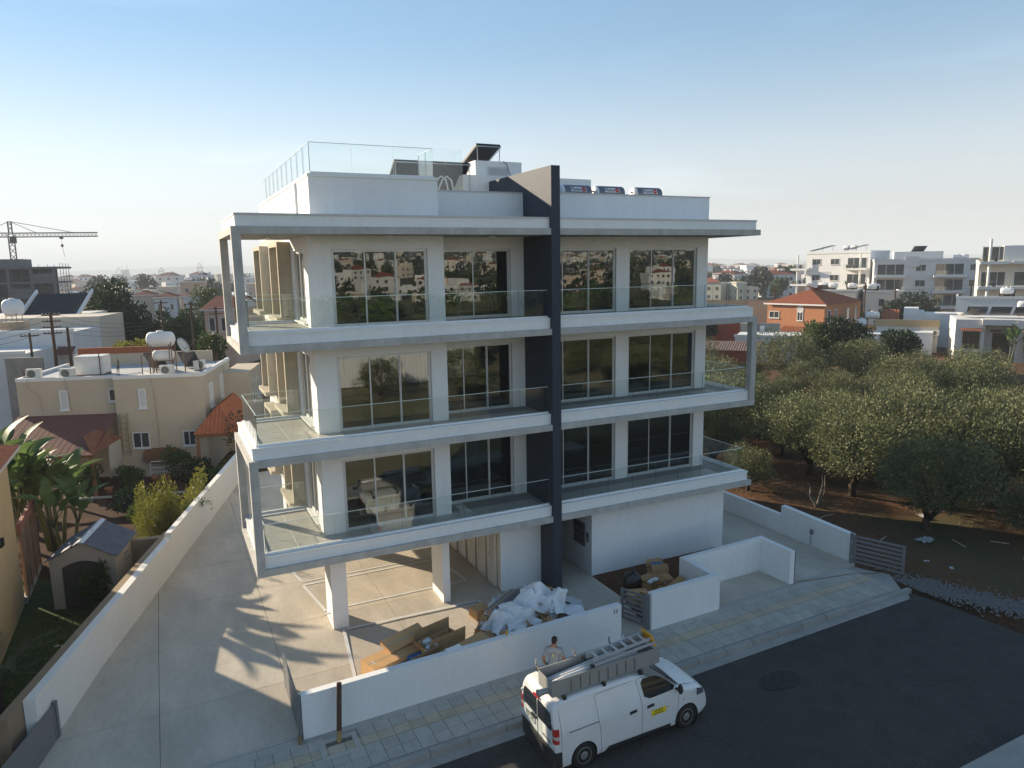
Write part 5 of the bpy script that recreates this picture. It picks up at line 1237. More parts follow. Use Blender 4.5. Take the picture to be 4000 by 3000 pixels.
# big-leaved strelitzia clumps
def paddle(L=1.5, W=.42, fold=.25, torn=0):
    m = MB(); vs2 = []; n = 9; rngp = random.Random(torn)
    for i in range(n+1):
        t = i/n; w = W*sin(pi*min(1, t*.92+.06))**.65*(1-.25*t); x = t*L; z = .28*L*t*(1-t)*1.6-.30*L*t*t
        nt = 1-(.35*rngp.random() if torn and i % 2 else 0)
        vs2 += [(x, -w*nt, z+fold*w), (x, 0, z), (x, w*(1-(.35*rngp.random() if torn and i % 2 == 0 else 0)), z+fold*w)]
    m.add(vs2, [(i*3+j, i*3+3+j, i*3+4+j, i*3+1+j) for i in range(n) for j in range(2)])
    return m.mesh('leaf', BANANA, True)
PADS = [paddle(1.35, .36, .3), paddle(1.15, .33, .5, 3), paddle(1.5, .38, .15, 7), paddle(1.2, .30, .7, 9)]
def strelitzia(loc, stems, label, seed):
    rng = random.Random(seed); e = empty('strelitzia_plant', loc, 0, label, 'plant', 'large-leaved garden plants')
    st_ = MB()
    for k in range(stems):
        h = rng.uniform(1.7, 3.1); bx_, by_ = rng.uniform(-.5, .5), rng.uniform(-.5, .5); tx, ty = bx_*1.6, by_*1.6
        st_.path([(bx_*.6, by_*.6, -.2), (bx_, by_, h*.5), (tx, ty, h)], [.09, .075, .06], 7)
        for i in range(7):
            a = k*1.1+i*pi/3.5*2+rng.uniform(-.3, .3); el = rng.uniform(.75, 1.35); L = rng.uniform(.6, 1.1)
            dd = Vector((cos(a)*cos(el), sin(a)*cos(el), sin(el))); p = Vector((tx, ty, h)); q = p+dd*L
            st_.path([p-Vector((0, 0, .2)), p+dd*L*.5, q], [.03, .022, .014], 5)
            place('leaf', PADS[rng.randrange(4)], e, q, (rng.uniform(-.3, .3), -(el+.05), a), (rng.uniform(.68, .95),)*3)
    st_.build('stem', M('stem_green', (.09, .10, .045), .7, .3, var=.2, vs=4), e, True)
    return e
strelitzia((-16.0, 14.3, GZ), 6, 'tall strelitzia clump beside the timber fence', 3)
strelitzia((-17.3, 14.6, GZ), 4, 'strelitzia clump half hidden by the tan house', 8)
a_ = strelitzia((-17.6, 13.0, GZ), 4, 'tall strelitzia clump hidden behind the tan house corner', 5); a_.scale = (1.15, 1.15, 1.2)
strelitzia((-16.9, 16.4, GZ), 3, 'strelitzia clump deepest in the garden corner', 9)
strelitzia((-15.35, 12.6, GZ-.3), 2, 'lower strelitzia clump rising behind the shed', 14)
# yellow-green bush spilling over the wall, vegetable rows, shrub by the shed
rb_ = random.Random(21); lb = []
for i in range(15):
    x, y = rb_.uniform(-1.2, 1.3), rb_.uniform(-1.1, 1.3); h = rb_.uniform(1.2, 3.1)
    lb += [(x, y, h*.45, .48, .48, h*.42), (x*1.15, y*1.15, h*.85, .24, .24, h*.22)]
tree('broom_bush', 'feathery yellow-green bush leaning on the pale driveway wall', (-11.75, 12.9, GZ), lb, 15000, YELGR, 'bush', None, .13, .035, .04, 5, .4, .25, .9)
tree('sprig_shrub', 'thin sprig reaching over the pale driveway wall', (-10.95, 12.4, GZ), [(.35, -.3, 1.75, .5, .3, .12), (.1, 0, 1.55, .3, .3, .2)], 260, GREEN, 'shrub', None, .12, .04, .02, 6, 1.4, .2)
tree('laurel_shrub', 'glossy green shrub in front of the shed doors', (-14.05, 6.95, GZ), [(0, 0, 1.0, .45, .4, .42), (.12, -.1, .45, .35, .35, .35), (-.25, .1, .8, .3, .3, .3), (.25, 0, 1.45, .18, .18, .28)], 1500, GREEN, 'shrub', None, .12, .06, .035, 7, .4, .3)
for i, (x, y) in enumerate(((-13.5, 17.8), (-12.9, 16.4), (-12.4, 15.0), (-13.4, 19.2), (-12.6, 18.0))):
    tree('vegetable_plant', ['leafy vegetable plant at the shed end of the bed', 'dark leafy plant in the middle of the bed', 'leafy plant tucked against the broom bush', 'leafy plant farthest up the bed', 'bushy plant at the wall side of the bed'][i], (x, y, GZ), lobed(random.Random(i), .75, .8, .05, 6), 700, GREEN if i % 2 else DKGREEN, 'plant', 'vegetable plants in the red soil bed', .16, .10, .02, i+40, .2)
MB().prism([(-18.5, 12.3), (-14.4, 9.9), (LWX(11)-.6, 10.2), (LWX(21.5)-.3, 21.5), (-17.5, 26.3)], GZ-.2, GZ-.01).build('garden_bed', M('garden_soil', (.040, .020, .012), .95, .1, rgb2=(.075, .038, .022), vs=1.1, bump=.9, bs=9, fine=.25), kind='structure')
# palm fronds reaching in at the picture's edge
pm = empty('date_palm', (-15.95, 1.0, GZ), 0, 'grey-green palm whose fronds reach in over the lawn', 'palm tree')
MB().path([(0, 0, -.2), (.0, 0, .4), (.0, 0, .95)], [.2, .2, .18], 10).build('trunk', BARK, pm, True)
PALM = LEAF('palm_leaf', (.09, .12, .08), (.15, .18, .12), .25, .1, 3.)
def frond(L, seed):
    m = MB(); rng = random.Random(seed); pts = []
    for i in range(15):
        t = i/14; pts.append(Vector((L*t*(1-.12*t), 0, L*(.45*t-.55*t*t))))
    m.path(pts, [.022*(1-.8*i/14) for i in range(15)], 5)
    for i in range(2, 15):
        for k in range(3):
            p = pts[i-1].lerp(pts[i], k/3)
            for s in (-1, 1):
                ln = .42*sin(pi*min(1, (i-1)/14+.1))+.08
                tip = p+Vector((ln*.6, s*ln*.75, .10+rng.uniform(-.06, .06))); w = Vector((.012, 0, .012))
                m.add([p-w, p+w, tip], [(0, 1, 2)])
    return m.mesh('frond', PALM)
frs = [frond(2.6, 1), frond(3.0, 2)]
for i, (a, el) in enumerate(((-.15, .35), (.25, .45), (-.6, .3), (.75, .4), (1.6, .5), (2.4, .4), (3.2, .3), (4.0, .45), (4.9, .4), (-1.1, .6), (.05, .75))):
    place('frond', frs[i % 2], pm, (0, 0, .95), (0, -el, a), (.8,)*3)
# a short row of small flat stepping stones in the lawn
for i in range(5):
    MB().lathe([(.07, 0), (.06, .02)], n=10).build('stepping_stone', PAVW, None, loc=(-15.05+.17*i, 4.75-.1*i, GZ-.015), label=['stepping stone nearest the tan house in the short lawn row', 'second stepping stone in the short lawn row', 'middle stepping stone in the short lawn row', 'fourth stepping stone in the short lawn row', 'stepping stone nearest the wall in the short lawn row'][i], cat='stone', group='small stepping stones in the lawn')
# ------------------------------------------------------------------ houses: shared pieces
PANE = M('far_pane', (.045, .052, .06), .08, .8); FRM = M('far_frame', (.62, .62, .60), .5); SHUT = M('shutter_white', (.70, .70, .69), .55, .3)
def fwin(parent, face, a0, a1, z0, z1, at, fr=.06, name='window', fm=None, pm_=None, n=1, shut=False, sill=True):
    """A window on a wall of a box-shaped house. face: f (towards -y), b (+y), l (-x), r (+x); at: the wall's plane."""
    def q(u, d, z):
        return {'f': (u, at-d, z), 'b': (u, at+d, z), 'l': (at-d, u, z), 'r': (at+d, u, z)}[face]
    def bx_(m, u0, u1, d0, d1, za, zb):
        p, r = q(u0, d0, za), q(u1, d1, zb); m.box(*sorted((p[0], r[0])), *sorted((p[1], r[1])), za, zb)
    m = MB(); bx_(m, a0, a1, .005, .05, z1-fr, z1); bx_(m, a0, a1, .005, .05, z0, z0+fr); bx_(m, a0, a0+fr, .005, .05, z0+fr, z1-fr); bx_(m, a1-fr, a1, .005, .05, z0+fr, z1-fr)
    for i in range(1, n):
        u = a0+(a1-a0)*i/n; bx_(m, u-fr*.4, u+fr*.4, .005, .045, z0+fr, z1-fr)
    if sill: bx_(m, a0-.05, a1+.05, .005, .12, z0-.06, z0-.005)
    w = m.build(name, fm or FRM, parent)
    if shut:
        m = MB(); k = int((z1-z0-2*fr)/.055)
        for i in range(k):
            za = z0+fr+i*(z1-z0-2*fr)/k; bx_(m, a0+fr, a1-fr, .012, .03, za+.006, za+.05)
        m.build('shutter', SHUT, w)['kind'] = 'stuff'
    for i in range(n):
        u0 = a0+fr+(a1-a0-2*fr)*i/n; u1 = a0+fr+(a1-a0-2*fr)*(i+1)/n
        m = MB(); bx_(m, u0+.01, u1-.01, .006, .011, z0+fr, z1-fr); m.build('pane', pm_ or PANE, w)
    return w
TANKW = M('tank_white', (.66, .66, .66), .5, .35, var=.05, vs=4); STEELR = M('rusty_frame', (.18, .12, .09), .8, .3, metal=.2, var=.2, vs=6)
def tank(parent, x, y, z, r=.45, L=1.2, ax='x', h=.6, name='water_tank', top=True):
    m = MB()
    d = L/2
    prof = [(r*.5, -d-r*.35), (r*.85, -d-r*.18), (r, -d), (r*1.02, -d*.4), (r, 0), (r*1.02, d*.4), (r, d), (r*.85, d+r*.18), (r*.5, d+r*.35)]
    m.lathe(prof, (x, y, z+h+r), ax, 16)
    if top: m.lathe([(.2, z+h+2*r-.03), (.2, z+h+2*r+.06), (.08, z+h+2*r+.1)], (x, y, 0), n=12)
    t = m.build(name, TANKW, parent, True)
    f = MB(); a, b = (d*.8, r*.7) if ax == 'x' else (r*.7, d*.8)
    for sx in (-1, 1):
        for sy in (-1, 1): f.tube((x+sx*a, y+sy*b, z), (x+sx*a, y+sy*b, z+h+r*.4), .025, n=4)
    f.tube((x-a, y-b, z+h), (x+a, y-b, z+h), .02, n=4); f.tube((x-a, y+b, z+h), (x+a, y+b, z+h), .02, n=4)
    f.build('tank_stand', STEELR, t)
    return t
def solar(parent, x, y, z, w=1.0, L=1.9, rz=0., t=.7):
    m = MB(Matrix.Translation((x, y, z)) @ Matrix.Rotation(rz, 4, 'Z') @ Matrix.Rotation(t, 4, 'X')); m.box(-w/2, w/2, -L/2, L/2, .5, .58)
    p = m.build('solar_panel', M('solar_dark', (.03, .035, .045), .25, .6), parent)
    return p
def acunit(name, parent, loc, rz, label=None, cat=None, group=None, s=1.):
    e = empty(name, loc, rz, label, cat, group, scale=s); 
    if parent is not None: e.parent = parent
    MB().box(-.42, .42, -.16, .16, .06, .66).build('casing', M('ac_white', (.62, .60, .55), .5, .4, var=.05, vs=5), e)
    MB().lathe([(.24, -.175), (.24, -.162), (.06, -.162), (.05, -.18), (.0, -.18)], (-.08, 0, .36), 'y', 16).build('fan_grille', M('ac_grille', (.12, .13, .11), .6), e)
    MB().box(-.40, -.30, -.14, .14, 0, .06).box(.30, .40, -.14, .14, 0, .06).build('feet', STEELR, e)
    return e
# ------------------------------------------------------------------ beige two-storey house beyond the garden
BEIGE = M('beige_render', (.50, .42, .32), .8, .2, var=.06, vs=.7, bump=.25, bs=80, fine=.03); ROOFW = M('roof_grey', (.42, .42, .42), .85, .2, var=.12, vs=1.2, fine=.08); PARW = M('parapet_white', (.70, .69, .67), .7)
BR = rad(-16)
bh = empty('beige_house', (-9.45, 23.6, -.5), BR, 'beige two-storey flat-roofed house beyond the garden', 'house')
def Z_(z): return z+.5
MB().box(-4.68, 0, 0, 7.1, 0, 5.62).box(-9.8, -4.682, .5, 7.1, 0, 5.62).build('wall', BEIGE, bh)
MB().box(-4.5, -.18, .18, 6.92, 5.622, 5.64).box(-9.62, -4.502, .68, 6.92, 5.622, 5.64).build('roof_surface', ROOFW, bh)
m = MB(); m.box(-4.7, .02, -.02, .16, 5.622, 5.82).box(-.16, .02, .162, 7.12, 5.622, 5.82).box(-9.82, -4.702, .48, .66, 5.622, 5.80).box(-9.82, -9.64, .662, 7.12, 5.622, 5.80); m.build('parapet', PARW, bh)
MB().box(-9.3, -1.0, 6.94, 7.1, 5.622, 6.35).build('rear_parapet', BEIGE, bh); MB().box(-9.0, -3.6, 6.9, 7.14, 6.352, 6.75).build('parapet_tiles', TERRA, bh)
MB().box(.002, 1.55, 5.0, 9.5, 0, 5.1).build('side_wing', BEIGE, bh)
fwin(bh, 'f', -3.46, -3.06, Z_(3.45), Z_(4.55), 0, shut=True, fm=SHUT); fwin(bh, 'f', -7.70, -7.26, Z_(3.46), Z_(4.56), .5, shut=True, fm=SHUT); fwin(bh, 'f', -5.16, -4.70, Z_(3.84), Z_(4.55), .5, n=1)
fwin(bh, 'f', -3.99, -3.07, Z_(1.18), Z_(2.10), 0, n=2); fwin(bh, 'f', -1.32, -.62, Z_(1.18), Z_(2.05), 0, n=2)
fwin(bh, 'r', 1.2, 2.0, Z_(3.1), Z_(4.5), 0, shut=True, fm=SHUT); fwin(bh, 'r', 4.0, 4.8, Z_(3.2), Z_(4.6), 0, shut=True, fm=SHUT)
fwin(bh, 'r', 6.0, 6.6, Z_(2.5), Z_(3.9), 1.55); fwin(bh, 'r', 7.6, 8.2, Z_(2.5), Z_(3.9), 1.55)
for pts in ([(-9.2, .47, 5.7), (-9.25, .46, 5.3), (-8.7, .46, 4.85), (-8.6, .46, 3.9)], [(-7.3, .47, 5.7), (-7.2, .46, 4.8), (-7.1, .46, 3.9)], [(-2.75, -.02, 5.7), (-2.65, -.03, 5.2), (-2.6, -.03, 4.4), (-2.55, -.03, 1.2)], [(.03, 5.2, 5.5), (.03, 5.3, 4.6), (.03, 5.0, 3.8)]):
    MB().path(pts, .022, 5).build('wall_pipe', BEIGE, bh)
# timber ladder on the wall
ldr = empty('wooden_ladder', bh.matrix_basis @ Vector((0, 0, 0)), BR, 'old wooden ladder hung upright on the beige wall', 'ladder')
bpy.context.view_layer.update()
bhM = Matrix.Translation((-9.45, 23.6, -.5)) @ Matrix.Rotation(BR, 4, 'Z')
def bl(x, y, z): return bhM @ Vector((x, y, z))
ldr.location = bl(-4.3, -.08, 1.3); TIM = M('ladder_timber', (.36, .29, .20), .85, .2, var=.15, vs=6)
for x in (-.17, .17): MB().box(x-.03, x+.03, -.03, .03, 0, 2.45).build('ladder_rail', TIM, ldr)
for i in range(7): MB().box(-.14, .14, -.015, .015, .2+i*.33, .25+i*.33).build('ladder_rung', TIM, ldr)
# roof things
for nm, x, y, rz, lab in (('air_conditioner', -9.2, 1.3, 0, 'air conditioner at the far corner of the beige roof'), ('air_conditioner', -7.35, 1.0, 0, 'air conditioner beside the square white roof tank'), ('air_conditioner', -2.05, .75, .0, 'air conditioner below the rooftop water tank'), ('air_conditioner', -.75, 2.6, 1.2, 'lone air conditioner by the corner rebar')):
    acunit(nm, None, bl(x, y, 5.64), BR+rz, lab, 'air conditioner', 'air conditioners on the beige roof', .9)
e = empty('square_tank', bl(-6.45, 2.2, 5.64), BR, 'square white metal roof tank on the beige house', 'tank')
MB().box(-.75, .75, -.6, .6, .12, 1.15).build('tank_body', M('tank_metal', (.60, .60, .57), .5, .4, var=.12, vs=3), e); MB().box(-.75, .75, -.6, -.5, 0, .12).box(-.75, .75, .5, .6, 0, .12).tube((.6, -.63, .1), (.6, -.63, 1.3), .03).build('tank_feet', STEELR, e)
tw = empty('roof_water_tower', bl(-2.6, 2.0, 5.64), BR, 'big white water tank stacked over a boiler with solar collectors', 'water tank')
tank(tw, 0, 0, 0, .42, 1.2, 'x', 1.55); tank(tw, .05, .1, 0, .30, .95, 'x', .72, 'boiler_tank', False)
f = MB()
for sx in (-.62, .62):
    for sy in (-.35, .4): f.tube((sx, sy, 0), (sx, sy, 1.9), .03, n=5)
    f.tube((sx, -.35, .1), (sx, .4, 1.6), .02, n=5)
f.tube((-.62, -.35, 1.5), (.62, -.35, 1.5), .025, n=5).tube((-.62, -.35, .75), (.62, -.35, .75), .025, n=5).tube((-1.0, -.5, .0), (-1.0, -.5, 1.1), .03, n=5).tube((-1.0, -.5, 1.1), (-.62, -.35, 1.1), .03, n=5)
f.build('tower_frame', STEELR, tw)
for x in (-.75, 1.15): solar(tw, x, 1.0, .15, .95, 1.7, 0, -.65)
m = MB(Matrix.Translation((1.05, .3, 1.75)) @ Euler((.3, 1.25, 0)).to_matrix().to_4x4()); m.lathe([(.0, -.10), (.25, -.07), (.45, 0), (.48, .02)], n=20)
ds = empty('satellite_dish', bl(-2.6+1.15, 2.0+.2, 5.64), BR, 'grey satellite dish beside the big water tank', 'satellite dish')
m = MB(Matrix.Translation((0, 0, 1.55)) @ Euler((.5, 1.0, .3)).to_matrix().to_4x4()); m.lathe([(.0, -.12), (.28, -.08), (.48, 0), (.50, .02), (.3, -.05), (0, -.09)], n=22); m.build('dish', M('dish_grey', (.52, .50, .45), .5), ds, True)
MB().tube((0, 0, 0), (-.03, 0, 1.4), .035).build('dish_mast', STEELR, ds); MB().path([(0, .0, 1.3), (.4, .1, 1.5), (.62, .12, 1.8)], .018, 5).ball((.64, .12, 1.84), .05).build('dish_arm', STEELR, ds)
RB_ = M('rebar_rust', (.12, .07, .05), .9, .2)
for i, (x, y, h) in enumerate(((-9.5, .8, .75), (-4.72, .9, 1.2), (-.3, .9, .9), (-.5, 5.8, .8), (-4.4, 5.5, 1.0))):
    m = MB(); rr = random.Random(i)
    for k in range(5): m.tube((rr.uniform(-.12, .12), rr.uniform(-.12, .12), -.05), (rr.uniform(-.14, .14), rr.uniform(-.14, .14), h*rr.uniform(.7, 1.1)), .012, n=4)
    m.build('starter_bars', RB_, None, loc=bl(x, y, 5.64), label=['rusty starter bars at the outer corner of the beige roof', 'tall starter bars at the step in the beige roof', 'starter bars at the front corner of the beige roof', 'starter bars at the back corner of the beige roof', 'starter bars in the middle of the beige roof'][i], cat='rebar', group='bundles of rusty starter bars')
MB().path([(-5.5, 2.2, 5.66), (-4.6, 1.6, 5.67), (-3.9, 2.4, 5.66), (-3.2, 1.4, 5.67)], .02, 5).build('roof_hose', PARW, bh)
# left lean-to with red-brown sheeting; right pergola with tiles
lt = empty('lean_to_shelter', bl(-7, -1.5, 0), BR, 'red-brown sheeted lean-to shelter against the beige house', 'shelter')
SHEET = M('sheet_maroon', (.15, .058, .044), .75, .25, var=.12, vs=1.5, fine=.06)
m = MB(); A0 = (-2.9, -2.0, 2.45); 
tiles(m, (-2.9, -2.1, 2.35), (2.35, -2.45, 2.35), (0, 4.1, 1.35), 0, 0, .3, .003); m.build('sheet_roof', SHEET, lt)['kind'] = 'stuff'
m = MB(); tiles(m, (2.36, -2.45, 2.35), (2.5, 1.6, 2.35), (-.35, 0, 1.0), 0, 2.5, .3, .02); m.build('sheet_roof', M('sheet_rust', (.20, .085, .05), .75, var=.15, vs=2), lt)['kind'] = 'stuff'
for x in (-2.7, -.2, 2.2): MB().box(x-.07, x+.07, -2.2, -2.06, 0, 2.4).build('timber_post', M('post_timber', (.20, .10, .05), .85, var=.15, vs=5), lt)
MB().box(-2.8, 2.3, -2.2, -2.1, 2.15, 2.3).build('timber_beam', M('post_timber'), lt)
MB().quad((2.42, -.6, .6), (2.45, 1.3, .6), (2.45, 1.3, 2.5), (2.42, -.4, 2.3)).build('canvas_screen', M('canvas', (.45, .42, .38), .9), lt)
ov = MB().box(-2.9, -1.8, -2.7, -2.0, 0, 2.1).build('garden_oven', M('oven_brick', (.24, .12, .085), .9, var=.2, vs=8), None, loc=bl(-7.6, -1.6, 0), rot=(0, 0, BR), label='small brick garden oven with a dark slate cap', cat='oven'); MB().box(-3.05, -1.65, -2.85, -1.9, 2.1, 2.2).build('oven_cap', M('slate', (.10, .11, .13), .7), ov)
pg = empty('tiled_pergola', bl(.85, -1.5, 0), BR, 'terracotta tiled pergola on timber posts beside the beige house', 'pergola')
m = MB(); tiles(m, (-1.15, -.3, 2.65), (1.1, -.3, 2.65), (0, 1.2, 1.35), 1.1, 1.1, .2); tiles(m, (1.1, -.3, 2.65), (1.1, 5.2, 2.65), (-1.1, 0, 1.35), 1.2, 0, .2); tiles(m, (-1.15, 5.2, 2.65), (-1.15, -.3, 2.65), (1.1, 0, 1.35), 0, 1.2, .2); m.build('tile_roof', M('terracotta_bright', (.36, .115, .05), .75, .25, var=.14, vs=3, bump=.3, bs=50, fine=.1), pg)['kind'] = 'stuff'
for x, y in ((-1.0, -.1), (1.0, -.1), (1.0, 3.0), (-1.0, 3.0)): MB().box(x-.08, x+.08, y-.08, y+.08, 0, 2.62).build('timber_post', M('post_timber'), pg)
MB().box(-1.1, 1.1, -.2, -.08, 2.45, 2.62).build('timber_beam', M('post_timber'), pg)
# garden odds and ends
for i, (x, y, s) in enumerate(((-2.6, -1.4, 1.), (-1.9, -1.5, 1.2), (-4.4, -3.0, .9))):
    p = MB().lathe([(.16, 0), (.22, .3), (.25, .36), (.21, .36), (.20, .3)], n=14).build('flower_pot', M('clay_pot', (.33, .14, .07), .85), None, True, loc=bl(x, y, .02), scale=(s,)*3, label=['clay flower pot under the beige house window', 'wide clay pot beside the white rack', 'clay pot at the edge of the red soil'][i], cat='flower pot', group='clay pots in the yard')
rk = empty('metal_rack', bl(-2.4, -1.0, 0), BR, 'white metal drying rack against the beige wall', 'rack')
f = MB(); f.path([(-.5, 0, 0), (-.5, 0, 1.0), (-.42, 0, 1.1), (.42, 0, 1.1), (.5, 0, 1.0), (.5, 0, 0)], .03, 6); f.build('rack_frame', PARW, rk)
for z in (.5, .75): MB().tube((-.5, 0, z), (.5, 0, z), .018).build('rack_bar', PARW, rk)
MB().prism([(-1.6+.25*cos(a), .9+.55*sin(a)) if False else (-1.45+(1.05 if cos(a) > 0 else -1.05)*abs(cos(a))**.5, .95+.45*(1 if sin(a) > 0 else -1)*abs(sin(a))**.6) for a in [2*pi*i/28 for i in range(28)]], -.14, -.05, 'y').build('table_board', M('board_brown', (.20, .095, .05), .8, var=.12, vs=4), None, loc=bl(-1.0, 0, .25), rot=(.0, 0, BR), label='oval brown board propped on the beige wall', cat='board')
for i, (x, y, R__, h) in enumerate(((-1.2, -1.6, .8, 1.5), (.1, -2.2, .7, 1.2), (-5.3, -3.3, .7, 1.3), (-3.6, -2.0, .6, .9), (2.5, -1.2, 1.0, 3.2), (1.4, -3.4, .9, 1.0))):
    tree('yard_shrub', ['leggy shrub in front of the beige house window', 'low shrub at the pergola post', 'shrub by the lean-to post', 'small shrub under the ladder', 'tall dark cypress-like shrub behind the pergola', 'low brushy shrub by the driveway wall'][i], bl(x, y, 0), lobed(random.Random(i+70), R__*1.25, h*1.25, .05, 6), 1500, DKGREEN if i in (4, 1) else GREEN, 'shrub', 'shrubs in the beige house yard', .16, .08, .03, i+60, .3)
MB().box(-6, 2.2, -3.9, -3.75, -.05, .12).build('yard_kerb', CONP, None, loc=bl(0, 0, 0), rot=(0, 0, BR), label='thin pale kerb between red soil and house yard', cat='kerb')
# ------------------------------------------------------------------ buildings behind the beige house
def at(x, y): return Vector((x, y, -.6))
WH2 = M('old_white', (.60, .60, .60), .8, .2, var=.08, vs=.8, fine=.04); PALEB = M('pale_wall', (.52, .54, .57), .8, .2, var=.05, vs=1)
h1 = empty('white_house', (-17.4, 43.2, -.6), BR, 'old white flat-roofed house behind the utility poles', 'house')
MB().box(-12, 0, 0, 5.5, 0, 7.2).build('wall', WH2, h1); MB().box(-12.05, .05, -.05, .2, 7.2, 7.42).build('parapet', PARW, h1); MB().box(-12, .0, 5.52, 11, 0, 8.0).build('upper_wall', M('house_beige', (.50, .44, .36), .8), h1)
MB().box(-12, -1.0, -5.5, -.01, 0, 6.2).build('low_wing', WH2, h1); MB().box(-12, -1, -5.55, -5.3, 6.2, 6.4).build('parapet', PARW, h1)
m = MB(); tiles(m, (-6, -1.2, 5.6), (.2, -1.2, 5.6), (0, 1.1, .5), 0, 0, .3, .03); m.build('red_roof', SHEET, h1)['kind'] = 'stuff'
fwin(h1, 'f', -6.5, -5.6, 3.6, 4.8, -5.5); fwin(h1, 'f', -3.5, -2.8, 3.6, 4.8, -5.5)
h2 = empty('slate_roofed_house', (-17.9, 54.2, -.6), BR, 'house with a steep slate-blue tiled roof and white gable edge', 'house')
MB().box(-9, 0, 0, 7, 0, 7.9).build('wall', WH2, h2)
m = MB(); tiles(m, (-4.5, -.3, 7.7), (0, -.3, 7.7), (0, 3.8, 2.0), 0, 0, .18, .06); m.build('tile_roof', M('slate_tile', (.03, .033, .043), .7, .35, var=.1, vs=3), h2)['kind'] = 'stuff'
for x in (-4.7, .0): MB().hull([(x, -.4, 7.6), (x+.18, -.4, 7.6), (x+.18, 3.6, 9.8), (x, 3.6, 9.8)], [(x, -.4, 7.95), (x+.18, -.4, 7.95), (x+.18, 3.6, 10.1), (x, 3.6, 10.1)]).build('gable_edge', PARW, h2)
MB().prism([(-4.6, -.1), (.1, -.1), (.1, .0), (-4.6, .0)], 7.4, 7.7).build('eave', PARW, h2)
for x in (-3.0, -1.8): acunit('ac_unit', h2, (x, -1.2, 7.42-.4), 0)
MB().box(-9, 0, -2.5, -.02, 0, 7.0).build('front_wing', M('house_beige'), h2); MB().hull([(-2.8, -2.2, 7.0), (-.9, -2.2, 7.0), (-.9, -.9, 7.6), (-2.8, -.9, 7.6)], [(-2.8, -2.25, 7.08), (-.9, -2.25, 7.08), (-.9, -.95, 7.68), (-2.8, -.95, 7.68)]).build('solar_panel', M('solar_dark'), h2)
tk2 = empty('roof_water_tank', (-21.3, 45.6, 6.9), BR, 'large white water tank on a masonry stand at the picture edge', 'water tank'); tank(tk2, 0, 0, 0, .62, .9, 'x', .95); MB().box(-.8, .8, -.5, .5, -.3, .5).build('masonry_stand', M('stand_stone', (.34, .27, .2), .9, var=.2, vs=4), tk2)
MB().box(-2.2, 0, 0, .25, 0, 6.2).build('old_wall', M('grey_render', (.24, .235, .22), .9, .15, var=.2, vs=1.2, bump=.4, bs=30), None, loc=(-18.5, 35.2, -.6), rot=(0, 0, BR), label='grey weathered concrete wall beside the beige house', cat='wall')
# poles and wires
POLE = M('pole_timber', (.085, .055, .04), .9, .15, var=.2, vs=4)
poles = []
for i, (x, y, zt, r, arms, lab) in enumerate(((-18.2, 39.3, 8.3, .13, 4, 'thick utility pole crowded with insulators'), (-17.3, 39.3, 7.2, .12, 0, 'short dark pole stump beside the thick utility pole'), (-19.55, 39.1, 6.95, .10, 1, 'reddish utility pole behind the beige roof'), (-11.2, 49.7, 8.5, .10, 1, 'thin utility pole in front of the dark tree'), (-8.85, 49.6, 8.3, .11, 3, 'utility pole among the trees carrying slack wires'), (-6.85, 49.5, 7.8, .11, 2, 'utility pole beside the pink gabled house'))):
    e = empty('utility_pole', (x, y, -.6), 0, lab, 'utility pole', 'utility poles of the old quarter')
    MB().tube((0, 0, 0), (0, 0, zt+.6), r, r*.75).build('pole_shaft', POLE, e)
    for k in range(arms):
        m = MB(); z = zt+.35-k*.42; m.box(-.55, .55, -.05, .05, z, z+.08)
        m.build('cross_arm', POLE, e)
        for xx in (-.5, -.25, .25, .5): MB().lathe([(.03, z+.08), (.05, z+.12), (.03, z+.2)], (xx, 0, 0), n=6).build('insulator', M('porcelain', (.30, .28, .26), .4), e)
    poles.append(Vector((x, y, zt)))
def wire(a, b, sag, r=.012):
    a, b = Vector(a), Vector(b); return [a.lerp(b, i/10)-Vector((0, 0, sag*4*(i/10)*(1-i/10))) for i in range(11)]
WIRE = M('wire_grey', (.10, .095, .09), .6)
m = MB()
for k in range(5): m.path(wire(poles[3]+Vector((.1, 0, -.1-k*.28)), poles[4]+Vector((0, 0, -.1-k*.25)), 1.0), .016, 4); m.path(wire(poles[4]+Vector((0, 0, -.1-k*.25)), poles[5]+Vector((0, 0, -k*.22)), .5), .016, 4)
m.build('overhead_wire', WIRE, None, label='slack bundle of overhead wires between the poles by the trees', cat='wire', kind='thing')
m = MB()
for k in range(4): m.path(wire(poles[0]+Vector((.4, 0, -.2-k*.4)), Vector((-12, 60, 6.2-k*.3)), .5), .012, 4); m.path(wire(poles[0]+Vector((-.4, 0, -.2-k*.4)), Vector((-26, 37, 6.8-k*.3)), .3), .012, 4)
m.build('overhead_wire', WIRE, None, label='thin overhead wires fanning out from the thick utility pole', cat='wire')
# ------------------------------------------------------------------ trees of the old quarter
rt_ = random.Random(31)
tree('dense_tree', 'large dark evergreen tree rising over the old quarter', (-15.4, 65, -.6), lobed(rt_, 3.9, 9.0, 1.2, 11)+[(.2, 0, 9.2, 1.2, 1.2, 1.4), (-.6, 0, 8.3, 1.5, 1.5, 1.2)], 15000, DKGREEN, group='trees of the old quarter', L=.32, W=.2, tr=.3, seed=2)
tree('dense_tree', 'lower dark tree at the shoulder of the large evergreen', (-12.3, 63, -.6), lobed(rt_, 2.2, 6.4, .8, 9), 7000, DKGREEN, group='trees of the old quarter', L=.3, W=.2, tr=.2, seed=3)
tree('leafy_tree', 'bright yellow-green tree top behind the beige roof', (-13.6, 38.5, -.6), lobed(rt_, 1.5, 5.6, 1.6, 8), 5000, YELGR, group='trees of the old quarter', L=.24, W=.16, tr=.15, seed=4)
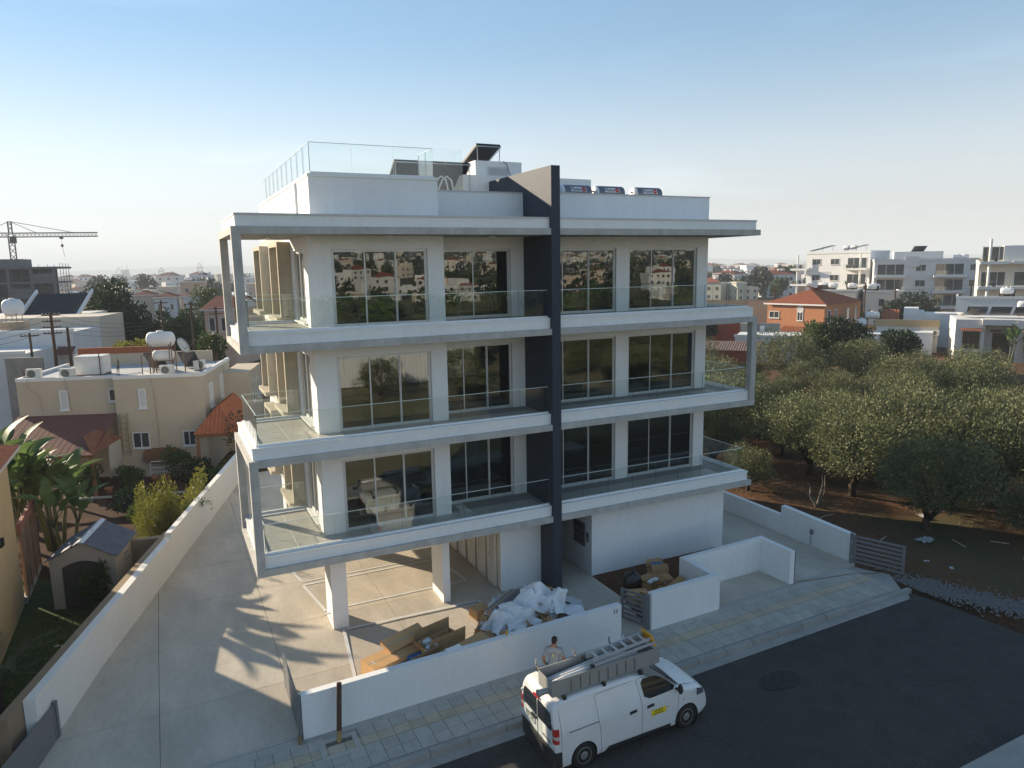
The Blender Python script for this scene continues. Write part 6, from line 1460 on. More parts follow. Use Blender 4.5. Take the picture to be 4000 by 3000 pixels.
tree('leafy_tree', 'broad green tree between the two utility poles', (-9.2, 55.5, -.6), lobed(rt_, 2.1, 6.3, 1.9, 9), 7000, GREEN, group='trees of the old quarter', L=.28, W=.18, tr=.2, seed=5)
tree('leafy_tree', 'green citrus tree beside the concrete balcony post', (-8.0, 42, -.6), lobed(rt_, 1.5, 4.9, 1.6, 8), 5500, GREEN, group='trees of the old quarter', L=.24, W=.16, tr=.15, seed=6)
tree('leafy_tree', 'thin grey-green tree behind the slate roof', (-17.4, 72, -.6), lobed(rt_, 2.0, 8.0, 1, 8), 4500, OLIVE, group='trees of the old quarter', L=.28, W=.12, tr=.2, seed=7)
tree('leafy_tree', 'tree clump in front of the red-roofed houses', (-5.0, 88, -.6), lobed(rt_, 3.0, 8.2, 1, 9), 6500, GREEN, group='trees of the old quarter', L=.32, W=.2, tr=.2, seed=8)
# pink gabled house, red-roofed row, other mid-distance blocks
RT = M('far_red_tile', (.24, .075, .045), .8, .2, var=.12, vs=2)
def hip_house(name, label, loc, rz, w, d, h, rh, wall, roof=None, group=None, cat='house', wins=(), gable=False):
    e = empty(name, loc, rz, label, cat, group)
    MB().box(0, w, 0, d, 0, h).build('wall', wall, e)
    m = MB(); o = .35; hp = 0 if gable else d/2+o
    tiles(m, (-o, -o, h-.05), (w+o, -o, h-.05), (0, d/2+o, rh), hp, hp, .35, .04); tiles(m, (w+o, d+o, h-.05), (-o, d+o, h-.05), (0, -d/2-o, rh), hp, hp, .35, .04)
    if not gable:
        tiles(m, (w+o, -o, h-.05), (w+o, d+o, h-.05), (-d/2-o, 0, rh), d/2+o, d/2+o, .35, .04); tiles(m, (-o, d+o, h-.05), (-o, -o, h-.05), (d/2+o, 0, rh), d/2+o, d/2+o, .35, .04)
    m.build('roof', roof or RT, e)['kind'] = 'stuff'
    if gable:
        for x in (0, w-.15): MB().prism([(-.05, h), (d+.05, h), (d/2, h+rh*.95)], x, x+.15, 'x').build('gable', PARW, e)
    MB().box(-o, w+o, -o-.03, -o, h-.2, h-.02).build('eave_board', PARW, e)
    for (f, a0, a1, z0, z1) in wins: fwin(e, f, a0, a1, z0, z1, {'f': 0, 'l': 0, 'r': w, 'b': d}[f], .08)
    return e
PINK = M('pink_render', (.56, .40, .31), .8, .2, var=.05, vs=1)
hip_house('pink_gabled_house', 'pink house with a red tiled gable beside the concrete posts', (-6.6, 74.4, -.8), rad(-30), 3.6, 8, 7.2, 1.4, PINK, gable=True, wins=(('f', .5, 1.3, 4.5, 6.2), ('f', 2.0, 2.8, 4.5, 6.2), ('f', .5, 1.3, 1.5, 3.2)))
hip_house('red_roofed_house', 'pale blue house with a red hipped roof in the middle of the row', (-12.4, 150, -2.6), rad(-6), 4.4, 9, 8.2, 1.6, PALEB, wins=(('f', .6, 1.3, 5.4, 6.8), ('f', 3.0, 3.7, 5.4, 6.8), ('f', 1.6, 2.6, 2.4, 4.4)), group='red-roofed houses')
hip_house('red_roofed_house', 'pale blue house with a red hipped roof beside the balcony posts', (-6.8, 149, -2.6), rad(-6), 4.0, 9, 8.4, 1.4, PALEB, wins=(('f', 1.2, 2.8, 5.2, 7.0),), group='red-roofed houses')
hip_house('red_roofed_house', 'beige house with a red hipped roof at the tree side of the row', (-16.6, 156, -2.6), rad(-6), 4.2, 9, 8.6, 1.5, M('house_beige'), wins=(('f', 1.2, 2.0, 5.4, 6.8),), group='red-roofed houses')
def flat_block(name, label, loc, rz, w, d, h, wall, fl=2, nw=3, group=None, tanks=2, cat='house', balcony=False, win=(1.0, 1.3)):
    """A flat-roofed house: walls, parapet, a window per bay and storey on the three visible sides, roof tanks."""
    e = empty(name, loc, rz, label, cat, group); rr = random.Random(len(label)*7+int(w*10))
    MB().box(0, w, 0, d, 0, h).build('wall', wall, e)
    m = MB(); m.box(-.06, w+.06, -.06, .12, h, h+.3).box(-.06, .12, .122, d+.06, h, h+.3).box(w-.12, w+.06, .122, d+.06, h, h+.3); m.build('parapet', PARW, e)
    sh = h/fl
    for k in range(fl):
        for i in range(nw):
            a = w*(i+.5)/nw
            fwin(e, 'f', a-win[0]/2, a+win[0]/2, k*sh+.9, k*sh+.9+win[1], 0, .07)
        n2 = max(1, int(d/4))
        for i in range(n2):
            a = d*(i+.5)/n2; fwin(e, 'l', a-win[0]/2, a+win[0]/2, k*sh+.9, k*sh+.9+win[1], 0, .07)
    for i in range(tanks): tank(e, w*rr.uniform(.15, .85), d*rr.uniform(.2, .8), h, .42, 1.2, 'x', .45); solar(e, w*rr.uniform(.15, .85), d*rr.uniform(.2, .8), h, 1.8, 1.8, 0, -.7)
    return e
flat_block('orange_block', 'salmon flat-roofed block with roof tanks above the red roofs', (-6.0, 200, -3.5), rad(-5), 6.6, 8, 11.3, M('salmon', (.55, .38, .27), .8), 3, 2)
flat_block('white_block', 'white block with a dark glazed side at the skyline near the harbour', (-.5, 280, -4), rad(-5), 8.4, 9, 13, WH2, 4, 3)
# ------------------------------------------------------------------ unfinished building, tower crane
ub = empty('unfinished_building', (-52, 147, -2.2), rad(-8), 'grey concrete frame of an unfinished building with scaffolding', 'building')
RAW = M('raw_concrete', (.15, .155, .16), .9, .15, var=.15, vs=.6)
for k in range(5):
    MB().box(0, 23.4, 0, 12, 2.8*k, 2.8*k+.35).build('floor_slab', RAW, ub)
for k in range(5):
    for i in range(7):
        MB().box(i*3.8, i*3.8+.5, .2, .7, 2.8*k+.35, 2.8*k+2.8).build('column', RAW, ub)
    MB().box(1, 22.5, 5, 5.2, 2.8*k+.35, 2.8*k+2.8).build('inner_wall', M('block_dark', (.085, .09, .095), .9), ub)
for k in range(5):
    for i in (1, 2, 4, 5): 
        if (i+k) % 2: MB().box(i*3.8+.5, (i+1)*3.8, .3, .5, 2.8*k+.35, 2.8*k+1.9).build('infill_wall', RAW, ub)
MB().box(0, 23.4, 0, 12, 14, 14.4).build('roof_slab', RAW, ub); MB().box(12, 17.5, 2, 8, 14.4, 15.9).build('roof_room', RAW, ub)
m = MB(); 
for x in [23.6+.0]+[1.5*i for i in range(16)]:
    m.tube((x, -1.0, 0), (x, -1.0, 14.8), .04, n=4)
for z in range(8): m.tube((0, -1.0, 1.0+1.9*z), (24.4, -1.0, 1.0+1.9*z), .035, n=4)
m.build('scaffold', M('scaffold_steel', (.11, .115, .12), .7, metal=.2), ub)
m = MB()
for y in (0, 2, 4, 6): m.tube((24.3, y, 0), (24.3, y, 15.0), .05, n=4)
for z in range(8): m.tube((24.3, 0, 1+1.9*z), (24.3, 6, 1+1.9*z), .04, n=4)
m.build('scaffold', M('scaffold_steel'), ub)
tc = empty('tower_crane', (-40.1, 177.6, -2.5), rad(6), 'tower crane with a long lattice jib over the unfinished building', 'crane')
CRN = M('crane_steel', (.075, .075, .078), .6, metal=.2)
def lattice(m, a, b, w, n, r=.11):
    a, b = Vector(a), Vector(b); d = (b-a).normalized(); s1 = d.cross(Vector((0, 1, 0)) if abs(d.y) < .9 else Vector((1, 0, 0))).normalized()*w/2; s2 = d.cross(s1).normalized()*w/2
    cs = [s1+s2, s1-s2, -s1-s2, -s1+s2]
    for c in cs: m.tube(a+c, b+c, r, n=4)
    for i in range(n):
        p, q = a.lerp(b, i/n), a.lerp(b, (i+1)/n)
        for k in range(4): m.tube(p+cs[k], q+cs[(k+1) % 4], r*.75, n=3)
m = MB(); lattice(m, (0, 0, 0), (0, 0, 22), 1.1, 16); m.build('mast', CRN, tc)
m = MB(); lattice(m, (0, 0, 22), (0, 0, 25), .7, 3); m.build('tower_head', CRN, tc)
m = MB(); lattice(m, (.5, 0, 22.0), (17, 0, 22.3), .9, 22, .09); m.build('jib', CRN, tc)
m = MB(); lattice(m, (-.5, 0, 22.0), (-6, 0, 22.0), .9, 8, .09); m.build('counter_jib', CRN, tc); MB().box(-6, -4.2, -.5, .5, 20.6, 22).build('counterweight', CRN, tc)
m = MB(); m.tube((0, 0, 25), (5, 0, 22.5), .06, n=4).tube((0, 0, 25), (12.5, 0, 22.6), .06, n=4).tube((0, 0, 25), (-5.5, 0, 22.3), .06, n=4); m.build('tie_bar', CRN, tc)
m = MB(); m.box(9.2, 10, -.3, .3, 21.2, 21.6).tube((9.6, 0, 21.2), (9.6, 0, 19.9), .03, n=4).ball((9.6, 0, 19.7), .3, (1, 1, 1.3)).tube((9.6, 0, 19.6), (9.9, 0, 17.0), .03, n=4); m.build('trolley_hook', CRN, tc); MB().box(-.3, 1.0, -1.1, -.3, 20.2, 21.7).build('operator_cab', CRN, tc)
# ------------------------------------------------------------------ olive grove beside the building
OLV = [olive_meshes(101), olive_meshes(202, 12000, 3.6), olive_meshes(303, 13000, 4.1, .34), olive_meshes(404, 11000, 3.4), olive_meshes(505, 12000, 4.3, .42)]
rng = random.Random(77)
def olive(x, y, s, label='olive tree in the dense grey-green grove', group='olive trees of the grove', name='olive_tree', z=None, vi=None):
    tm_, cm_ = OLV[rng.randrange(5) if vi is None else vi]
    e = empty(name, (x, y, ground_h(x, y) if z is None else z), rng.uniform(0, 6.28), label, 'tree', group, scale=s)
    place('trunk', tm_, e); place('crown', cm_, e)
    return e
spots = []
olive(18.6, 6.0, 1.08, 'olive tree with a forked bare trunk at the near edge of the grove', vi=4); spots.append((18.6, 6))
olive(15.9, -2.4, 1.02, 'dark olive tree nearest the slatted gate'); spots.append((15.9, -2.4))
olive(18.9, -5.6, 1.0, 'low dark olive tree at the roadside corner of the grove'); spots.append((18.9, -5.6))
for x, y, s in ((19.6, -1.2, 1.2), (20.6, 2.4, 1.25), (22.6, -4.6, 1.15), (17.4, 2.4, 1.05), (23.2, -1.0, 1.25)): olive(x, y, s); spots.append((x, y))
for j in range(20):
    for i in range(19):
        x = 13.6+i*4.1+(2.3 if j % 2 else 0)+rng.uniform(-.9, .9); y = -11+j*4.0+rng.uniform(-.9, .9)
        d = math.hypot(x-CAM.x, y-CAM.y)
        if d > 68 or x < 13.3 or x < 18.5 and y < 4.5 or x < 22 and y < -8: continue
        if any(math.hypot(x-a, y-b) < 2.7 for a, b in spots): continue
        az = math.degrees(math.atan2(x-CAM.x, y-CAM.y))
        if not 22 < az < 66: continue
        spots.append((x, y)); olive(x, y, rng.choice((.7, .85, .95, 1.05, 1.15, 1.3))*rng.uniform(.94, 1.06))
for j in range(6):
    for i in range(4):
        x, y = 1.0+i*4.3+rng.uniform(-.8, .8), 16.5+j*4.6+rng.uniform(-.8, .8)
        if any(math.hypot(x-a, y-b) < 3.0 for a, b in spots): continue
        spots.append((x, y)); olive(x, y, rng.uniform(.95, 1.2), 'olive tree of the grove standing behind the new building')
# fallen branches, litter and pruned wood on the red soil
for i, (x, y, L, a) in enumerate(((13.4, -2.3, .9, .4), (15.6, -3.9, .8, 1.2), (12.4, -2.9, .5, 2.0), (14.0, .9, 1.0, .1), (17.0, -4.6, .6, 2.2), (12.3, 1.4, .7, .8))):
    m = MB(); m.path([(-L/2, 0, .03), (0, .03, .05), (L/2, -.02, .03)], [.022, .02, .014], 5)
    m.build('stick', M('bleached_wood', (.42, .34, .24), .9), None, loc=(x, y, ground_h(x, y)+.02), rot=(0, 0, a), label=['bleached stick behind the slatted gate', 'pale stick beside the sunny grass', 'short stick near the gate end', 'long stick lying below the grove wall', 'stick under the roadside olive', 'stick in the middle of the bare soil'][i], cat='stick', group='sticks on the red soil')
LIT = M('litter_white', (.42, .43, .44), .6, .3, bump=.5, bs=30)
for i, (x, y, s) in enumerate(((14.8, -3.1, .36), (17.2, -1.3, .24), (13.0, -4.4, .10), (13.2, -5.2, .10), (16.3, -6.0, .13))):
    m = MB(); n = 7
    vs2 = [((i_/n-.5)*2+.2*noise.noise(Vector((i_, j_, i))), (j_/n-.5)*1.3+.2*noise.noise(Vector((j_, i_, i+3))), .12+.32*noise.noise(Vector((i_*.6, j_*.6, i*3.)))) for j_ in range(n+1) for i_ in range(n+1)]
    m.add(vs2, [(j_*8+i_, j_*8+i_+1, (j_+1)*8+i_+1, (j_+1)*8+i_) for j_ in range(n) for i_ in range(n)])
    m.build('plastic_litter', LIT, None, True, loc=(x, y, ground_h(x, y)+.03), rot=(0, 0, i*1.3), scale=(s,)*3, label=['large torn white bag on the soil under the dark olive', 'pale plastic scrap farther under the grove', 'white scrap above the gravel verge', 'small white scrap at the gravel edge', 'white cup-like scrap near the road corner', 'pale scrap between the roadside trees', 'white scrap behind the slatted gate', 'scrap on the gravel strip', 'tiny scrap beside the grove wall', 'pale bag at the far end of the verge'][i], cat='litter', group='scraps of white litter')
# gravel verge, dry grass
rv2 = random.Random(9); m = MB()
for _ in range(4200):
    t = rv2.random(); x = 10.7+t*2.6+rv2.gauss(0, .35); y = -5.0-t*5.5+rv2.gauss(0, .35); s = rv2.uniform(.02, .06)
    if x < 10.6: continue
    z = ground_h(x, y)+.02; a = rv2.uniform(0, 6.28)
    m.add([(x+s*cos(a), y+s*sin(a), z), (x+s*cos(a+2.1), y+s*sin(a+2.1), z), (x+s*cos(a+4.2), y+s*sin(a+4.2), z), (x, y, z+s*1.1)], [(0, 1, 3), (1, 2, 3), (2, 0, 3)])
m.build('gravel_verge', M('gravel', (.19, .195, .19), .9, .2, var=.3, vs=14), None, label='blue-grey gravel strip between asphalt and grove', cat='gravel', kind='stuff')
m = MB()
for _ in range(16000):
    x = rv2.uniform(11.2, 34); y = rv2.uniform(-12, 16)
    if noise.noise(Vector((x*.35, y*.35, 8.))) < .02 or (x < 13 and y > -4): continue
    a = rv2.uniform(0, 6.28); h = rv2.uniform(.06, .2); w = .012; z = ground_h(x, y)
    m.add([(x-w*cos(a), y-w*sin(a), z), (x+w*cos(a), y+w*sin(a), z), (x+rv2.uniform(-.1, .1), y+rv2.uniform(-.1, .1), z+h)], [(0, 1, 2)])
m.build('dry_grass', LEAF('dry_grass_leaf', (.055, .06, .02), (.12, .10, .04), .3, .1, 1.2), None, label='thin dry grass on the soil of the grove', cat='grass', kind='stuff')
MB().path([(7.5, -3.5, .16), (8.6, -3.75, .18), (9.8, -4.0, .2), (10.4, -4.35, .2), (11.3, -4.3, .1), (13, -3.2, .02), (15, .2, 0)], .012, 5).build('hose_line', M('hose_brown', (.22, .12, .05), .7), None, label='thin brown hose crossing the pavement towards the grove', cat='hose')
MB().path([(10.9, -3.9, .1), (11.4, -4.3, .1), (11.5, -5.1, .05)], .018, 5).build('hose_end', M('hose_pale', (.40, .33, .22), .7), None, True, label='pale hose end curled behind the slatted gate', cat='hose')
tr_ = MB(); limbs(tr_, (0, 0, -.1), [(.5, .2, 1.3), (-.3, .3, 1.1), (.1, -.3, 1.5), (-.5, -.1, .9)], .05, random.Random(4)); tr_.build('bare_stump', M('grey_wood', (.20, .17, .14), .95, .1, var=.2, vs=6), None, loc=(14.8, 2.15, 0), label='bare grey branching stump below the grove wall', cat='stump')
# ------------------------------------------------------------------ brick house and its neighbours
BRK = M('brick_orange', (.44, .165, .065), .85, .2, bump=.2, bs=60, fine=.05)
_n, _l = BRK.node_tree.nodes, BRK.node_tree.links
_bt = _n.new('ShaderNodeTexBrick'); _bt.inputs['Scale'].default_value = 1.; _bt.inputs['Color1'].default_value = (.46, .17, .07, 1); _bt.inputs['Color2'].default_value = (.38, .135, .055, 1); _bt.inputs['Mortar'].default_value = (.40, .27, .18, 1)
_bt.inputs['Brick Width'].default_value = .24; _bt.inputs['Row Height'].default_value = .085; _bt.inputs['Mortar Size'].default_value = .011
_tc = _n.new('ShaderNodeTexCoord'); _cx = _n.new('ShaderNodeSeparateXYZ'); _cm = _n.new('ShaderNodeCombineXYZ'); _ad = _n.new('ShaderNodeMath')
_l.new(_tc.outputs['Object'], _cx.inputs[0]); _l.new(_cx.outputs[0], _ad.inputs[0]); _l.new(_cx.outputs[1], _ad.inputs[1]); _l.new(_ad.outputs[0], _cm.inputs[0]); _l.new(_cx.outputs[2], _cm.inputs[1]); _l.new(_cm.outputs[0], _bt.inputs['Vector']); _l.new(_bt.outputs['Color'], _n['Principled BSDF'].inputs['Base Color'])
bk = hip_house('brick_house', 'orange brick house with a hipped terracotta roof above the grove', (59.6, 50.2, -.9), rad(-75), 7.6, 9.8, 6.55, 2.1, BRK, TERRA)
fwin(bk, 'f', 4.1, 4.9, 4.4, 5.9, 0, .08, n=2); MB().lathe([(.46, -.05), (.46, -.01)], (4.5, 0, 5.85), 'y', 20).build('arch_head', M('far_frame'), bk)
fwin(bk, 'f', -.2+.5, 1.7, 4.6, 5.5, 0, .08, n=2)
for a0, a1 in ((.8, 1.6), (2.6, 3.2), (5.9, 6.7), (8.2, 8.7)): fwin(bk, 'r', a0, a1, 4.2, 5.8, 7.6, .08)
for a0, a1 in ((1.0, 1.7), (2.7, 3.3)): fwin(bk, 'r', a0, a1, .9, 2.6, 7.6, .08)
m = MB(); tiles(m, (7.6, 0, 3.1), (7.6, 9.8, 3.1), (-.1, 0, .35), 0, 0, .35); tiles(m, (8.5, 0, 2.9), (8.5, 9.8, 2.9), (-.9, 0, .5), 0, 0, .35, .04); m.build('mid_roof', TERRA, bk)['kind'] = 'stuff'
cp = empty('tiled_carport', (56.4, 46.6, -.9), rad(-75), 'small tiled carport in front of the brick house', 'carport')
m = MB(); tiles(m, (0, 0, 2.6), (4.6, 0, 2.6), (0, 3.6, 1.1), 0, 1.2, .35, .04); m.build('tile_roof', TERRA, cp)['kind'] = 'stuff'
for x in (.2, 4.3): MB().box(x, x+.15, .1, .25, 0, 2.6).build('post', M('post_timber'), cp)
flat_block('cream_house', 'cream flat-roofed house with roof tanks right behind the brick house', (92.5, 72.5, -1.2), rad(-60), 7.0, 8, 6.8, M('cream_wall', (.60, .56, .49), .8, var=.04, vs=1), 2, 2, tanks=3)
flat_block('cream_house', 'plain cream block beside the pole and conifer clump', (97.5, 66.0, -1.2), rad(-48), 5.5, 6, 6.6, M('cream_wall'), 2, 1, tanks=2)
lowW = M('low_white', (.64, .64, .63), .8, .2, var=.08, vs=.7, fine=.04)
e = empty('low_white_house', (46.2, 41.5, -.4), rad(-50), 'low white flat-roofed house at the far edge of the grove', 'house')
MB().box(0, 7.6, 0, 6, 0, 3.2).build('wall', lowW, e); MB().box(.2, 7.4, .2, 5.8, 3.2, 3.23).build('roof_surface', PARW, e); MB().box(-.05, 4.3, 5.6, 5.9, 3.2, 4.2).box(-.05, .9, 4.6, 5.598, 3.2, 4.2).build('roof_wall', M('grey_render'), e); MB().box(2.1, 2.6, 5.5, 5.6, 3.2, 3.9).build('roof_vent', PARW, e); MB().box(-.1, 7.7, -.1, .05, 3.05, 3.35).build('parapet', lowW, e)
e = empty('rusty_shed', (41.0, 40.3, -.3), rad(-48), 'rusty red corrugated shed below the low white house', 'shed')
RUS = M('rust_sheet', (.30, .075, .045), .8, .25, var=.25, vs=1.5)
MB().box(0, 5, 0, 3, 0, 2.0).build('wall', RUS, e); m = MB(); tiles(m, (-.3, -.4, 2.0), (5.6, -.4, 2.0), (0, 3.8, .6), 0, 0, .25, .05); m.build('sheet_roof', M('old_sheet', (.20, .13, .10), .8, var=.3, vs=1.5), e)['kind'] = 'stuff'
m = MB(); 
for i in range(20): m.box(i*.25, i*.25+.12, -.05, -.005, .05, 1.95)
m.build('corrugation', RUS, e)['kind'] = 'stuff'
e = empty('red_hoarding', (58.0, 59.5, -.6), rad(-45), 'tall red corrugated hoarding beside the white house corner', 'fence')
MB().box(0, 4.5, 0, .08, 0, 3.6).build('backing', RUS, e); m = MB()
for i in range(15): m.box(i*.3, i*.3+.15, -.06, -.005, 0, 3.6)
m.build('corrugation', RUS, e)['kind'] = 'stuff'
e = empty('garage_house', (58.5, 66.5, -2.6), rad(-42), 'white house with a dark brick garage seen under the balcony', 'house')
MB().box(0, 6, 0, 6, 0, 4.2).build('wall', WH2, e); MB().box(1.2, 4.2, -.08, -.01, .0, 3.0).build('garage_door', DARK, e); MB().box(4.3, 6.0, -.1, -.01, 0, 3.2).build('brick_pier', M('oven_brick'), e); MB().box(-.3, 6.3, -.6, .2, 4.2, 4.6).build('canopy', PARW, e)
hR = empty('corner_bungalow', (66.1, 29.4, -.6), rad(-52), 'white bungalow with brown shutters and solar panels at the grove edge', 'house')
WB = M('bungalow_white', (.62, .60, .57), .8, .2, var=.05, vs=1)
MB().box(0, 2.7, 0, 7, 0, 5.0).box(2.702, 5.5, 1.4, 7, 0, 5.0).box(5.502, 11, -.4, 7, 0, 5.0).build('wall', WB, hR); MB().box(2.4, 5.7, -.3, 1.398, 4.45, 5.05).build('porch_roof', WB, hR); MB().box(2.7, 5.5, -.1, 0.05, .2, 1.3).build('porch_wall', M('porch_stone', (.36, .26, .15), .85, var=.2, vs=6), hR)
BSH = M('shutter_brown', (.085, .06, .03), .7, .3, var=.15, vs=8)
for f, a0, a1, z0, z1, at_ in (('f', .7, 2.3, 2.0, 3.7, 0), ('f', 3.6, 5.2, 1.3, 3.5, 1.4), ('f', 6.2, 7.1, 1.9, 3.7, -.4), ('f', 8.6, 9.5, 1.9, 3.7, -.4)):
    fwin(hR, f, a0, a1, z0, z1, at_, .06, fm=BSH, pm_=BSH, n=2)
    m = MB(); tiles(m, (a0-.2, at_-.5, z1+.15), (a1+.2, at_-.5, z1+.15), (0, .5, .22), 0, 0, .2, .03); m.build('window_hood', TERRA, hR)['kind'] = 'stuff'
for x in (2.2, 4.4, 6.6, 8.8): solar(hR, x, 3, 5.3, 1.9, 1.9, 0, -.5)
tank(hR, 9.6, 4.5, 5.0, .42, 1.3, 'x', .5); tank(hR, 7.0, 5.5, 5.0, .42, 1.3, 'x', .9); MB().lathe([(0, 5.2), (.45, 5.3), (.65, 5.5)], (.9, 3.0, 0), n=18).build('satellite_dish', M('dish_grey'), hR, True)
hC = empty('long_low_house', (66.8, 39.6, -.6), rad(-56), 'long low house with a tan fascia and stacked roof tanks', 'house')
MB().box(0, 6.5, 0, 5, 0, 3.9).build('wall', WB, hC); MB().box(-.2, 6.6, -.25, .0, 3.6, 4.4).build('fascia', M('fascia_tan', (.36, .27, .15), .8), hC); MB().box(-1.5, 2.6, -4.5, -.26, 0, 3.0).box(3.6, 6.0, -3.2, -.26, 0, 3.2).build('front_wing', lowW, hC)
tank(hC, -.6, 1.0, 3.9, .42, 1.3, 'x', .5); tank(hC, -1.7, .4, 3.0, .45, .8, 'x', .5); solar(hC, -2.3, -1.0, 3.0, 1.6, 1.6, .3, -.7); acunit('ac_unit', hC, (6.2, -.5, 2.6), 0)
hD = empty('terrace_house', (73.5, 41.0, -.8), rad(-56), 'white roof terrace with a stepped parapet', 'house')
MB().box(0, 1.6, 0, 3, 0, 5.6).box(1.602, 2.2, 0, 3, 0, 5.25).box(2.202, 6.5, 0, 3, 0, 5.0).build('wall', M('low_white'), hD); m = MB(); tiles(m, (-2.4, -1.5, 4.2), (-.4, -1.5, 4.2), (0, 1.8, 1.2), 0, 0, .3); m.build('tile_roof', TERRA, hD)['kind'] = 'stuff'
flat_block('wide_white_house', 'wide white house with an air conditioner on its roof edge', (83.0, 40.5, -.8), rad(-58), 9.5, 7, 6.5, M('low_white'), 2, 2, tanks=1)
# ------------------------------------------------------------------ three apartment blocks on the skyline
def apartment(name, label, loc, rz, W, D, fl, fh, wall, wins, balcs, extra=None, slabm=None):
    e = empty(name, loc, rz, label, 'building', 'apartment blocks beyond the grove')
    H = fl*fh
    MB().box(0, W, 0, D, 0, H).build('wall', wall, e)
    MB().box(-.1, W+.1, -.1, .15, H, H+.5).box(-.1, .15, .152, D, H, H+.5).box(W-.15, W+.1, .152, D, H, H+.5).build('parapet', wall, e)
    for k in range(fl):
        for f, a0, a1 in wins: fwin(e, f, a0, a1, k*fh+1.05, k*fh+2.35, {'f': 0, 'l': 0, 'r': W}[f], .08, n=2)
    for (x0, x1, y0, k0, k1, post) in balcs:
        for k in range(k0, k1+1):
            z = k*fh; b = MB().box(x0, x1, y0, -.01 if x0 >= 0 else 2.5, z-.12, z+.28).build('balcony_slab', slabm or PARW, e)
            MB().box(x0+.05, x1-.05, y0+.05, y0+.08, z+.28, z+1.15).build('balcony_glass', GLASSB, b)
            if x0 >= 0: fwin(e, 'f', x0+.3, x1-.3, z+.32, z+2.5, 0, .09, name='balcony_door', n=3, sill=False)
            if post:
                MB().lathe([(.2, z+.28), (.2, z+fh-.12)], (post, y0+.4, 0), n=12).build('balcony_post', PARW, b)
                MB().box(x0+.4, x0+1.2, y0+.5, y0+1.0, z+.28, z+1.0).box(x0+1.8, x0+2.2, y0+.5, y0+.9, z+.28, z+1.1).build('balcony_furniture', M('dark_furniture', (.08, .07, .06), .8), b)
    if extra: extra(e, H)
    return e
APW = M('apartment_white', (.74, .74, .73), .7, .25, var=.03, vs=.8); APG = M('apartment_grey', (.60, .60, .60), .7, .25, var=.04, vs=.8)
def roof1(e, H):
    for x, y, w, L, t in ((2.2, 3, 5.0, 2.2, -.22), (9.5, 3, 4.5, 2.2, -.22)):
        m = MB(Matrix.Translation((x, y, H+.9)) @ Matrix.Rotation(t, 4, 'Y')); m.box(-w/2, w/2, -L/2, L/2, .3, .4); m.build('solar_array', M('solar_dark'), e)
        for dx in (-w/2+.3, 0, w/2-.3): MB().tube((x+dx, y, H), (x+dx, y, H+1.1-dx*math.tan(t)), .05, n=4).build('array_leg', cl, e)
    tank(e, 7.0, 4, H, .4, 1.0, 'x', .9); tank(e, 8.6, 4, H, .4, 1.0, 'x', .9)
apartment('apartment_block', 'bright white apartment block with tilted roof panels on the skyline', (118.9, 98.2, -1.4), rad(-72), 13.5, 11, 4, 3.42, APW, (('f', 1.3, 3.2), ('f', 5.3, 7.2), ('r', 3, 4), ('r', 7, 8)), ((8.6, 13.2, -1.5, 1, 3, 12.0), (-3.0, .9, -1.4, 1, 3, -1.5)), roof1)
def roof2(e, H):
    MB().box(3.5, 12, 3, 9, H, H+1.9).build('penthouse', APG, e); MB().box(.3, 3.5, .3, .35, H, H+1.1).build('balcony_glass', GLASSB, e); solar(e, 8, 4, H+2.0, 2.4, 1.8, .3, -.6); MB().box(5.3, 7.8, -.3, 0, H-1, H+1.0).build('parapet_block', APG, e)
    tank(e, 14.5, 4, H, .4, 1.0, 'x', .4); tank(e, 15.8, 4, H, .4, 1.0, 'x', .4)
apartment('apartment_block', 'grey and white apartment block with deep furnished balconies', (116.6, 79.2, -1.4), rad(-50), 17.5, 12, 4, 2.95, APG, (('f', 7.2, 9.0), ('f', 16.2, 17.1), ('r', 3, 4.5), ('r', 7, 8.5)), ((.2, 5.6, -1.8, 1, 3, None), (10.2, 15.6, -1.8, 1, 3, None)), roof2)
def roof3(e, H): MB().box(3.0, 6.5, -.5, 4, H, H+2.6).build('roof_frame', PARW, e)
apartment('apartment_block', 'white apartment block with round columns cut off by the picture edge', (102.6, 50.0, -1.2), rad(-56), 9.5, 10, 3, 3.75, M('apartment_cream', (.60, .56, .48), .7, var=.03, vs=1), (('r', 3, 4.5),), ((.0, 3.8, -2.6, 1, 3, 1.2), (4.2, 9.3, -1.4, 1, 3, None)), roof3)
# poles, palm, conifers, single trees on the right
for i, (x, y, zt, lab) in enumerate(((62.0, 51.5, 7.6, 'leaning rust-brown pole beside the brick house'), (86.7, 57.3, 7.4, 'pale utility pole in front of the cream house'), (89.2, 54.0, 6.6, 'dark utility pole with a stay beside the conifers'), (94.7, 46.0, 7.6, 'utility pole in front of the grey apartment block'), (57.6, 58.8, 5.4, 'dark pole standing under the balcony frame'))):
    e = empty('utility_pole', (x, y, -.9), 0, lab, 'utility pole', 'utility poles beyond the grove')
    MB().tube((0, 0, 0), (.05, 0, zt+.9), .14, .10).build('pole_shaft', POLE, e); MB().box(-.5, .5, -.05, .05, zt+.3, zt+.4).build('cross_arm', POLE, e)
    if i in (0, 2): MB().tube((-1.6, .6, 0), (0, 0, zt*.75), .06, n=6).build('pole_stay', POLE, e)
m = MB()
for k in range(3): m.path(wire((62, 51.5, 6.6-k*.4), (86.7, 57.3, 6.8-k*.4), .6), .02, 4); m.path(wire((86.7, 57.3, 6.8-k*.4), (94.7, 46, 7.0-k*.4), .5), .02, 4)
m.build('overhead_wire', WIRE, None, label='overhead wires strung past the brick house', cat='wire')
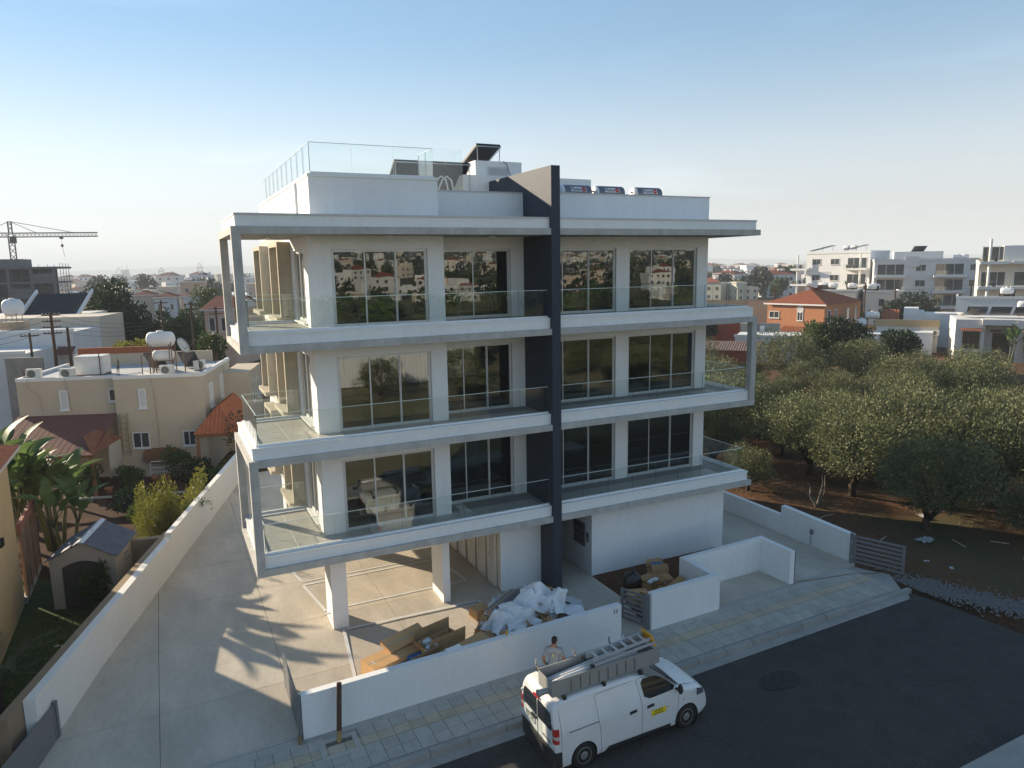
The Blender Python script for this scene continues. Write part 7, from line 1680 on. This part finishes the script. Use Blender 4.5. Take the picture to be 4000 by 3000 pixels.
for i, (x, y, R__, h, mt, lab) in enumerate(((86.9, 48.6, 3.6, 6.4, CONIF, 'dark conifer clump in front of the grey apartments'), (84.6, 51.2, 2.3, 5.2, CONIF, 'smaller dark conifer beside the palm'), (49.3, 29.2, 2.8, 5.9, DKGREEN, 'dark broadleaf tree at the low white house'), (47.7, 31.3, 2.0, 5.3, GREEN, 'bushy tree with a thin spire by the low white roof'), (54.0, 27.5, 2.3, 4.6, DKGREEN, 'dark tree between grove and bungalow'), (69.5, 22.0, 2.0, 3.8, GREEN, 'green shrub mass beside the bungalow'), (55.8, 57.8, 1.8, 3.6, DKGREEN, 'dark shrub beneath the tiled carport'), (61.5, 47.2, 1.4, 3.0, DKGREEN, 'dark bush at the brick house corner'), (110, 50, 4.0, 11.5, CONIF, 'tall dark tree behind the edge apartment block'))):
    tree('broadleaf_tree', lab, (x, y, -.8), lobed(random.Random(i+500), R__, h, .6, 9), 5200, mt, group='trees beyond the grove', L=.32, W=.16, tr=.2, seed=i+500)
fp = empty('fan_palm', (77.0, 49.2, -.8), 0, 'dark fan palm between the brick house and the tanks', 'palm tree'); MB().path([(0, 0, -.2), (.1, 0, 2), (.1, 0, 3.6)], .22, 8).build('trunk', BARK, fp)
ff = frond(1.6, 5); ff.materials.clear(); ff.materials.append(CONIF)
for i in range(18): place('frond', ff, fp, (.1, 0, 3.6), (0, -random.Random(i).uniform(.1, 1.2), i*2.4))
bn = strelitzia((66.5, 24.0, -.7), 2, 'banana-like plant at the edge of the bungalow garden', 77)
# ------------------------------------------------------------------ the far town
CW = [M('town_white', (.60, .60, .59), .8, .2, rnd=.12), M('town_cream', (.55, .49, .40), .8, .2, rnd=.12), M('town_pink', (.54, .42, .34), .8, .2, rnd=.12), M('town_grey', (.42, .42, .42), .8, .2, rnd=.12)]
FARM = []
def far_house(seed):
    r = random.Random(seed); w, d, h = r.uniform(8, 15), r.uniform(8, 12), r.choice((3.8, 6.6, 6.8, 7.0, 9.8)); wl_ = CW[r.choice((0, 0, 1, 1, 2, 3))]
    a = MB().box(-w/2, w/2, -d/2, d/2, -3, h); st2 = r.uniform(.3, .7)
    a.box(-w/2, -w/2+w*st2, -d/2+1.5, d/2, h, h+r.choice((.4, .4, 2.4)))
    b = MB(); k = int(w/3); fl = max(1, int(h/3.2))
    for f in range(fl):
        for i in range(k):
            x = -w/2+w*(i+.5)/k; b.box(x-.55, x+.55, -d/2-.06, -d/2-.01, f*3.2+.9, f*3.2+2.2)
        for i in range(2): y = -d/2+d*(i+.5)/2; b.box(-w/2-.06, -w/2-.01, y-.5, y+.5, f*3.2+.9, f*3.2+2.2)
    c = MB()
    for i in range(r.randint(1, 3)): c.lathe([(.3, -.75), (.5, -.55), (.5, .55), (.3, .75)], (r.uniform(-w*.3, w*.35), r.uniform(-d*.3, d*.2), h+1.7), 'x', 10)
    t = None
    if r.random() < .28:
        t = MB(); tiles(t, (-w/2-.4, -d/2-.4, h), (w/2+.4, -d/2-.4, h), (0, d/2+.4, 1.9), d/2+.4, d/2+.4, .9, .06); tiles(t, (-w/2-.4, d/2+.4, h), (-w/2-.4, -d/2-.4, h), (d/2+.4, 0, 1.9), d/2+.4, d/2+.4, .9, .06); t = t.mesh('roof', RT)
    return a.mesh('wall', wl_), b.mesh('windows', PANE), c.mesh('water_tanks', TANKW, True), t
FARM = [far_house(s) for s in range(14)]
CRF = []
for s in range(3):
    r = random.Random(s); c = MB(); leaf_cloud(c, lobed(r, 2.4+.4*s, 5.5+s, .6, 7), 900, .8, .5, r, .4); CRF.append(c.mesh('crown', [DKGREEN, GREEN, CONIF][s]))
rf = random.Random(4242)
def town(az0, az1, d0, d1, n, ntree, grp, avoid=(), scl=1., lab='pale flat-roofed house in the distant town', labt='dark tree among the distant houses'):
    got = []
    tries = 0
    while len(got) < n and tries < n*30:
        tries += 1
        d = d0+(d1-d0)*rf.random()**1.5; az = rad(rf.uniform(az0, az1)); x, y = CAM.x+d*sin(az), CAM.y+d*cos(az)
        if any(math.hypot(x-a, y-b) < 15+d*.012 for a, b in got) or any(math.hypot(x-a, y-b) < c for a, b, c in avoid): continue
        got.append((x, y)); v = FARM[rf.randrange(14)]
        e = empty('town_house', (x, y, ground_h(x, y)-.3), rad(rf.choice((-16, -16, -60, 20))+rf.uniform(-8, 8)), lab, 'house', grp)
        e.scale = (1.2, 1.2, 1.1) if d > 450 else (scl,)*3
        place('wall', v[0], e); w = place('windows', v[1], e); w['kind'] = 'stuff'; t = place('water_tanks', v[2], e); t['kind'] = 'stuff'
        if v[3]: r = place('roof', v[3], e); r['kind'] = 'stuff'
    for i in range(ntree):
        d = d0+(d1-d0)*rf.random()**1.6; az = rad(rf.uniform(az0, az1)); x, y = CAM.x+d*sin(az), CAM.y+d*cos(az)
        if any(math.hypot(x-a, y-b) < 7 for a, b in got) or any(math.hypot(x-a, y-b) < c for a, b, c in avoid): continue
        place('town_tree', CRF[rf.randrange(3)], None, (x, y, ground_h(x, y)-.3), (0, 0, rf.uniform(0, 6)), (rf.uniform(.8, 1.5),)*3, labt, 'tree', grp+' trees')
town(-10.5, 12, 225, 1500, 125, 70, 'distant town towards the sea', ((-40, 150, 30), (-10, 152, 14), (-3, 202, 10), (4, 284, 12)), .8)
town(40, 63, 235, 1500, 150, 80, 'distant town beyond the apartments', ((124, 92, 20), (124, 72, 22), (118, 96, 16)), .78, 'pale flat-roofed house in the distant town beyond the grove', 'dark tree among the distant houses beyond the grove')
town(39.5, 46, 230, 420, 18, 12, 'distant town beyond the apartments', ((124, 92, 22),), .6, 'pale flat-roofed house in the distant town beyond the grove', 'dark tree among the distant houses beyond the grove')
# harbour on the skyline: grain silo block, two gantry cranes; low hills over the bay
PORT = M('port_blue', (.10, .12, .15), .8, .2)
e = empty('harbour_silo', (-99, 2178, -8), 0, 'hazy dark silo block with masts on the harbour skyline', 'building')
MB().box(-21, 22, -8, 8, 0, 13).build('silo_body', PORT, e); MB().box(3, 20, -8, 8, 13, 24).build('silo_tower', PORT, e); m = MB(); m.tube((4, 0, 24), (4, 0, 36), .6, n=4).tube((16, 0, 24), (16, 0, 36), .6, n=4).tube((-12, 0, 13), (-4, 0, 31), .7, n=4).tube((3, 0, 14), (-4, 0, 31), .7, n=4); m.build('silo_mast', PORT, e)
for x, h, lab in ((-2, 29, 'hazy harbour gantry crane beside the silo block'), (95, 40, 'taller hazy harbour gantry crane nearest the balcony posts')):
    e = empty('gantry_crane', (x, 2178, -8), 0, lab, 'crane', 'harbour gantry cranes'); m = MB()
    for sx in (-7, 7):
        for sy in (-6, 6): m.tube((sx, sy, 0), (sx*.8, sy, h*.62), .9, n=4)
    m.tube((-7, 0, h*.62), (7, 0, h*.62), 1.2, n=4).tube((-7, 0, h*.45), (7, 0, h*.45), .8, n=4); m.build('crane_legs', PORT, e)
    m = MB(); m.tube((-6, 0, h*.62), (0, 0, h), .8, n=4).tube((6, 0, h*.62), (0, 0, h), .8, n=4).tube((0, 0, h), (9, 0, h*.66), .5, n=4).tube((-9, 0, h*.66), (9, 0, h*.66), .9, n=4); m.build('crane_boom', PORT, e)
m = MB(); pts = []
for i in range(61):
    a = rad(-14+i*1.5); d = 5600; t = i/60
    hgt = 10+42*max(0, noise.noise(Vector((i*.13, 2, 0)))+.35)*(1 if i > 6 else i/6)
    pts.append((CAM.x+d*sin(a), CAM.y+d*cos(a), hgt))
for (x0, y0, h0), (x1, y1, h1) in zip(pts, pts[1:]):
    m.add([(x0, y0, -12), (x1, y1, -12), (x1*1.03, y1*1.03, h1), (x0*1.03, y0*1.03, h0)], [(0, 1, 2, 3)]); m.add([(x0*1.03, y0*1.03, h0), (x1*1.03, y1*1.03, h1), (x1*1.06, y1*1.06, -12), (x0*1.06, y0*1.06, -12)], [(0, 1, 2, 3)])
m.build('hills', M('far_hill', (.10, .10, .07), .95), kind='structure')
# ------------------------------------------------------------------ the land behind the viewpoint (what the windows reflect)
rb2 = random.Random(91)
ws = empty('white_metal_shed', (6, -46, -.4), rad(3), 'white ribbed metal shed across the road, seen only in window reflections', 'shed')
MB().box(-3, 12, -12, 0, 0, 4.6).build('wall', M('metal_white', (.62, .63, .64), .5, .4), ws); m = MB(); tiles(m, (-3.3, .3, 4.5), (12.3, .3, 4.5), (0, -6.5, 1.3), 0, 0, .4, .05); m.build('sheet_roof', M('metal_roof', (.45, .46, .47), .5), ws)['kind'] = 'stuff'
m = MB()
for i in range(37): m.box(i*.4-2.9, i*.4-2.82, .0, .05, .1, 4.4)
m.build('wall_ribs', M('metal_white'), ws)['kind'] = 'stuff'
for i in range(95):
    y = -rb2.uniform(19, 110); x = rb2.uniform(-14, 30)+(-y)*rb2.uniform(0, .9)
    if i > 60: y = -rb2.uniform(24, 62); x = rb2.uniform(22, 52)
    if 0 < x < 21 and -61 < y < -38: continue
    if math.hypot(x-CAM.x, y-CAM.y) < 9: continue
    olive(x, y, rb2.uniform(.5, 1.25), 'scrubby tree across the road, seen only in window reflections', 'scrub across the road', 'scrub_tree', ground_h(x, y))
for i in range(170):
    d = 150+900*rb2.random()**1.4; az = rad(rb2.uniform(140, 172)); x, y = d*sin(az), d*cos(az)
    v = FARM[rb2.randrange(14)]; e = empty('hillside_house', (x, y, ground_h(x, y)), rad(180+rb2.uniform(-20, 20)), 'pale house on the hillside, seen only in window reflections', 'house', 'hillside houses seen in the windows', scale=.58)
    place('wall', v[0], e); w = place('windows', v[1], e); w['kind'] = 'stuff'
    if v[3]: r = place('roof', v[3], e); r['kind'] = 'stuff'
for s in range(2):
    m = MB()
    for i in range(150):
        d = 90+800*rb2.random()**1.3; az = rad(rb2.uniform(138, 174)); x, y = d*sin(az), d*cos(az); R__ = rb2.uniform(1.6, 3.4)
        leaf_cloud(m, [(x+a, y+b, ground_h(x, y)+c, e_, f_, g_) for a, b, c, e_, f_, g_ in lobed(rb2, R__, R__*2.2, .2, 4)], 130, 1.1, .7, rb2, .5)
    m.build('hillside_woods', [GREEN, CONIF][s], None, label=['light scrub wood on the far hillside, seen in window reflections', 'dark pine wood on the far hillside, seen in window reflections'][s], cat='woods', kind='stuff')
# ------------------------------------------------------------------ the air
hz = MB().box(-6300, 6300, -6300, 6300, -14, 78).build('haze', [])
hm = bpy.data.materials.new('haze_air'); hm.use_nodes = True
_n, _l = hm.node_tree.nodes, hm.node_tree.links; _n.remove(_n['Principled BSDF'])
_v = _n.new('ShaderNodeVolumePrincipled'); _v.inputs['Color'].default_value = (.86, .93, 1., 1); _v.inputs['Density'].default_value = .00040; _v.inputs['Anisotropy'].default_value = .0
_l.new(_v.outputs[0], _n['Material Output'].inputs['Volume'])
hz.data.materials.append(hm); tag(hz, 'thin pale haze hanging over the whole town', 'haze', kind='stuff')
